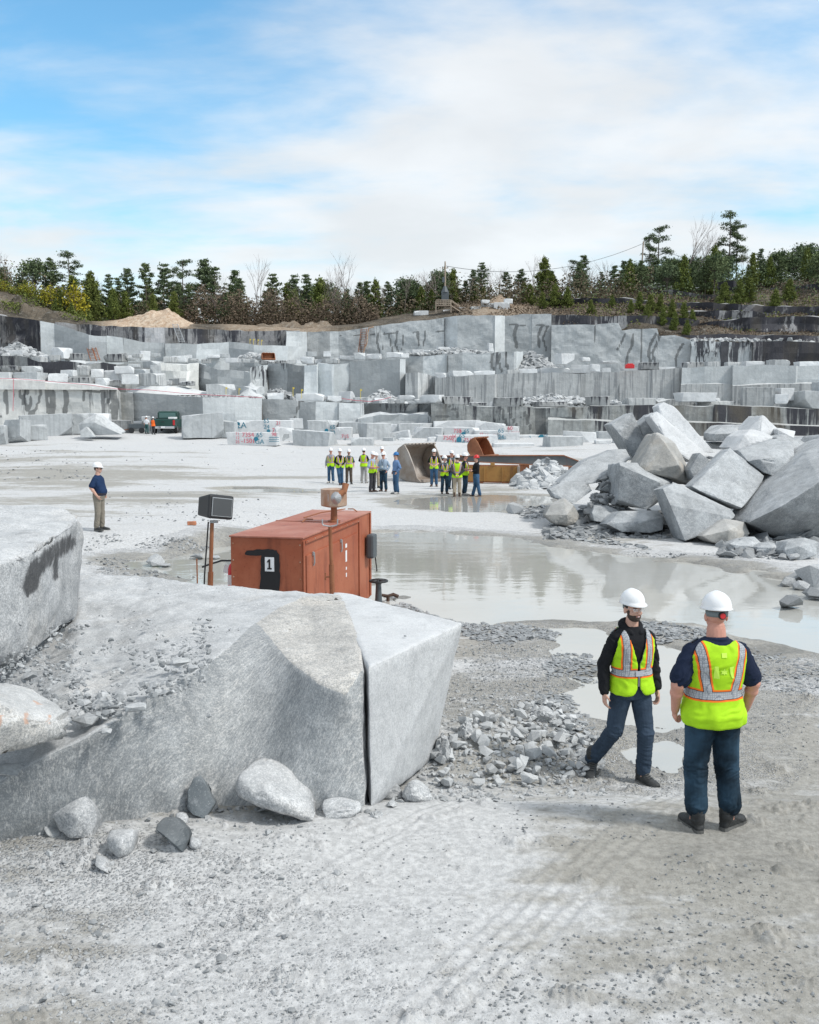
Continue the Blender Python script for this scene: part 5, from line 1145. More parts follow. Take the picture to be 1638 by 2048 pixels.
# the triangular block and its small wedge
hull_block('dark triangular block with a bright slanting edge on the quarry floor', 93, [(156, 848, .2), (188, 827, .8), (192, 827, .6), (245, 864, .3), (243, 869, .0), (195, 871, .0), (162, 868, .0), (190, 845, -.3)], 2.2, mat=MG_far, tone=-.08, bevel=.03, edge=.6, amp=.05, sc=.8, seed=660)
hull_block('small wedge at the left foot of the dark triangular block', 91.5, [(160, 862, .2), (172, 853, .4), (190, 874, .0), (160, 875, .0)], .9, mat=MG_far, tone=0., bevel=.02, edge=.6, amp=.03, sc=.8, seed=661)
# painted marks on sawn faces (numbers, dots, grade stamps), as parts of their blocks
def paint(lab, items):
    o, x0, y0, x1, y1, Y = BL[lab]
    co = get_co(o.data)
    for kind, px, py, size, m in items:
        yq = Y - .12; p = at(px, py, yq)
        if kind == 'dot':
            bm = bmesh.new(); bmesh.ops.create_cone(bm, cap_ends=True, segments=14, radius1=size, radius2=size, depth=.02); bmesh.ops.rotate(bm, matrix=Matrix.Rotation(R(90), 3, 'X'), verts=bm.verts[:]); me = bm_mesh(bm)
        elif kind == 'lines':
            bm = bmesh.new()
            for k in range(3): box_bm(bm, (0, 0, -k * .17), (size, .02, .05))
            me = bm_mesh(bm)
        else:
            me = text_mesh(kind, size); me.transform(Matrix.Rotation(R(90), 4, 'X'))
            if m is M_teal or True:
                pass
        ch = link('paint_mark', me, m); ch.parent = o
        # drop the mark onto the face below it
        q = p - o.location
        dg = ray_to(o, p)
        ch.location = dg - o.location
from mathutils.bvhtree import BVHTree
def ray_to(o, p):
    org = Vector((0, 0, CH)); d = (p - org).normalized()
    bv = BVHTree.FromPolygons([v.co + o.location for v in o.data.vertices], [list(f.vertices) for f in o.data.polygons])
    h = bv.ray_cast(org, d)
    return (h[0] - d * .10) if h[0] is not None else p
paint('long low sawn block with red and teal paint marks on the floor', [('71\n12\n25', 475, 876, .36, M_redmark), ('7354\n-1501', 496, 876, .55, M_redmark), ('dot', 512, 878, .2, M_teal), ('65\nGA', 519, 877, .6, M_teal), ('98', 548, 869, .45, M_redmark), ('lines', 548, 875, .9, M_teal)])
paint('painted block standing behind the right end of the long marked block', [('65\n24', 533, 848, .6, M_teal), ('21\n01', 557, 851, .5, M_redmark), ('7354', 556, 861, .6, M_redmark), ('dot', 537, 862, .18, M_teal)])
paint('pale block with a teal painted panel behind the long marked block', [('2A', 483, 851, .9, M_teal), ('dot', 476, 848, .2, M_teal)])
paint('narrow upright block bearing a teal mark', [('65\n20', 665, 860, .55, M_teal)])
paint('block with a pale top behind the broken-ended block', [('dot', 653, 861, .2, M_teal)])
paint('grey block behind the white-faced one with pink writing', [('78', 681, 858, .5, M_redmark), ('lines', 681, 864, .8, M_teal)])
paint('white-faced block with faint pink writing beside the gap', [('71S', 690, 873, .5, M_redmark)])
paint('marked block in the stack with pink numbers and a teal dot', [('755', 915, 862, .55, M_redmark), ('0\n2', 921, 867, .4, M_redmark), ('dot', 927, 868, .22, M_teal), ('65\nSA', 933, 868, .55, M_teal), ('35', 951, 869, .5, M_redmark)])
paint('long white sawn block with pink numbers at the bottom of the stack', [('7507', 898, 876, .6, M_redmark), ('11\n21', 908, 878, .5, M_redmark), ('dot', 918, 879, .25, M_teal), ('65\n24', 924, 878, .6, M_teal), ('lines', 927, 884, 1.6, M_teal), ('7512', 938, 880, .5, M_redmark)])
paint('sawn block with small pink dashes right of the numbered blocks', [('35', 963, 869, .45, M_redmark), ('11', 973, 871, .45, M_redmark), ('11', 989, 872, .45, M_redmark)])
paint('sawn block with a teal painted patch and lines beneath it', [('65\n24', 1002, 868, .6, M_teal), ('lines', 1003, 874, .9, M_teal)])
paint('pink-lettered block rising behind the teal patch block', [('60\n14', 1020, 862, .55, M_redmark), ('7350', 1032, 866, .35, M_redmark)])
paint('small block with a single round teal dot at the back right of the stack', [('dot', 1054, 860, .3, M_teal), ('735', 1043, 864, .35, M_redmark)])
paint('wide pale block with a teal dot at its right end', [('dot', 1083, 876, .35, M_teal), ('65', 1092, 872, .4, M_teal), ('2', 1060, 876, .5, M_teal)])
# blocks lying along the benches: (row name, depth, style, [(x0, y0, x1, y1, style, yaw, chop)])
ROWS = [
 ('above the heart-stained wall', 112, [(-40, 742, 20, 760, 'l', 6, 2), (24, 742, 86, 762, 'f', -12, 1), (90, 745, 134, 763, 'l', 18, 2), (134, 753, 180, 766, 's', 0, 2), (190, 754, 216, 770, 'l', -8, 1), (214, 758, 240, 772, 's', 6, 2), (240, 746, 276, 767, 'l', 12, 1), (272, 744, 326, 770, 'd', -14, 2)]),
 ('in the left-hand second-bench jumble', 116, [(176, 736, 206, 754, 'l', 20, 2), (204, 739, 242, 764, 'l', -8, 1), (154, 729, 176, 749, 'd', 0, 1), (224, 730, 268, 746, 'l', 12, 2), (262, 736, 300, 752, 'f', -20, 2), (38, 730, 80, 746, 'f', 15, 3), (0, 730, 34, 742, 's', 0, 2), (120, 738, 150, 752, 'l', -10, 2), (296, 728, 322, 748, 'f', 25, 3)]),
 ('under the overhanging face', 116, [(404, 766, 470, 790, 'f', 14, 2), (474, 770, 525, 790, 'f', -20, 3), (530, 784, 568, 799, 'l', 10, 2), (590, 785, 648, 801, 'l', -5, 2), (650, 790, 684, 803, 'l', 15, 2), (676, 781, 712, 804, 'l', -30, 2), (706, 793, 740, 805, 'd', 0, 1), (742, 794, 780, 806, 'l', 20, 2), (782, 792, 808, 805, 'd', 0, 1)]),
 ('at the far left third bench', 126, [(10, 699, 50, 713, 'l', -10, 2), (48, 706, 72, 720, 'l', 12, 2), (74, 708, 96, 722, 'l', 0, 1), (96, 708, 118, 720, 'd', 8, 1), (98, 693, 140, 716, 'l', -20, 3), (127, 705, 168, 720, 's', 4, 0)]),
 ('below the pale sloping wall', 134, [(206, 706, 248, 722, 's', -6, 2), (238, 704, 252, 716, 'd', 0, 1), (250, 709, 272, 720, 'l', 14, 3), (276, 700, 300, 720, 'l', 24, 3), (298, 705, 318, 713, 'f', 0, 2), (262, 706, 284, 714, 'd', -15, 2), (325, 712, 352, 724, 'd', 5, 1), (344, 710, 372, 723, 'l', 0, 1), (380, 716, 396, 723, 'd', 0, 0), (402, 717, 420, 725, 's', 0, 0), (450, 714, 474, 724, 'l', 0, 0), (473, 716, 484, 724, 'l', 5, 0), (482, 716, 512, 724, 'd', 0, 1)]),
 ('in the mid third-bench line', 138, [(518, 719, 548, 727, 's', 0, 1), (548, 719, 572, 727, 's', 3, 1), (571, 718, 590, 727, 'd', 0, 1), (590, 718, 602, 726, 'l', 20, 1), (601, 712, 628, 726, 'l', -5, 1), (628, 717, 644, 726, 'l', 6, 1), (644, 716, 678, 726, 'd', -4, 1), (646, 701, 661, 712, 'l', 0, 0), (676, 710, 716, 720, 'l', 8, 2), (708, 704, 730, 718, 'f', 0, 1), (731, 706, 764, 717, 'l', -10, 2), (772, 703, 806, 714, 'l', 0, 1), (800, 705, 818, 714, 'l', 10, 1)]),
 ('atop the striped slab wall', 142, [(824, 697, 848, 710, 'l', 0, 2), (846, 700, 880, 710, 'f', -8, 1), (872, 692, 902, 710, 'l', 10, 2), (898, 696, 916, 710, 'd', -15, 2), (915, 698, 948, 707, 's', 5, 3), (942, 700, 990, 708, 'l', 0, 1), (975, 684, 988, 702, 'l', 15, 2)]),
 ('atop the drill-striped wall', 126, [(868, 744, 894, 757, 'l', -10, 2), (899, 740, 948, 752, 'l', 12, 2), (950, 740, 990, 749, 'l', 0, 1), (1014, 738, 1040, 748, 'd', 5, 1), (1036, 736, 1078, 747, 'l', -6, 2), (1078, 734, 1140, 745, 'l', 3, 1), (1110, 705, 1150, 727, 'l', 28, 1), (1110, 716, 1130, 732, 'l', -20, 3), (1140, 728, 1196, 745, 'l', -12, 3), (1180, 727, 1200, 742, 'l', 10, 2), (1204, 734, 1222, 744, 'l', 0, 2)]),
 ('on the upper right bench', 121, [(1280, 723, 1320, 738, 's', -5, 0), (1318, 732, 1350, 738, 'l', 0, 1), (1370, 722, 1414, 735, 's', 6, 2), (1414, 721, 1440, 734, 'd', 0, 0), (1454, 722, 1482, 732, 'd', 0, 1), (1490, 721, 1530, 732, 'l', 2, 0), (1540, 717, 1584, 731, 'd', -8, 2), (1600, 721, 1640, 731, 'l', 0, 0)]),
 ('above the brown-stained wall', 106, [(838, 787, 888, 804, 'l', -15, 2), (794, 789, 830, 798, 'l', 10, 3), (884, 791, 946, 808, 's', 5, 0), (940, 803, 975, 812, 's', 0, 0), (988, 793, 1048, 813, 's', -4, 2), (1073, 801, 1136, 812, 's', 3, 0), (1170, 790, 1224, 811, 's', -18, 0), (1254, 794, 1314, 812, 'd', 3, 1), (1310, 796, 1392, 813, 'd', 4, 2), (1398, 800, 1466, 812, 'd', -3, 1), (1488, 772, 1556, 812, 'd', -10, 0), (1550, 774, 1592, 800, 'l', 20, 1), (1550, 786, 1580, 806, 'l', -10, 2), (1582, 780, 1700, 816, 'f', 14, 3), (1648, 760, 1720, 800, 'f', 0, 2)]),
 ('on the rim by the platform', 182, [(828, 620, 858, 630, 'l', 0, 1), (884, 618, 914, 627, 's', 5, 1), (915, 613, 940, 626, 'l', 0, 1), (940, 612, 962, 624, 'd', 4, 1), (962, 605, 990, 622, 'l', -5, 1), (988, 603, 1020, 618, 'l', 0, 1), (962, 598, 980, 606, 'l', 10, 2), (1008, 596, 1026, 606, 'l', 0, 2)]),
]
frng = random.Random(77)
def filler(rn, Y, px0, px1, ybase, w, h, sty, gap=.6):
    l, px = [], px0
    while px < px1:
        ww = frng.uniform(*w); hh = frng.uniform(*h); yb = np.interp(px, [q[0] for q in ybase], [q[1] for q in ybase]); st = frng.choice(sty)
        if frng.random() > gap * .5: l.append((px, yb - hh, px + ww, yb, st, frng.uniform(-28, 28), frng.choice((0, 1, 2, 3))))
        px += ww * frng.uniform(.6, 1.25)
    ROWS.append((rn, Y, l))
filler('in the back floor row', 101, 340, 1190, [(340, 868), (1190, 868)], (18, 50), (10, 30), 'lfl', .6)
filler('in the front rubble row on the floor', 92, 560, 880, [(560, 880), (880, 886)], (12, 28), (7, 16), 'lf', 1.3)
filler('behind the heart-stained wall row', 119, 0, 400, [(0, 752), (400, 772)], (16, 44), (7, 16), 'lfsd', .9)
filler('on the left jumble terrace', 124, 60, 400, [(0, 722), (400, 740)], (16, 44), (6, 15), 'lfd', .9)
filler('on the middle ledge terrace', 112, 720, 880, [(720, 806), (880, 806)], (10, 30), (5, 12), 'lfd', .3)
filler('behind the third-bench slabs', 146, 330, 840, [(330, 716), (840, 708)], (12, 34), (4, 10), 'lfl', 1.1)
filler('at the foot of the tall upper wall', 158, 1000, 1380, [(1000, 708), (1380, 740)], (12, 34), (4, 10), 'lf', 1.1)
filler('on the stained right bench', 109, 1180, 1640, [(1180, 806), (1640, 806)], (12, 34), (5, 13), 'lfd', .7)
RADJ = {'s': 'dark-streaked', 'l': 'pale', 'f': 'plain grey', 'd': 'drill-grooved'}
for ri, (rn, Y, lst) in enumerate(ROWS):
    lst = sorted(lst)
    for i, (x0, y0, x1, y1, st, yaw, ch) in enumerate(lst):
        w_ = 'last' if i == len(lst) - 1 else ordw(i + 1)
        box_block(('%s block, %s from left %s' % (RADJ[st], w_, rn)).replace('last from left', 'rightmost'), x0, y0, x1, y1, Y + (i % 3) * .8, st, R(yaw), .8, ch, 800 + ri * 30 + i, tone=.04 * ((i * 7) % 5 - 2), group='loose blocks ' + rn)
box_block('flat striped slab bridging two blocks on the lowest right bench', 1360, 783, 1434, 802, 104.5, 'l', R(3), .6, 1, 960, name='granite_slab', cat='stone slab')
heap('rock_mound', 'pale rounded rock mound under the overhanging bench face', 470, 530, 768, 117, Zat(795, 117), MG_far, 6, 0., 73, .5, cat='rock mound', rough=.2)
heap('rock_mound', 'dusty slope of pale stone below the jumbled blocks left of centre', 235, 440, 764, 119, Zat(786, 119), MG_farlight, 8, 0., 74, .35, cat='rock mound', rough=.15)
heap('rock_mound', 'ragged lichen-stained rock bank under the middle treeline', 440, 720, 640, 180, Zat(664, 180), M_hill, 9, .25, 75, .6, cat='rock mound', rough=.5)
heap('rock_mound', 'dark bouldery bank under the left-hand pines', -60, 200, 604, 176, Zat(650, 176), M_hill, 12, .0, 76, .25, cat='rock mound', rough=.45)
heap('rock_mound', 'tan stony mound on the rim right of the wooden platform', 940, 1060, 594, 186, Zat(622, 186), M_hill, 9, .6, 77, .5, cat='rock mound', rough=.3)
# ------------------------------------------------------------------ people
def ell_rings(bm, rings, n=28, e=2.4):
    """closed loft of horizontal superellipses (z, rx, ry, cx, cy)"""
    R_ = []
    for z, rx, ry, cx, cy in rings:
        r = []
        for k in range(n):
            a = 2 * math.pi * k / n; c, s = math.cos(a), math.sin(a)
            r.append(bm.verts.new((cx + rx * math.copysign(abs(c) ** (2 / e), c), cy + ry * math.copysign(abs(s) ** (2 / e), s), z)))
        R_.append(r)
    for A, B in zip(R_, R_[1:]):
        for k in range(n): bm.faces.new((A[k], A[(k + 1) % n], B[(k + 1) % n], B[k]))
    bm.faces.new(list(reversed(R_[0]))); bm.faces.new(R_[-1])
def ball(bm, c, r, M=None, seg=16):
    q = bmesh.ops.create_uvsphere(bm, u_segments=seg, v_segments=seg // 2 + 2, radius=1.0)['verts']
    bmesh.ops.transform(bm, matrix=Matrix.Translation(Vector(c)) @ (M or Matrix.Identity(4)) @ Matrix.Diagonal((*(r if isinstance(r, tuple) else (r, r, r)), 1)), verts=q)
    return q
def limb(bm, pts, rad, n=14):
    """tapering limb with rounded joints; extra points smooth the bends"""
    P, Rr = [], []
    for i in range(len(pts) - 1):
        a, b = Vector(pts[i]), Vector(pts[i + 1])
        for t in (0, .33, .66): P.append(a.lerp(b, t)); Rr.append(rad[i] + (rad[i + 1] - rad[i]) * t)
    P.append(Vector(pts[-1])); Rr.append(rad[-1])
    tube_bm(bm, P, Rr, n)
    for p, r in zip(pts, rad): ball(bm, p, r * .985, seg=12)
def remesh(bm, vox, it=3, fac=.5):
    me = bm_mesh(bm); o = bpy.data.objects.new('tmp', me); COL.objects.link(o)
    m = o.modifiers.new('r', 'REMESH'); m.mode = 'VOXEL'; m.voxel_size = vox
    m = o.modifiers.new('s', 'SMOOTH'); m.factor = fac; m.iterations = it
    me2 = bpy.data.meshes.new_from_object(o.evaluated_get(C.evaluated_depsgraph_get()))
    bpy.data.objects.remove(o); bpy.data.meshes.remove(me)
    me2.polygons.foreach_set('use_smooth', [True] * len(me2.polygons)); return me2
def folds(me, amp, f=(9, 9, 20), seed=0, where=None):
    co, no = get_co(me), get_no(me)
    wv_ = fbm(co[:, 0] * 4, co[:, 1] * 4, co[:, 2] * 4, o=2, s=seed + 50)
    d = fbm(co[:, 0] * f[0] + wv_ * 1.4, co[:, 1] * f[1] + wv_, co[:, 2] * f[2] + co[:, 0] * 9 + wv_ * 2.2, o=3, s=seed)
    d = .75 - 1.3 * np.abs(d)
    if where is not None: d = d * where(co)
    set_co(me, co + no * (d * amp)[:, None])
def cloth(name, col, rough=.85, var=.12, sc=30., bump=.25):
    return plain(name, col, rough, bump=bump, bscale=sc, var=var, spec=.2)
M_skin = plain('skin', (.56, .33, .25), .5, bump=.1, bscale=60, var=.08)
M_skinr = plain('ruddy_skin', (.55, .27, .20), .5, bump=.1, bscale=60, var=.08)
M_hair = plain('dark_brown_hair', (.05, .035, .028), .8, bump=.6, bscale=90)
M_lips = plain('lips', (.42, .17, .15), .5)
M_eye = plain('eye', (.05, .035, .03), .2)
M_hat = plain('white_hard_hat', (.80, .81, .82), .28)
M_hatb = plain('blue_hard_hat', (.01, .13, .36), .3)
M_hatr = plain('red_hard_hat', (.55, .02, .02), .3)
M_sneak = plain('pale_shoe', (.42, .41, .39), .8, var=.2)
M_boot = plain('black_boot_leather', (.025, .027, .028), .6, bump=.5, bscale=25, var=.4)
M_bootbr = plain('brown_boot', (.07, .04, .028), .7, bump=.3, bscale=25, var=.3)
M_sole = plain('dusty_sole', (.11, .11, .105), .85, bump=.8, bscale=30, var=.3)
M_beltm = plain('leather_belt', (.03, .02, .016), .6)
CL = {
 'black': cloth('black_cotton', (.012, .013, .016)), 'navy': cloth('navy_cotton', (.012, .02, .045)), 'navy2': cloth('navy_polo', (.015, .035, .09)), 'jeans': cloth('blue_denim', (.045, .10, .18), var=.35, sc=14), 'jeansd': cloth('dark_denim', (.020, .044, .070), var=.75, sc=16),
 'slate': cloth('slate_blue_chino', (.035, .055, .085), var=.2), 'khaki': cloth('khaki_cotton', (.36, .31, .24)), 'olive': cloth('grey_khaki', (.22, .20, .165)), 'brown': cloth('brown_canvas', (.10, .08, .065)), 'grey': cloth('grey_cotton', (.33, .32, .31)),
 'ltblue': cloth('light_blue_shirt', (.30, .38, .48), sc=60), 'blue': cloth('blue_shirt', (.14, .23, .40), sc=60), 'check': cloth('grey_checked_shirt', (.26, .27, .30), sc=60, var=.3), 'plaid': cloth('dark_plaid_shirt', (.07, .09, .10), sc=60, var=.6), 'white': cloth('white_cotton', (.74, .75, .77)),
 'charcoal': cloth('charcoal_cotton', (.05, .05, .055)), 'teal': cloth('green_jeans', (.04, .10, .10)), 'orange': cloth('orange_hi_vis', (.85, .16, .03))}
def mk_vest(name, base=(.44, .78, .02), orange=True, back=False, zb=1.105, detail=True):
    m, nt, b = newmat(name)
    tc = N(nt, 'ShaderNodeTexCoord'); P = tc.outputs['Object']; sp = N(nt, 'ShaderNodeSeparateXYZ'); L(nt, P, sp.inputs[0])
    x, y, z = sp.outputs
    ax = math_(nt, 'ABSOLUTE', x)
    dz = math_(nt, 'ABSOLUTE', math_(nt, 'SUBTRACT', z, zb))
    # upright bands: parallel in front, spreading towards the shoulders behind
    isb = math_(nt, 'GREATER_THAN', y, 0.0)
    slope = math_(nt, 'ADD', .02, math_(nt, 'MULTIPLY', isb, .17))
    xc = math_(nt, 'ADD', math_(nt, 'SUBTRACT', .112, math_(nt, 'MULTIPLY', isb, .012)), math_(nt, 'MULTIPLY', math_(nt, 'SUBTRACT', z, zb), slope))
    dx = math_(nt, 'ADD', math_(nt, 'ABSOLUTE', math_(nt, 'SUBTRACT', ax, xc)), math_(nt, 'MULTIPLY', math_(nt, 'LESS_THAN', z, zb), 1.0))
    d = math_(nt, 'MINIMUM', dz, dx)
    col = mixc(nt, mapr(nt, noise_(nt, P, 7, 4, .6), .3, .7), tuple(c * .82 for c in base), base)
    col = mixc(nt, math_(nt, 'LESS_THAN', d, .047), col, (.95, .20, .03) if orange else (.85, .55, .10))
    col = mixc(nt, math_(nt, 'LESS_THAN', d, .033), col, (.02, .02, .022))
    v = N(nt, 'ShaderNodeTexVoronoi', feature='DISTANCE_TO_EDGE'); v.inputs['Scale'].default_value = 60; v.inputs['Randomness'].default_value = .15; L(nt, P, v.inputs['Vector'])
    sil = mixc(nt, math_(nt, 'LESS_THAN', v.outputs[0], .08), (.44, .455, .475), (.22, .24, .27))
    col = mixc(nt, math_(nt, 'LESS_THAN', d, .028), col, sil)
    L(nt, col, b.inputs['Base Color']); b.inputs['Roughness'].default_value = .7; b.inputs['Specular IOR Level'].default_value = .2
    bp = N(nt, 'ShaderNodeBump'); bp.inputs['Strength'].default_value = .3; bp.inputs['Distance'].default_value = .004
    L(nt, noise_(nt, P, 14, 3), bp.inputs['Height']); L(nt, bp.outputs[0], b.inputs['Normal'])
    return m
M_vest = mk_vest('lime_vest'); M_vestp = mk_vest('lime_vest_plain_bands', orange=False)
M_piping = plain('grey_piping', (.25, .27, .28), .7); M_vestpatch = plain('pale_lime_patch', (.60, .90, .10), .7)
TOR = [(.84, .150, .108, 0, .005), (.93, .172, .122, 0, .005), (1.03, .160, .112, 0, 0), (1.13, .160, .112, 0, -.003), (1.24, .174, .122, 0, -.004), (1.34, .186, .124, 0, .0), (1.405, .188, .115, 0, .006), (1.45, .172, .098, 0, .012), (1.482, .138, .084, 0, .015), (1.508, .090, .070, 0, .015), (1.53, .06, .06, 0, .014)]
def tor(infl, z0=.84, z1=1.53, belly=0., bulk=1.):
    zs = [r[0] for r in TOR]; out_ = []
    for k in range(25):
        z = z0 + (z1 - z0) * k / 24
        v = [float(np.interp(z, zs, [r[j] for r in TOR])) for j in (1, 2, 3, 4)]
        bl = belly * math.exp(-((z - 1.08) / .13) ** 2)
        out_.append((z, v[0] * bulk + infl, v[1] * bulk + infl + bl * .5, v[2], v[3] - bl * .5))
    return out_
def person(label, loc, heading, H, pose, o, vox=.011, group=None):
    """o: outfit dict. Local frame: facing -Y, the person's right hand at -X. Heights for a 1.80 m figure, scaled by the root."""
    root = empty('person', loc, heading); k_ = H / 1.8; root.scale = (k_,) * 3; tag(root, label, 'person', group)
    bulk = o.get('bulk', 1.); belly = o.get('belly', 0.); near = vox < .008
    sh = {s: Vector((s * .168 * bulk, .008, 1.412)) for s in (-1, 1)}
    arm = {s: [sh[s], Vector(pose['elbow'][(s + 1) // 2]), Vector(pose['wrist'][(s + 1) // 2])] for s in (-1, 1)}
    leg = {s: [Vector((s * .092, 0, .90)), Vector(pose['knee'][(s + 1) // 2]), Vector(pose['ankle'][(s + 1) // 2])] for s in (-1, 1)}
    toe = pose.get('toe', (R(-12), R(12)))
    HM = Matrix.Translation((0, .005, 1.585)) @ Matrix.Rotation(pose.get('yaw', 0), 4, 'Z') @ Matrix.Rotation(pose.get('pitch', 0), 4, 'X') @ Matrix.Translation((0, -.005, -1.585))
    def hm(v): return HM @ Vector(v)
    skin = o.get('skin', M_skin)
    # ---- body: one continuous surface
    bm = bmesh.new()
    ell_rings(bm, tor(-.008, bulk=bulk))
    limb(bm, [(0, .02, 1.46), (0, .008, 1.60)], [.068 * bulk ** 1.5, .058 * bulk ** 1.5])
    ball(bm, hm((0, .008, 1.712)), (.077, .096, .093), HM.to_3x3().to_4x4()); ball(bm, hm((0, -.022, 1.655)), (.064, .076, .080), HM.to_3x3().to_4x4())
    ball(bm, hm((0, -.062, 1.612)), (.034, .032, .028), HM.to_3x3().to_4x4())
    tube_bm(bm, [hm((0, -.088, 1.705)), hm((0, -.106, 1.675)), hm((0, -.112, 1.663))], [.009, .013, .015], 10); ball(bm, hm((0, -.104, 1.660)), (.018, .014, .011), HM.to_3x3().to_4x4())
    ball(bm, hm((0, -.086, 1.722)), (.05, .013, .010), HM.to_3x3().to_4x4())
    for s in (-1, 1):
        ball(bm, hm((s * .080, .008, 1.680)), (.012, .021, .034), HM.to_3x3().to_4x4())
        ball(bm, hm((s * .036, -.066, 1.662)), (.024, .022, .022), HM.to_3x3().to_4x4())
        limb(bm, arm[s], [.060 * bulk, .047 * bulk, .030 * (1 + (bulk - 1) * .5)])
        mid = arm[s][1].lerp(arm[s][2], .3); ball(bm, mid, .048 * bulk, seg=12)
        limb(bm, [leg[s][0], leg[s][1], leg[s][2]], [.080, .046, .030])
        limb(bm, [leg[s][2], leg[s][2] + Vector((0, 0, -.03))], [.044, .04])
        # hand: palm, four bent fingers, thumb off the side
        W, E = arm[s][2], arm[s][1]; d = (W - E).normalized(); d = (d + Vector(pose.get('hand', ((0, 0, 0), (0, 0, 0)))[(s + 1) // 2])).normalized()
        fwd = Vector((0, -1, 0)); t = (fwd - d * fwd.dot(d)); t = t.normalized() if t.length > .2 else Vector((0, 0, 1)); nrm = t.cross(d)
        if nrm.x * s > 0: nrm = -nrm
        pc = W + d * .048
        Mh = Matrix((t, nrm, d)).transposed().to_4x4()
        ball(bm, pc, (.040, .017, .050), Mh); ball(bm, W + d * .015, (.030, .02, .03), Mh)
        cu = pose.get('curl', .45)
        for f_, (off, ln) in enumerate(((.029, .92), (.010, 1.), (-.010, .94), (-.028, .78))):
            p = W + d * .088 + t * off; pts = [W + d * .06 + t * off * .9, p]; ang = 0
            for q, seg_ in enumerate((.040, .026, .020)):
                ang += cu * (.55, 1., .8)[q] + .06 * f_; p = p + (d * math.cos(ang) + nrm * math.sin(ang)) * seg_ * ln; pts.append(p)
            tube_bm(bm, pts, [.0095, .0095, .009, .0082, .007], 8); ball(bm, pts[-1], .007, seg=8)
        p0 = W + d * .022 + t * .022; p1 = p0 + (d * .55 + t * .6 + nrm * .25).normalized() * .042; p2 = p1 + (d * .8 + t * .1 + nrm * .45).normalized() * .03
        tube_bm(bm, [p0, p1, p2], [.013, .0105, .0085], 8); ball(bm, p2, .0085, seg=8)
    me = remesh(bm, vox, 2 if near else 2); body = link('body', me, skin, root)
    # ---- trousers
    bm = bmesh.new(); ell_rings(bm, tor(.013, .84, 1.035, belly * .6, bulk)); 
    lr = o.get('legr', (.102, .078, .070))
    for s in (-1, 1):
        a, b, c_ = leg[s]; limb(bm, [a + Vector((0, 0, .01)), b, c_ + Vector((0, .012, o.get('cuff', .035)))], [lr[0] * bulk ** .5, lr[1], lr[2]], 18)
    me = remesh(bm, vox * 1.1, 2)
    kz = (leg[1][1].z + leg[-1][1].z) / 2
    folds(me, .011, (7, 7, 17), 3, lambda co: .25 + .9 * np.exp(-((co[:, 2] - kz) / .08) ** 2) + .9 * np.exp(-((co[:, 2] - .2) / .09) ** 2) + .5 * np.exp(-((co[:, 2] - .82) / .07) ** 2))
    tr = link('trousers', me, CL[o['legs']], root)
    # ---- shirt or jacket
    bm = bmesh.new(); hem = o.get('hem', .97); ell_rings(bm, tor(.008, hem, 1.52 if not o.get('hood') else 1.525, belly, bulk))
    for s in (-1, 1):
        a, b, c_ = arm[s]; r = o.get('armr', .058) * bulk
        if o['sleeve'] == 'long': limb(bm, [a, b, b.lerp(c_, .93)], [r + .006, r + .002, .043 + (.004 if o.get('hood') else 0)], 16)
        else:
            e_ = a.lerp(b, .78 if o['sleeve'] == 'short' else .95); limb(bm, [a, e_], [r + .008, r + .016], 18)
    if o.get('hood'):
        for q in range(13):
            t_ = math.pi * (q / 12) ; ball(bm, (.085 * math.cos(t_), .035 + .07 * math.sin(t_), 1.53 + .022 * math.sin(t_)), (.036, .034, .038), seg=10)
        for s in (-1, 1): limb(bm, [(s * .085, .03, 1.53), (s * .045, -.075, 1.47)], [.034, .022])
    elif o.get('collar', True):
        for q in range(40):
            t_ = 2 * math.pi * q / 40; kn = bulk ** 1.5; ball(bm, (.070 * kn * math.cos(t_), .014 + .066 * kn * math.sin(t_), 1.512 + .012 * math.sin(t_)), (.013, .013, .017), seg=8)
    me = remesh(bm, vox * 1.1, 2); folds(me, .008, (6, 6, 11), 5, lambda co: .4 + .6 * np.clip(np.abs(co[:, 0]) / .2, 0, 1.3))
    link('hoodie' if o.get('hood') else 'shirt', me, CL[o['top']], root)
    if o.get('belt'):
        bm = bmesh.new(); ell_rings(bm, [(1.0, .168 * bulk + .014, .118 * bulk + .014 + belly * .35, 0, -belly * .3), (1.035, .166 * bulk + .014, .117 * bulk + .014 + belly * .4, 0, -belly * .35)], 36); link('belt', bm_mesh(bm), M_beltm, root)
    # ---- vest
    if o.get('vest'):
        n, nz = (96, 84) if near else (56, 44); z0, z1 = o.get('vhem', .885), 1.515; V = []; bm = bmesh.new(); G = []
        zs = [r[0] for r in tor(0)]
        for j in range(nz + 1):
            z = z0 + (z1 - z0) * j / nz
            tt = tor(.024, z, z + .001, belly, bulk)[0]; fl = .028 * max(0, (1.12 - z) / .24) ** 1.0
            row = []
            for i in range(n):
                a = 2 * math.pi * (i + .5) / n; c, s = math.cos(a), math.sin(a); e = 2.4
                rip = 1 + (.03 * math.sin(a * 9 + 1.3) + .02 * math.sin(a * 5)) * max(0, (1.08 - z) / .2)
                zz_ = z - (.012 * abs(s) if j == 0 else 0)
                row.append(bm.verts.new(((tt[1] + fl) * rip * math.copysign(abs(c) ** (2 / e), c), tt[4] + (tt[2] + fl) * rip * math.copysign(abs(s) ** (2 / e), s), zz_)))
            G.append(row)
        opn = o.get('open', .0)
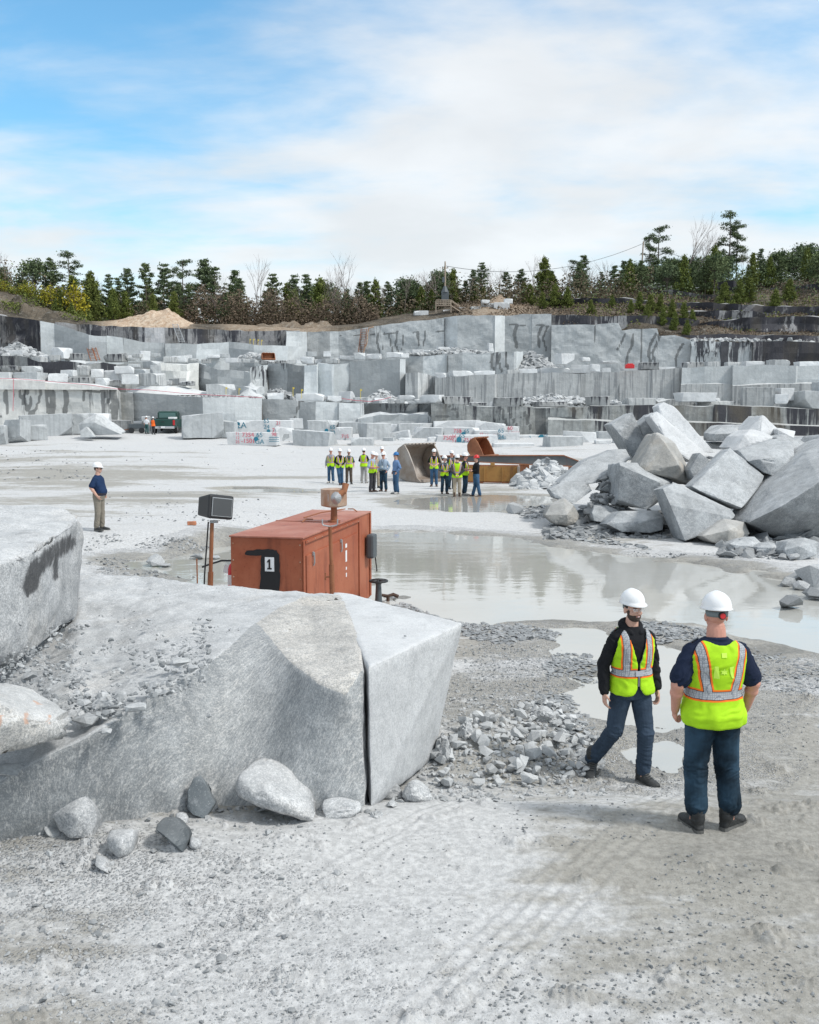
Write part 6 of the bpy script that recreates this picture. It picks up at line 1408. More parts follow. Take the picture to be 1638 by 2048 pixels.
        for j in range(nz):
            for i in range(n):
                q = (G[j][i], G[j][(i + 1) % n], G[j + 1][(i + 1) % n], G[j + 1][i]); c = sum((v.co for v in q), Vector()) / 4
                if abs(c.x) > .11 and ((c.y - .005) / .085) ** 2 + ((c.z - 1.385) / .145) ** 2 < 1: continue
                if (c.x / .098) ** 2 + ((c.z - 1.535) / .052) ** 2 < 1 or c.z > 1.508: continue
                if c.y < 0 and c.z > 1.17 and abs(c.x) < (c.z - 1.17) * .30 + .004: continue
                if c.y < 0 and c.z < .96 and abs(c.x) < (.985 - c.z) * .55: continue
                if c.y < 0 and opn and abs(c.x) < opn: continue
                bm.faces.new(q)
        bmesh.ops.delete(bm, geom=[v for v in bm.verts if not v.link_faces], context='VERTS')
        for _ in range(10 if near else 4):
            mv = []
            for v in bm.verts:
                nb = [e.other_vert(v) for e in v.link_edges if e.is_boundary]
                if len(nb) == 2: mv.append((v, v.co * .4 + (nb[0].co + nb[1].co) * .3))
            for v, c in mv: v.co = c
        me = bm_mesh(bm); v_ = link('hi_vis_vest', me, [o.get('vestmat', M_vest), M_piping], root, smooth=True)
        sm = v_.modifiers.new('sm', 'SMOOTH'); sm.factor = .5; sm.iterations = 2
        so = v_.modifiers.new('so', 'SOLIDIFY'); so.thickness = .010 if near else .006; so.offset = 0; so.material_offset_rim = 1
        if near: folds(me, .011, (5, 5, 8), 8)
        v_['label'] = 'lime green safety vest with silver and orange bands' if o.get('vestmat', M_vest) is M_vest else 'lime green safety vest with silver bands'
    # ---- hard hat
    def dome(bm, rx, ry, h, cz, cy, brim=.012, visor=.05, ridge=.006, n=32, m_=12):
        rings = []
        for j in range(m_ + 1):
            f_ = j / m_ * math.pi / 2 * .999
            row = []
            for i in range(n):
                a = 2 * math.pi * i / n; x = rx * math.cos(a) * math.cos(f_); y = ry * math.sin(a) * math.cos(f_); z = h * math.sin(f_) ** .92
                rd = ridge * math.exp(-(x / .017) ** 2) * (1 if z > .04 else 0)
                row.append(bm.verts.new(hm((x, cy + y, cz + z + rd))))
            rings.append(row)
        br = []
        for i in range(n):
            a = 2 * math.pi * i / n; fr = max(0, -math.sin(a)) ** 2
            w_ = brim + visor * fr; br.append(bm.verts.new(hm(((rx + w_ * .8) * math.cos(a), cy + (ry + w_) * math.sin(a), cz - .010 - .008 * fr))))
        allr = [br] + rings
        for A, B in zip(allr, allr[1:]):
            for i in range(n): bm.faces.new((A[i], A[(i + 1) % n], B[(i + 1) % n], B[i]))
        bm.faces.new(allr[-1])
    if o.get('hat', M_hat) is not None:
        bm = bmesh.new(); dome(bm, .110, .133, .124, 1.757, .014, visor=.034); me = bm_mesh(bm); h_ = link('hard_hat', me, o.get('hat', M_hat), root, smooth=True); m = h_.modifiers.new('s', 'SOLIDIFY'); m.thickness = .004; m.offset = -1
        if near:
            bm = bmesh.new(); R2 = []
            for z, rr_ in ((1.690, .083), (1.735, .086)):
                R2.append([bm.verts.new(hm((rr_ * math.cos(a), .010 + (rr_ + .022) * math.sin(a), z))) for a in [math.pi * (q / 20) for q in range(21)]])
            for i in range(20): bm.faces.new((R2[0][i], R2[0][i + 1], R2[1][i + 1], R2[1][i]))
            sb = link('suspension_band', bm_mesh(bm), plain('grey_band', (.16, .19, .20), .6), h_, smooth=True); m = sb.modifiers.new('s', 'SOLIDIFY'); m.thickness = .006
            if o.get('knob'):
                for nm, r_, dd, mt in (('ratchet_rim', .030, .006, M_black), ('ratchet_knob', .022, .014, M_red)):
                    bm = bmesh.new(); bmesh.ops.create_cone(bm, cap_ends=True, segments=24, radius1=r_, radius2=r_ * .92, depth=.014)
                    bmesh.ops.transform(bm, matrix=HM @ Matrix.Translation((-.006, .118 + dd, 1.704)) @ Matrix.Rotation(R(-90), 4, 'X'), verts=bm.verts[:]); link(nm, bm_mesh(bm), mt, h_)
    # ---- hair, beard, face
    if o.get('hair', True):
        bm = bmesh.new(); n = 40; rows = []
        for j in range(10):
            z = 1.655 + .085 * j / 9; row = []
            for i in range(n):
                a = math.pi * (-.12 + 1.24 * i / (n - 1)); rz_ = math.sqrt(max(.05, 1 - ((z - 1.712) / .1) ** 2))
                row.append(bm.verts.new(hm((.0815 * math.cos(a) * rz_, .009 + .1005 * math.sin(a) * rz_, z))))
            rows.append(row)
        for A, B in zip(rows, rows[1:]):
            for i in range(n - 1):
                c = (HM.inverted() @ ((A[i].co + B[i + 1].co) / 2))
                if c.y < .02 and c.z < 1.70: continue
                bm.faces.new((A[i], A[i + 1], B[i + 1], B[i]))
        bmesh.ops.delete(bm, geom=[v for v in bm.verts if not v.link_faces], context='VERTS')
        h2 = link('hair', bm_mesh(bm), o.get('hairmat', M_hair), root, smooth=True); m = h2.modifiers.new('s', 'SOLIDIFY'); m.thickness = .006
    if o.get('beard'):
        bm = bmesh.new()
        ball(bm, hm((0, -.025, 1.634)), (.0635, .074, .064), HM.to_3x3().to_4x4()); ball(bm, hm((0, -.064, 1.608)), (.037, .034, .030), HM.to_3x3().to_4x4())
        for s in (-1, 1): ball(bm, hm((s * .054, -.022, 1.672)), (.016, .024, .045), HM.to_3x3().to_4x4())
        me = remesh(bm, .006, 1); co = get_co(me); I = np.array(HM.inverted()); lc = co @ I[:3, :3].T + I[:3, 3]
        # keep the jaw and the lip line only
        b2 = bmesh.new(); b2.from_mesh(me); b2.verts.ensure_lookup_table()
        kill = [b2.verts[i] for i in range(len(lc)) if (lc[i, 2] > 1.650 - .3 * max(0, .05 - abs(lc[i, 0])) * (lc[i, 2] < 1.7) * 0 and abs(lc[i, 0]) < .052) or lc[i, 1] > .005 or (abs(lc[i, 0]) < .019 and 1.626 < lc[i, 2] < 1.640)]
        bmesh.ops.delete(b2, geom=kill, context='VERTS')
        if len(b2.verts): link('beard', bm_mesh(b2), M_hair, root, smooth=True)
        else: b2.free()
    for s in (-1, 1):
        if near:
            bm = bmesh.new(); ball(bm, hm((s * .030, -.084, 1.700)), (.0135, .006, .0065), HM.to_3x3().to_4x4(), 12); e_ = link('eye', bm_mesh(bm), M_white, root, smooth=True)
            bm = bmesh.new(); ball(bm, hm((s * .030 - .002, -.0885, 1.6995)), (.0065, .003, .0062), HM.to_3x3().to_4x4(), 12); link('iris', bm_mesh(bm), M_eye, e_, smooth=True)
            bm = bmesh.new(); tube_bm(bm, [hm((s * .014, -.098, 1.7165)), hm((s * .032, -.096, 1.7205)), hm((s * .05, -.083, 1.716))], [.0035, .0045, .003], 8); link('eyebrow', bm_mesh(bm), M_hair, root, smooth=True)
        elif o.get('glasses') is None:
            bm = bmesh.new(); ball(bm, hm((s * .030, -.086, 1.698)), (.014, .006, .006), HM.to_3x3().to_4x4(), 8); link('eye', bm_mesh(bm), M_eye, root)
    bm = bmesh.new(); ball(bm, hm((0, -.096, 1.634)), (.024, .008, .0065), HM.to_3x3().to_4x4(), 12); link('mouth', bm_mesh(bm), M_lips, root, smooth=True)
    if near and o.get('smile'):
        bm = bmesh.new(); ball(bm, hm((0, -.1015, 1.6345)), (.015, .0045, .0026), HM.to_3x3().to_4x4(), 10); link('teeth', bm_mesh(bm), M_white, root, smooth=True)
    if o.get('glasses'):
        bm = bmesh.new()
        for s in (-1, 1):
            box_bm(bm, hm((s * .031, -.103, 1.698)), (.050, .003, .030), HM.to_3x3(), .006)
            tube_bm(bm, [hm((s * .056, -.100, 1.708)), hm((s * .080, -.04, 1.706)), hm((s * .082, .01, 1.70))], .0028, 6)
        g_ = link('glasses', bm_mesh(bm), o['glasses'], root)
    # ---- boots
    for s in (-1, 1):
        an = leg[s][2]; bt = root
        bm = bmesh.new()
        secs = [(.085, .024, .05), (.075, .036, .10), (.03, .042, .115), (-.03, .043, .105), (-.08, .047, .082), (-.13, .050, .068), (-.175, .044, .058), (-.20, .026, .045)]
        rows = []
        for y, hw, hh in secs:
            rows.append([bm.verts.new((hw * math.copysign(abs(math.cos(a)) ** .7, math.cos(a)), y, .008 + (hh) * (math.sin(a) * .5 + .5))) for a in [2 * math.pi * q / 16 for q in range(16)]])
        for A, B in zip(rows, rows[1:]):
            for i in range(16): bm.faces.new((A[i], A[(i + 1) % 16], B[(i + 1) % 16], B[i]))
        bm.faces.new(rows[0]); bm.faces.new(list(reversed(rows[-1])))
        bmesh.ops.recalc_face_normals(bm, faces=bm.faces[:])
        if not o.get('lowshoe'): limb(bm, [(0, .035, .10), (0, .028, .22)], [.054, .058], 16)
        else: limb(bm, [(0, .035, .07), (0, .03, .11)], [.042, .04], 16)
        me = remesh(bm, max(.006, vox * .8), 2)
        if near: folds(me, .006, (18, 14, 30), 4)
        lift = pose.get('heel', (0, 0))[(s + 1) // 2]
        M = Matrix.Translation((an.x, an.y, an.z - .09)) @ Matrix.Rotation(toe[(s + 1) // 2], 4, 'Z') @ Matrix.Rotation(lift, 4, 'X')
        me.transform(M); b_ = link('boot' if not o.get('lowshoe') else 'shoe', me, o.get('boots', M_boot), root)
        bm = bmesh.new(); r0 = []; 
        for zz_, g in ((-.004, .0), (.028, .004)):
            r0.append([bm.verts.new((x_ * .93 * (1 + g * 5), y_ * (1 + g), zz_)) for x_, y_ in ((.0, .094), (.03, .088), (.040, .06), (.038, .0), (.046, -.07), (.054, -.13), (.048, -.18), (.024, -.212), (-.024, -.212), (-.048, -.18), (-.054, -.13), (-.046, -.07), (-.038, .0), (-.040, .06), (-.03, .088))])
        for i in range(15): bm.faces.new((r0[0][i], r0[0][(i + 1) % 15], r0[1][(i + 1) % 15], r0[1][i]))
        bm.faces.new(r0[1]); bm.faces.new(list(reversed(r0[0]))); bmesh.ops.recalc_face_normals(bm, faces=bm.faces[:])
        bmesh.ops.transform(bm, matrix=M, verts=bm.verts[:]); link('sole', bm_mesh(bm), M_sole, b_)
        if near:
            bm = bmesh.new()
            for q in range(6):
                y_, z_ = -.10 + q * .022, .092 + q * .010 + (.012 if q > 3 else 0); y_ = min(y_, -.028 + .001 * q)
                tube_bm(bm, [(-.026, y_ + .004, z_), (0, y_ - .006, z_ + .010), (.026, y_ + .004, z_)], .0032, 6)
            bmesh.ops.transform(bm, matrix=M, verts=bm.verts[:]); link('laces', bm_mesh(bm), M_sole, b_)
    return root
# poses: index 0 = the person's right side (-X), 1 = left (+X)
LEGS = dict(knee=((-.105, -.015, .50), (.105, -.015, .50)), ankle=((-.12, .02, .09), (.12, .02, .09)))
def P_(base, **kw): d = dict(LEGS); d.update(base); d.update(kw); return d
SIDES = dict(elbow=((-.255, .035, 1.17), (.255, .035, 1.17)), wrist=((-.265, -.045, .93), (.265, -.045, .93)))
POCK = dict(elbow=((-.275, .07, 1.19), (.275, .07, 1.19)), wrist=((-.205, -.055, .985), (.205, -.055, .985)))
FOLD = dict(elbow=((-.255, -.02, 1.19), (.255, -.02, 1.19)), wrist=((.0, -.20, 1.20), (.0, -.215, 1.16)), curl=.9)
CLASP = dict(elbow=((-.26, .02, 1.19), (.26, .02, 1.19)), wrist=((-.07, -.18, 1.03), (.07, -.18, 1.03)), curl=.7)
BEHIND = dict(elbow=((-.27, .11, 1.19), (.27, .11, 1.19)), wrist=((-.07, .19, 1.0), (.07, .19, 1.0)), curl=.7)
HOLD = dict(elbow=((-.25, .0, 1.17), (.25, .0, 1.17)), wrist=((-.10, -.26, 1.13), (.10, -.26, 1.13)), curl=.8)
POINT = dict(elbow=((-.25, .0, 1.17), (.26, -.04, 1.18)), wrist=((-.10, -.24, 1.1), (.16, -.29, 1.16)), curl=.5)

def stand(px, py, **kw):
    p = atg(px, py); return Vector((p.x, p.y, gz(p.x, p.y) + .003))
# --- the two men in front
M_clear = plain('clear_glasses', (.8, .8, .8), .08); M_clear.node_tree.nodes['Principled BSDF'].inputs['Alpha'].default_value = .22
wl = Vector((Xat(1257, 8.85, -.3), 8.85, 0)); wl.z = gz(wl.x, wl.y) - .01
walker = person('bearded man in black hoodie and lime vest striding towards the other man', wl, R(14), 1.80,
    dict(elbow=((-.265, .05, 1.16), (.25, .05, 1.17)), wrist=((-.275, .0, .90), (.255, -.03, .91)), knee=((-.15, .03, .50), (.115, -.10, .50)), ankle=((-.255, .27, .105), (.11, -.09, .088)),
         toe=(R(-30), R(14)), heel=(R(14), 0), yaw=R(4), pitch=R(1), curl=.5),
    dict(top='black', sleeve='long', legs='slate', vest=True, hood=True, beard=True, smile=True, glasses=M_clear, hat=M_hat, boots=M_boot, armr=.060, cuff=.045, legr=(.104, .078, .066), vhem=.90, open=.006, hem=.92), vox=.0052)
ml = Vector((Xat(1418, 7.22, 0), 7.22, 0)); ml.z = gz(ml.x, ml.y) + .002
backman = person('broad man in navy T-shirt and jeans seen from behind, lime vest and white hard hat', ml, R(186), 1.815,
    dict(elbow=((-.30, .045, 1.165), (.31, .045, 1.165)), wrist=((-.295, -.06, .935), (.275, -.07, .935)), knee=((-.13, -.01, .50), (.12, -.01, .50)), ankle=((-.15, .02, .088), (.125, .02, .088)),
         toe=(R(-58), R(8)), yaw=R(-4), pitch=R(4), curl=1.15),
    dict(top='navy', sleeve='short', legs='jeansd', vest=True, skin=M_skinr, hair=False, bulk=1.12, belly=.03, hat=M_hat, knob=True, boots=M_boot, cuff=.10, legr=(.112, .090, .082), vhem=.86, collar=True), vox=.0052)
def vest_bits(root, items):
    for nm, lab, m, c, s, rot in items:
        bm = bmesh.new(); box_bm(bm, c, s, Matrix.Rotation(rot, 3, 'Y'), .0)
        o = link(nm, bm_mesh(bm), m, root)
        if lab: o['label'] = lab
vest_bits(walker, [('id_flap', 'blank pale grey flap across the vest front', plain('pale_grey_flap', (.45, .47, .52), .7), (.005, -.157, 1.103), (.075, .006, .05), 0), ('zip', 'pale vest zip', M_steel, (.0, -.156, 1.03), (.010, .006, .10), 0)])
def vest_print(root, name, polys, m, lab):
    """faded printing lying on the back of the vest"""
    from mathutils.bvhtree import BVHTree
    v = [c for c in root.children if c.name.startswith('hi_vis_vest')][0]; bv = BVHTree.FromPolygons([q.co[:] for q in v.data.vertices], [list(f.vertices) for f in v.data.polygons]); bm = bmesh.new()
    for pl in polys:
        vs = []
        for x, z in pl:
            h = bv.ray_cast(Vector((x, 1, z)), Vector((0, -1, 0))); vs.append(bm.verts.new((x, (h[0].y if h[0] is not None else .16) + .009, z)))
        bm.faces.new(vs)
    link(name, bm_mesh(bm), m, root)['label'] = lab
def scl(pl, cx, cz, k): return [(cx + x * k, cz + z * k) for x, z in pl]
vest_print(backman, 'vest_patch', [[(-.02, 1.405), (.02, 1.405), (.02, 1.44), (-.02, 1.44)]], M_vestpatch, 'small pale square patch under the collar of the vest')
vest_print(backman, 'vest_print', [[(.075, 1.34), (.045, 1.34), (.030, 1.24), (.072, 1.245)], [(-.045, 1.33), (-.080, 1.335), (-.072, 1.30), (-.088, 1.24), (-.066, 1.245), (-.052, 1.28)],
    scl([(0, 1), (-.3, .4), (-.9, .5), (-.6, 0), (-.9, -.5), (-.2, -.4), (0, -.7), (.2, -.4), (.9, -.5), (.6, 0), (.9, .5), (.3, .4)], -.005, 1.29, .03)], M_vestpatch, 'faded pale print across the back of the vest')
# --- the man standing alone on the left
person('man alone at left in navy polo and khaki trousers, hand in pocket', stand(200, 1061), R(78), 1.80,
    P_(POCK, wrist=((-.20, -.06, .97), (.205, -.055, .985)), yaw=R(8), ankle=((-.10, .03, .09), (.10, -.02, .09))), dict(top='navy2', sleeve='short', legs='olive', belly=.10, belt=True, boots=M_boot, lowshoe=True, glasses=M_black, bulk=1.04), vox=.010)
# --- the two groups by the far pond:  px, foot py, heading(deg), height
GR = 'workers standing in groups on the quarry floor'
folk = [
 (662, 966, -10, 1.78, P_(SIDES, yaw=R(20)), dict(top='check', sleeve='long', legs='jeans', vest=True, glasses=None, boots=M_sneak, lowshoe=True, skin=M_skinr, vestmat=M_vest), 'man in grey checked sleeves and vest at the left end of the left group'),
 (680, 970, 18, 1.80, P_(CLASP, knee=((-.06, -.04, .5), (.10, .0, .5)), ankle=((-.02, -.06, .09), (.12, .02, .09))), dict(top='black', sleeve='long', legs='jeans', vest=True, boots=M_bootbr, glasses=M_black), 'man in black sleeves with one foot forward, second in the left group'),
 (698, 968, 5, 1.74, P_(SIDES), dict(top='plaid', sleeve='elbow', legs='brown', vest=True, beard=True, boots=M_boot), 'bearded man in brown work trousers, third in the left group'),
 (728, 966, 165, 1.78, P_(FOLD), dict(top='black', sleeve='long', legs='grey', vest=True, boots=M_sneak, lowshoe=True), 'man seen from behind in pale grey trousers between two trios'),
 (745, 984, 50, 1.80, P_(HOLD, yaw=R(10), pitch=R(12)), dict(top='ltblue', sleeve='elbow', legs='charcoal', vest=True, belly=.05, boots=M_bootbr, lowshoe=True, skin=M_skinr, hair=False), 'man in black trousers and lime vest gesturing at the light-blue shirt'),
 (753, 976, 25, 1.66, P_(SIDES), dict(top='khaki', sleeve='long', legs='khaki', skin=M_skin), 'person half hidden behind the gesturing man, in tan top'),
 (764, 964, 12, 1.84, P_(SIDES), dict(top='white', sleeve='long', legs='jeans', skin=M_skinr), 'tallest man, only his head and white hard hat clear above the others'),
 (767, 983, -20, 1.78, P_(POCK, yaw=R(-10)), dict(top='ltblue', sleeve='long', legs='jeansd', belt=True, boots=M_bootbr, lowshoe=True, skin=M_skinr, glasses=M_black, belly=.03), 'man in light blue shirt with dark lanyard, hands in pockets'),
 (792, 988, -62, 1.80, P_(POCK), dict(top='blue', sleeve='long', legs='jeans', hat=M_hatb, boots=M_sneak, lowshoe=True, belt=True, glasses=M_black), 'man in blue shirt and the only blue hard hat'),
 (868, 973, -5, 1.82, P_(CLASP), dict(top='black', sleeve='elbow', legs='jeans', vest=True, glasses=M_black, boots=M_bootbr), 'man in black sleeves facing the camera beside the big bucket'),
 (903, 978, 30, 1.80, P_(SIDES), dict(top='plaid', sleeve='long', legs='jeansd', vest=True, skin=M_skinr), 'man in plaid sleeves half hidden behind the woman'),
 (889, 988, 10, 1.66, P_(HOLD, yaw=R(40)), dict(top='plaid', sleeve='long', legs='jeansd', vest=True, boots=M_bootbr, bulk=.92), 'shorter woman in plaid sleeves and lime vest, arms bent in front'),
 (914, 993, 178, 1.83, P_(BEHIND), dict(top='charcoal', sleeve='long', legs='khaki', vest=True, boots=M_bootbr, bulk=1.06, glasses=None), 'man in khaki trousers seen from behind with hands clasped at his back'),
 (930, 990, 70, 1.80, P_(HOLD, yaw=R(10)), dict(top='black', sleeve='short', legs='jeansd', vest=True, boots=M_sneak, lowshoe=True, skin=M_skinr), 'man in dark jeans and vest turned towards the red hard hat'),
 (952, 993, -70, 1.78, P_(FOLD, knee=((-.10, -.0, .5), (.10, .05, .5)), ankle=((-.14, -.10, .09), (.12, .12, .09))), dict(top='black', sleeve='long', legs='jeans', hood=True, hat=M_hatr, boots=M_bootbr, lowshoe=True, hem=.93), 'man in black hoodie and the only red hard hat'),
 (294, 871, 170, 1.82, P_(SIDES), dict(top='white', sleeve='short', legs='teal', boots=M_boot, bulk=1.08), 'man in white T-shirt seen from behind left of the pickup truck'),
 (307, 869, 175, 1.76, P_(FOLD), dict(top='charcoal', sleeve='long', legs='charcoal', vest=True, vestmat=CL['orange']), 'man in orange vest standing at the side of the pickup truck'),
]
for i, (px, py, hd, H, ps, of, lab) in enumerate(folk):
    r = person(lab, stand(px, py), R(hd), H, ps, of, vox=.0125 if py > 900 else .02, group=GR if py > 900 else 'workers beside the pickup truck')
    if 'lanyard' in lab:
        bm = bmesh.new(); tube_bm(bm, [(-.06, -.04, 1.53), (-.04, -.125, 1.42), (0, -.15, 1.22), (.04, -.125, 1.42), (.06, -.04, 1.53)], .006, 6); l_ = link('lanyard', bm_mesh(bm), M_black, r)
        bm = bmesh.new(); box_bm(bm, (0, -.155, 1.17), (.07, .006, .09)); link('badge', bm_mesh(bm), M_white, r)
# ------------------------------------------------------------------ machine cabinet and lamp
def loc_at(px, py, Y): return at(px, py, Y)
GZ = -.30
def cabinet():
    A = at_z(605, 1075, 1.38); Bk = at_z(741, 1022, 1.38); Lf = at_z(463, 1062, 1.38)
    ux = (Bk - A); ux.z = 0; Lg = ux.length; ux.normalize(); wv = Vector((-ux.y, ux.x, 0)); Wd = 1.18
    h = 1.38 - GZ
    root = empty('machine_cabinet', (A.x, A.y, GZ)); tag(root, 'rusty orange steel machine cabinet with a black painted patch and number 1', 'generator')
    Rm = Matrix((ux, wv, Vector((0, 0, 1)))).transposed(); root.rotation_euler = Rm.to_euler()
    # local axes: x along the long side to the back, y across to the left, z up
    def part(name, boxes, m, bev=.006, par=root, rot=None):
        bm = bmesh.new()
        for c, s in boxes: box_bm(bm, c, s, rot, bev)
        return link(name, bm_mesh(bm), m, par)
    part('housing', [((Lg / 2, Wd / 2, h / 2 - .01), (Lg - .01, Wd - .01, h - .03))], M_box, .01)
    part('roof', [((Lg / 2, Wd / 2, h - .012), (Lg + .03, Wd + .03, .028))], M_boxtop, .008)
    part('roof_seam', [((Lg / 2, Wd / 2, h + .010), (.05, Wd, .014))], M_boxtop, .003)
    part('corner_trim', [((.03, -.012, h / 2 - .03), (.07, .02, h - .05)), ((Lg * .79, -.010, h / 2), (.04, .018, h - .1)), ((Lg - .05, -.010, h / 2), (.08, .018, h - .06))], M_box, .004)
    part('roof_rail', [((Lg * .40, -.016, h - .085), (Lg * .76, .03, .045))], M_box, .006)
    for i, (x0, x1) in enumerate(((.12, 1.42), (1.46, 3.1))):
        d = part('side_door', [(((x0 + x1) / 2, -.006, h * .43), (x1 - x0 - .02, .022, h * .78))], M_box, .006)
        for xx in ((.42,) if i == 0 else (1.95,)):
            bm = bmesh.new(); box_bm(bm, (xx, -.03, h * .83 - .02), (.06, .022, .06), None, .005); tube_bm(bm, [(xx, -.045, h * .83), (xx, -.05, h * .83 - .16), (xx, -.035, h * .83 - .21)], .014, 8); link('latch_handle', bm_mesh(bm), M_steel, d)
    lb = part('paper_label', [((2.30, -.020, h * .74), (.10, .003, .07)), ((2.30, -.020, h * .63), (.09, .003, .20)), ((2.30, -.020, h * .50), (.06, .003, .05)), ((2.30, -.020, h * .43), (.06, .003, .07))], M_white, 0)
    for i, zz in enumerate(np.linspace(.25, h - .15, 6)):
        pass
    bm = bmesh.new()
    for zz in np.linspace(.25, h - .12, 6):
        for yy in (.04, Wd - .05): box_bm(bm, (-.008, yy, zz), (.012, .018, .018), None, .003)
    for xx in np.linspace(.15, Lg * .75, 9): box_bm(bm, (xx, -.034, h - .085 + (.01 if int(xx * 10) % 2 else -.01)), (.016, .012, .016), None, .003)
    link('rivets', bm_mesh(bm), M_drum, root); [o for o in COL.objects if o.name.startswith('rivets')][-1]['kind'] = 'stuff'
    # black sprayed patch with the number plate on the short end (faces -x)
    def patch(name, poly, m, d, par=root):
        bm = bmesh.new(); f = bm.faces.new([bm.verts.new((-d, y, z)) for y, z in poly]); r = bmesh.ops.extrude_face_region(bm, geom=[f]); bmesh.ops.translate(bm, vec=(.002, 0, 0), verts=[v for v in r['geom'] if isinstance(v, bmesh.types.BMVert)])
        bmesh.ops.recalc_face_normals(bm, faces=bm.faces[:]); return link(name, bm_mesh(bm), m, par)
    rg = random.Random(4); cyy, top_, bot = .80, h - .26, h - .95; P2 = []; dy_ = -.20
    for (y, z) in [(1.14, top_ - .0), (1.10, top_ + .035), (.90, top_ + .055), (.70, top_ + .065), (.62, top_ + .05), (.575, top_ - .02), (.57, bot + .35), (.585, bot + .04), (.63, bot), (.80, bot + .01), (.94, bot + .02), (.915, bot + .08), (.89, bot + .3), (.87, top_ - .03), (1.02, top_ - .05), (1.14, top_ - .03)]:
        P2.append((y + dy_, z))
    PP = []
    for (a, b) in zip(P2, P2[1:] + P2[:1]):
        for t in np.linspace(0, 1, 5)[:-1]: PP.append((a[0] + (b[0] - a[0]) * t + rg.uniform(-.007, .007), a[1] + (b[1] - a[1]) * t + rg.uniform(-.007, .007)))
    bp = patch('black_paint_patch', PP, M_blackp, .004)
    cx_, cz_ = .735 + dy_, top_ - .17
    pl = patch('number_plate', [(cx_ - .075, cz_ - .11), (cx_ + .075, cz_ - .11), (cx_ + .075, cz_ + .11), (cx_ - .075, cz_ + .11)], M_white, .009, bp)
    patch('numeral', [(cx_ + a, cz_ + b) for a, b in ((-.035, -.08), (-.035, -.055), (-.014, -.055), (-.014, .08), (.008, .08), (.038, .045), (.038, .022), (.014, .038), (.014, -.055), (.035, -.055), (.035, -.08))], M_blackp, .014, bp)
    # far end: grey control box with its cable
    bm = bmesh.new(); box_bm(bm, (Lg - .30, -.10, h * .62), (.30, .15, .46), None, .045); cb = link('control_box', bm_mesh(bm), M_grey, root)
    bm = bmesh.new(); tube_bm(bm, [(Lg - .2, -.14, h * .50), (Lg + .02, -.12, h * .3), (Lg + .05, -.10, .5)], .012, 6); link('cable', bm_mesh(bm), M_black, root)
    # exhaust drum on its stem
    d0 = at(668, 1034, A.y + ux.y * Lg * .52); lc = root.matrix_basis.inverted() @ Vector((d0.x, d0.y, 1.38)); ex, ey = lc.x, lc.y; sc = .43
    Mw = root.matrix_basis
    top_z = h
    bm = bmesh.new(); lathe_bm(bm, [(.11, 0), (.11, .03), (.06, .045), (.055, .26), (.08, .27)], 18, (ex, ey, top_z)); link('exhaust_stem', bm_mesh(bm), M_rust, root, smooth=False)
    bm = bmesh.new(); lathe_bm(bm, [(.10, .26), (.215, .285), (.225, .30), (.225, .56), (.23, .575), (.21, .585), (.02, .60)], 10, (ex, ey, top_z)); dr = link('silencer_drum', bm_mesh(bm), M_drum, root)
    bm = bmesh.new(); tube_bm(bm, [(ex - .16, ey - .02, top_z + .36), (ex - .18, ey - .10, top_z + .46), (ex - .12, ey - .22, top_z + .55), (ex - .08, ey - .24, top_z + .68)], [.05, .055, .055, .06], 12); link('outlet_pipe', bm_mesh(bm), M_rust, dr)
    bm = bmesh.new(); box_bm(bm, (ex - .20, ey + .02, top_z + .44), (.03, .05, .14), None, .01); lathe_bm(bm, [(.10, 0), (.11, .01), (.02, .07)], 14, M=Matrix.Translation((ex - .19, ey - .09, top_z + .44)) @ Matrix.Rotation(R(-90), 4, 'Y')); link('drum_fitting', bm_mesh(bm), M_steel, dr)
    bm = bmesh.new()
    for a, b in (((ex - .25, ey + .5, h + .02), (ex + .1, ey + .42, h + .03)), ((ex + .3, ey + .65, h + .03), (Lg - .1, ey + .35, h + .04)), ((Lg - .25, .2, h + .01), (Lg - .18, .4, h + .05))):
        a, b = Vector(a), Vector(b); tube_bm(bm, [a, a.lerp(b, .4) + Vector((0, 0, .03)), b], .012, 6)
    link('roof_wires', bm_mesh(bm), M_rust, root)
    # leg feet / skid so that it stands on the ground
    part('skid', [((Lg / 2, .1, .03), (Lg + .2, .12, .12)), ((Lg / 2, Wd - .1, .03), (Lg + .2, .12, .12))], M_rust, .01)
    return root, A, ux, wv, Lg, Wd, h
cabr, cA, cux, cwv, cL, cW, cH = cabinet()
# extinguisher hanging by the left corner
def extinguisher():
    p = at(466, 1152, cA.y + .75); root = empty('fire_extinguisher', (p.x, p.y, p.z - .22)); tag(root, 'red fire extinguisher with paper tags beside the orange cabinet', 'fire extinguisher')
    bm = bmesh.new(); lathe_bm(bm, [(.075, 0), (.082, .02), (.082, .34), (.07, .39), (.03, .43), (.025, .46)], 20); link('cylinder', bm_mesh(bm), M_red, root, smooth=True)
    bm = bmesh.new(); tube_bm(bm, [(0, 0, .45), (.02, 0, .50), (.14, 0, .56)], .012, 6); tube_bm(bm, [(0, 0, .46), (.16, 0, .49)], .01, 6); box_bm(bm, (0, 0, .47), (.05, .04, .06), None, .008); link('handle', bm_mesh(bm), M_steel, root)
    bm = bmesh.new(); tube_bm(bm, [(-.02, 0, .47), (-.18, 0, .47), (-.40, .02, .40), (-.5, .04, .36)], .016, 8); link('hose', bm_mesh(bm), M_black, root)
    bm = bmesh.new(); box_bm(bm, (.0, -.086, .17), (.14, .008, .16)); box_bm(bm, (-.10, -.04, .34), (.08, .006, .13), Matrix.Rotation(.2, 3, 'Y')); link('paper_tag', bm_mesh(bm), M_white, root)
extinguisher()
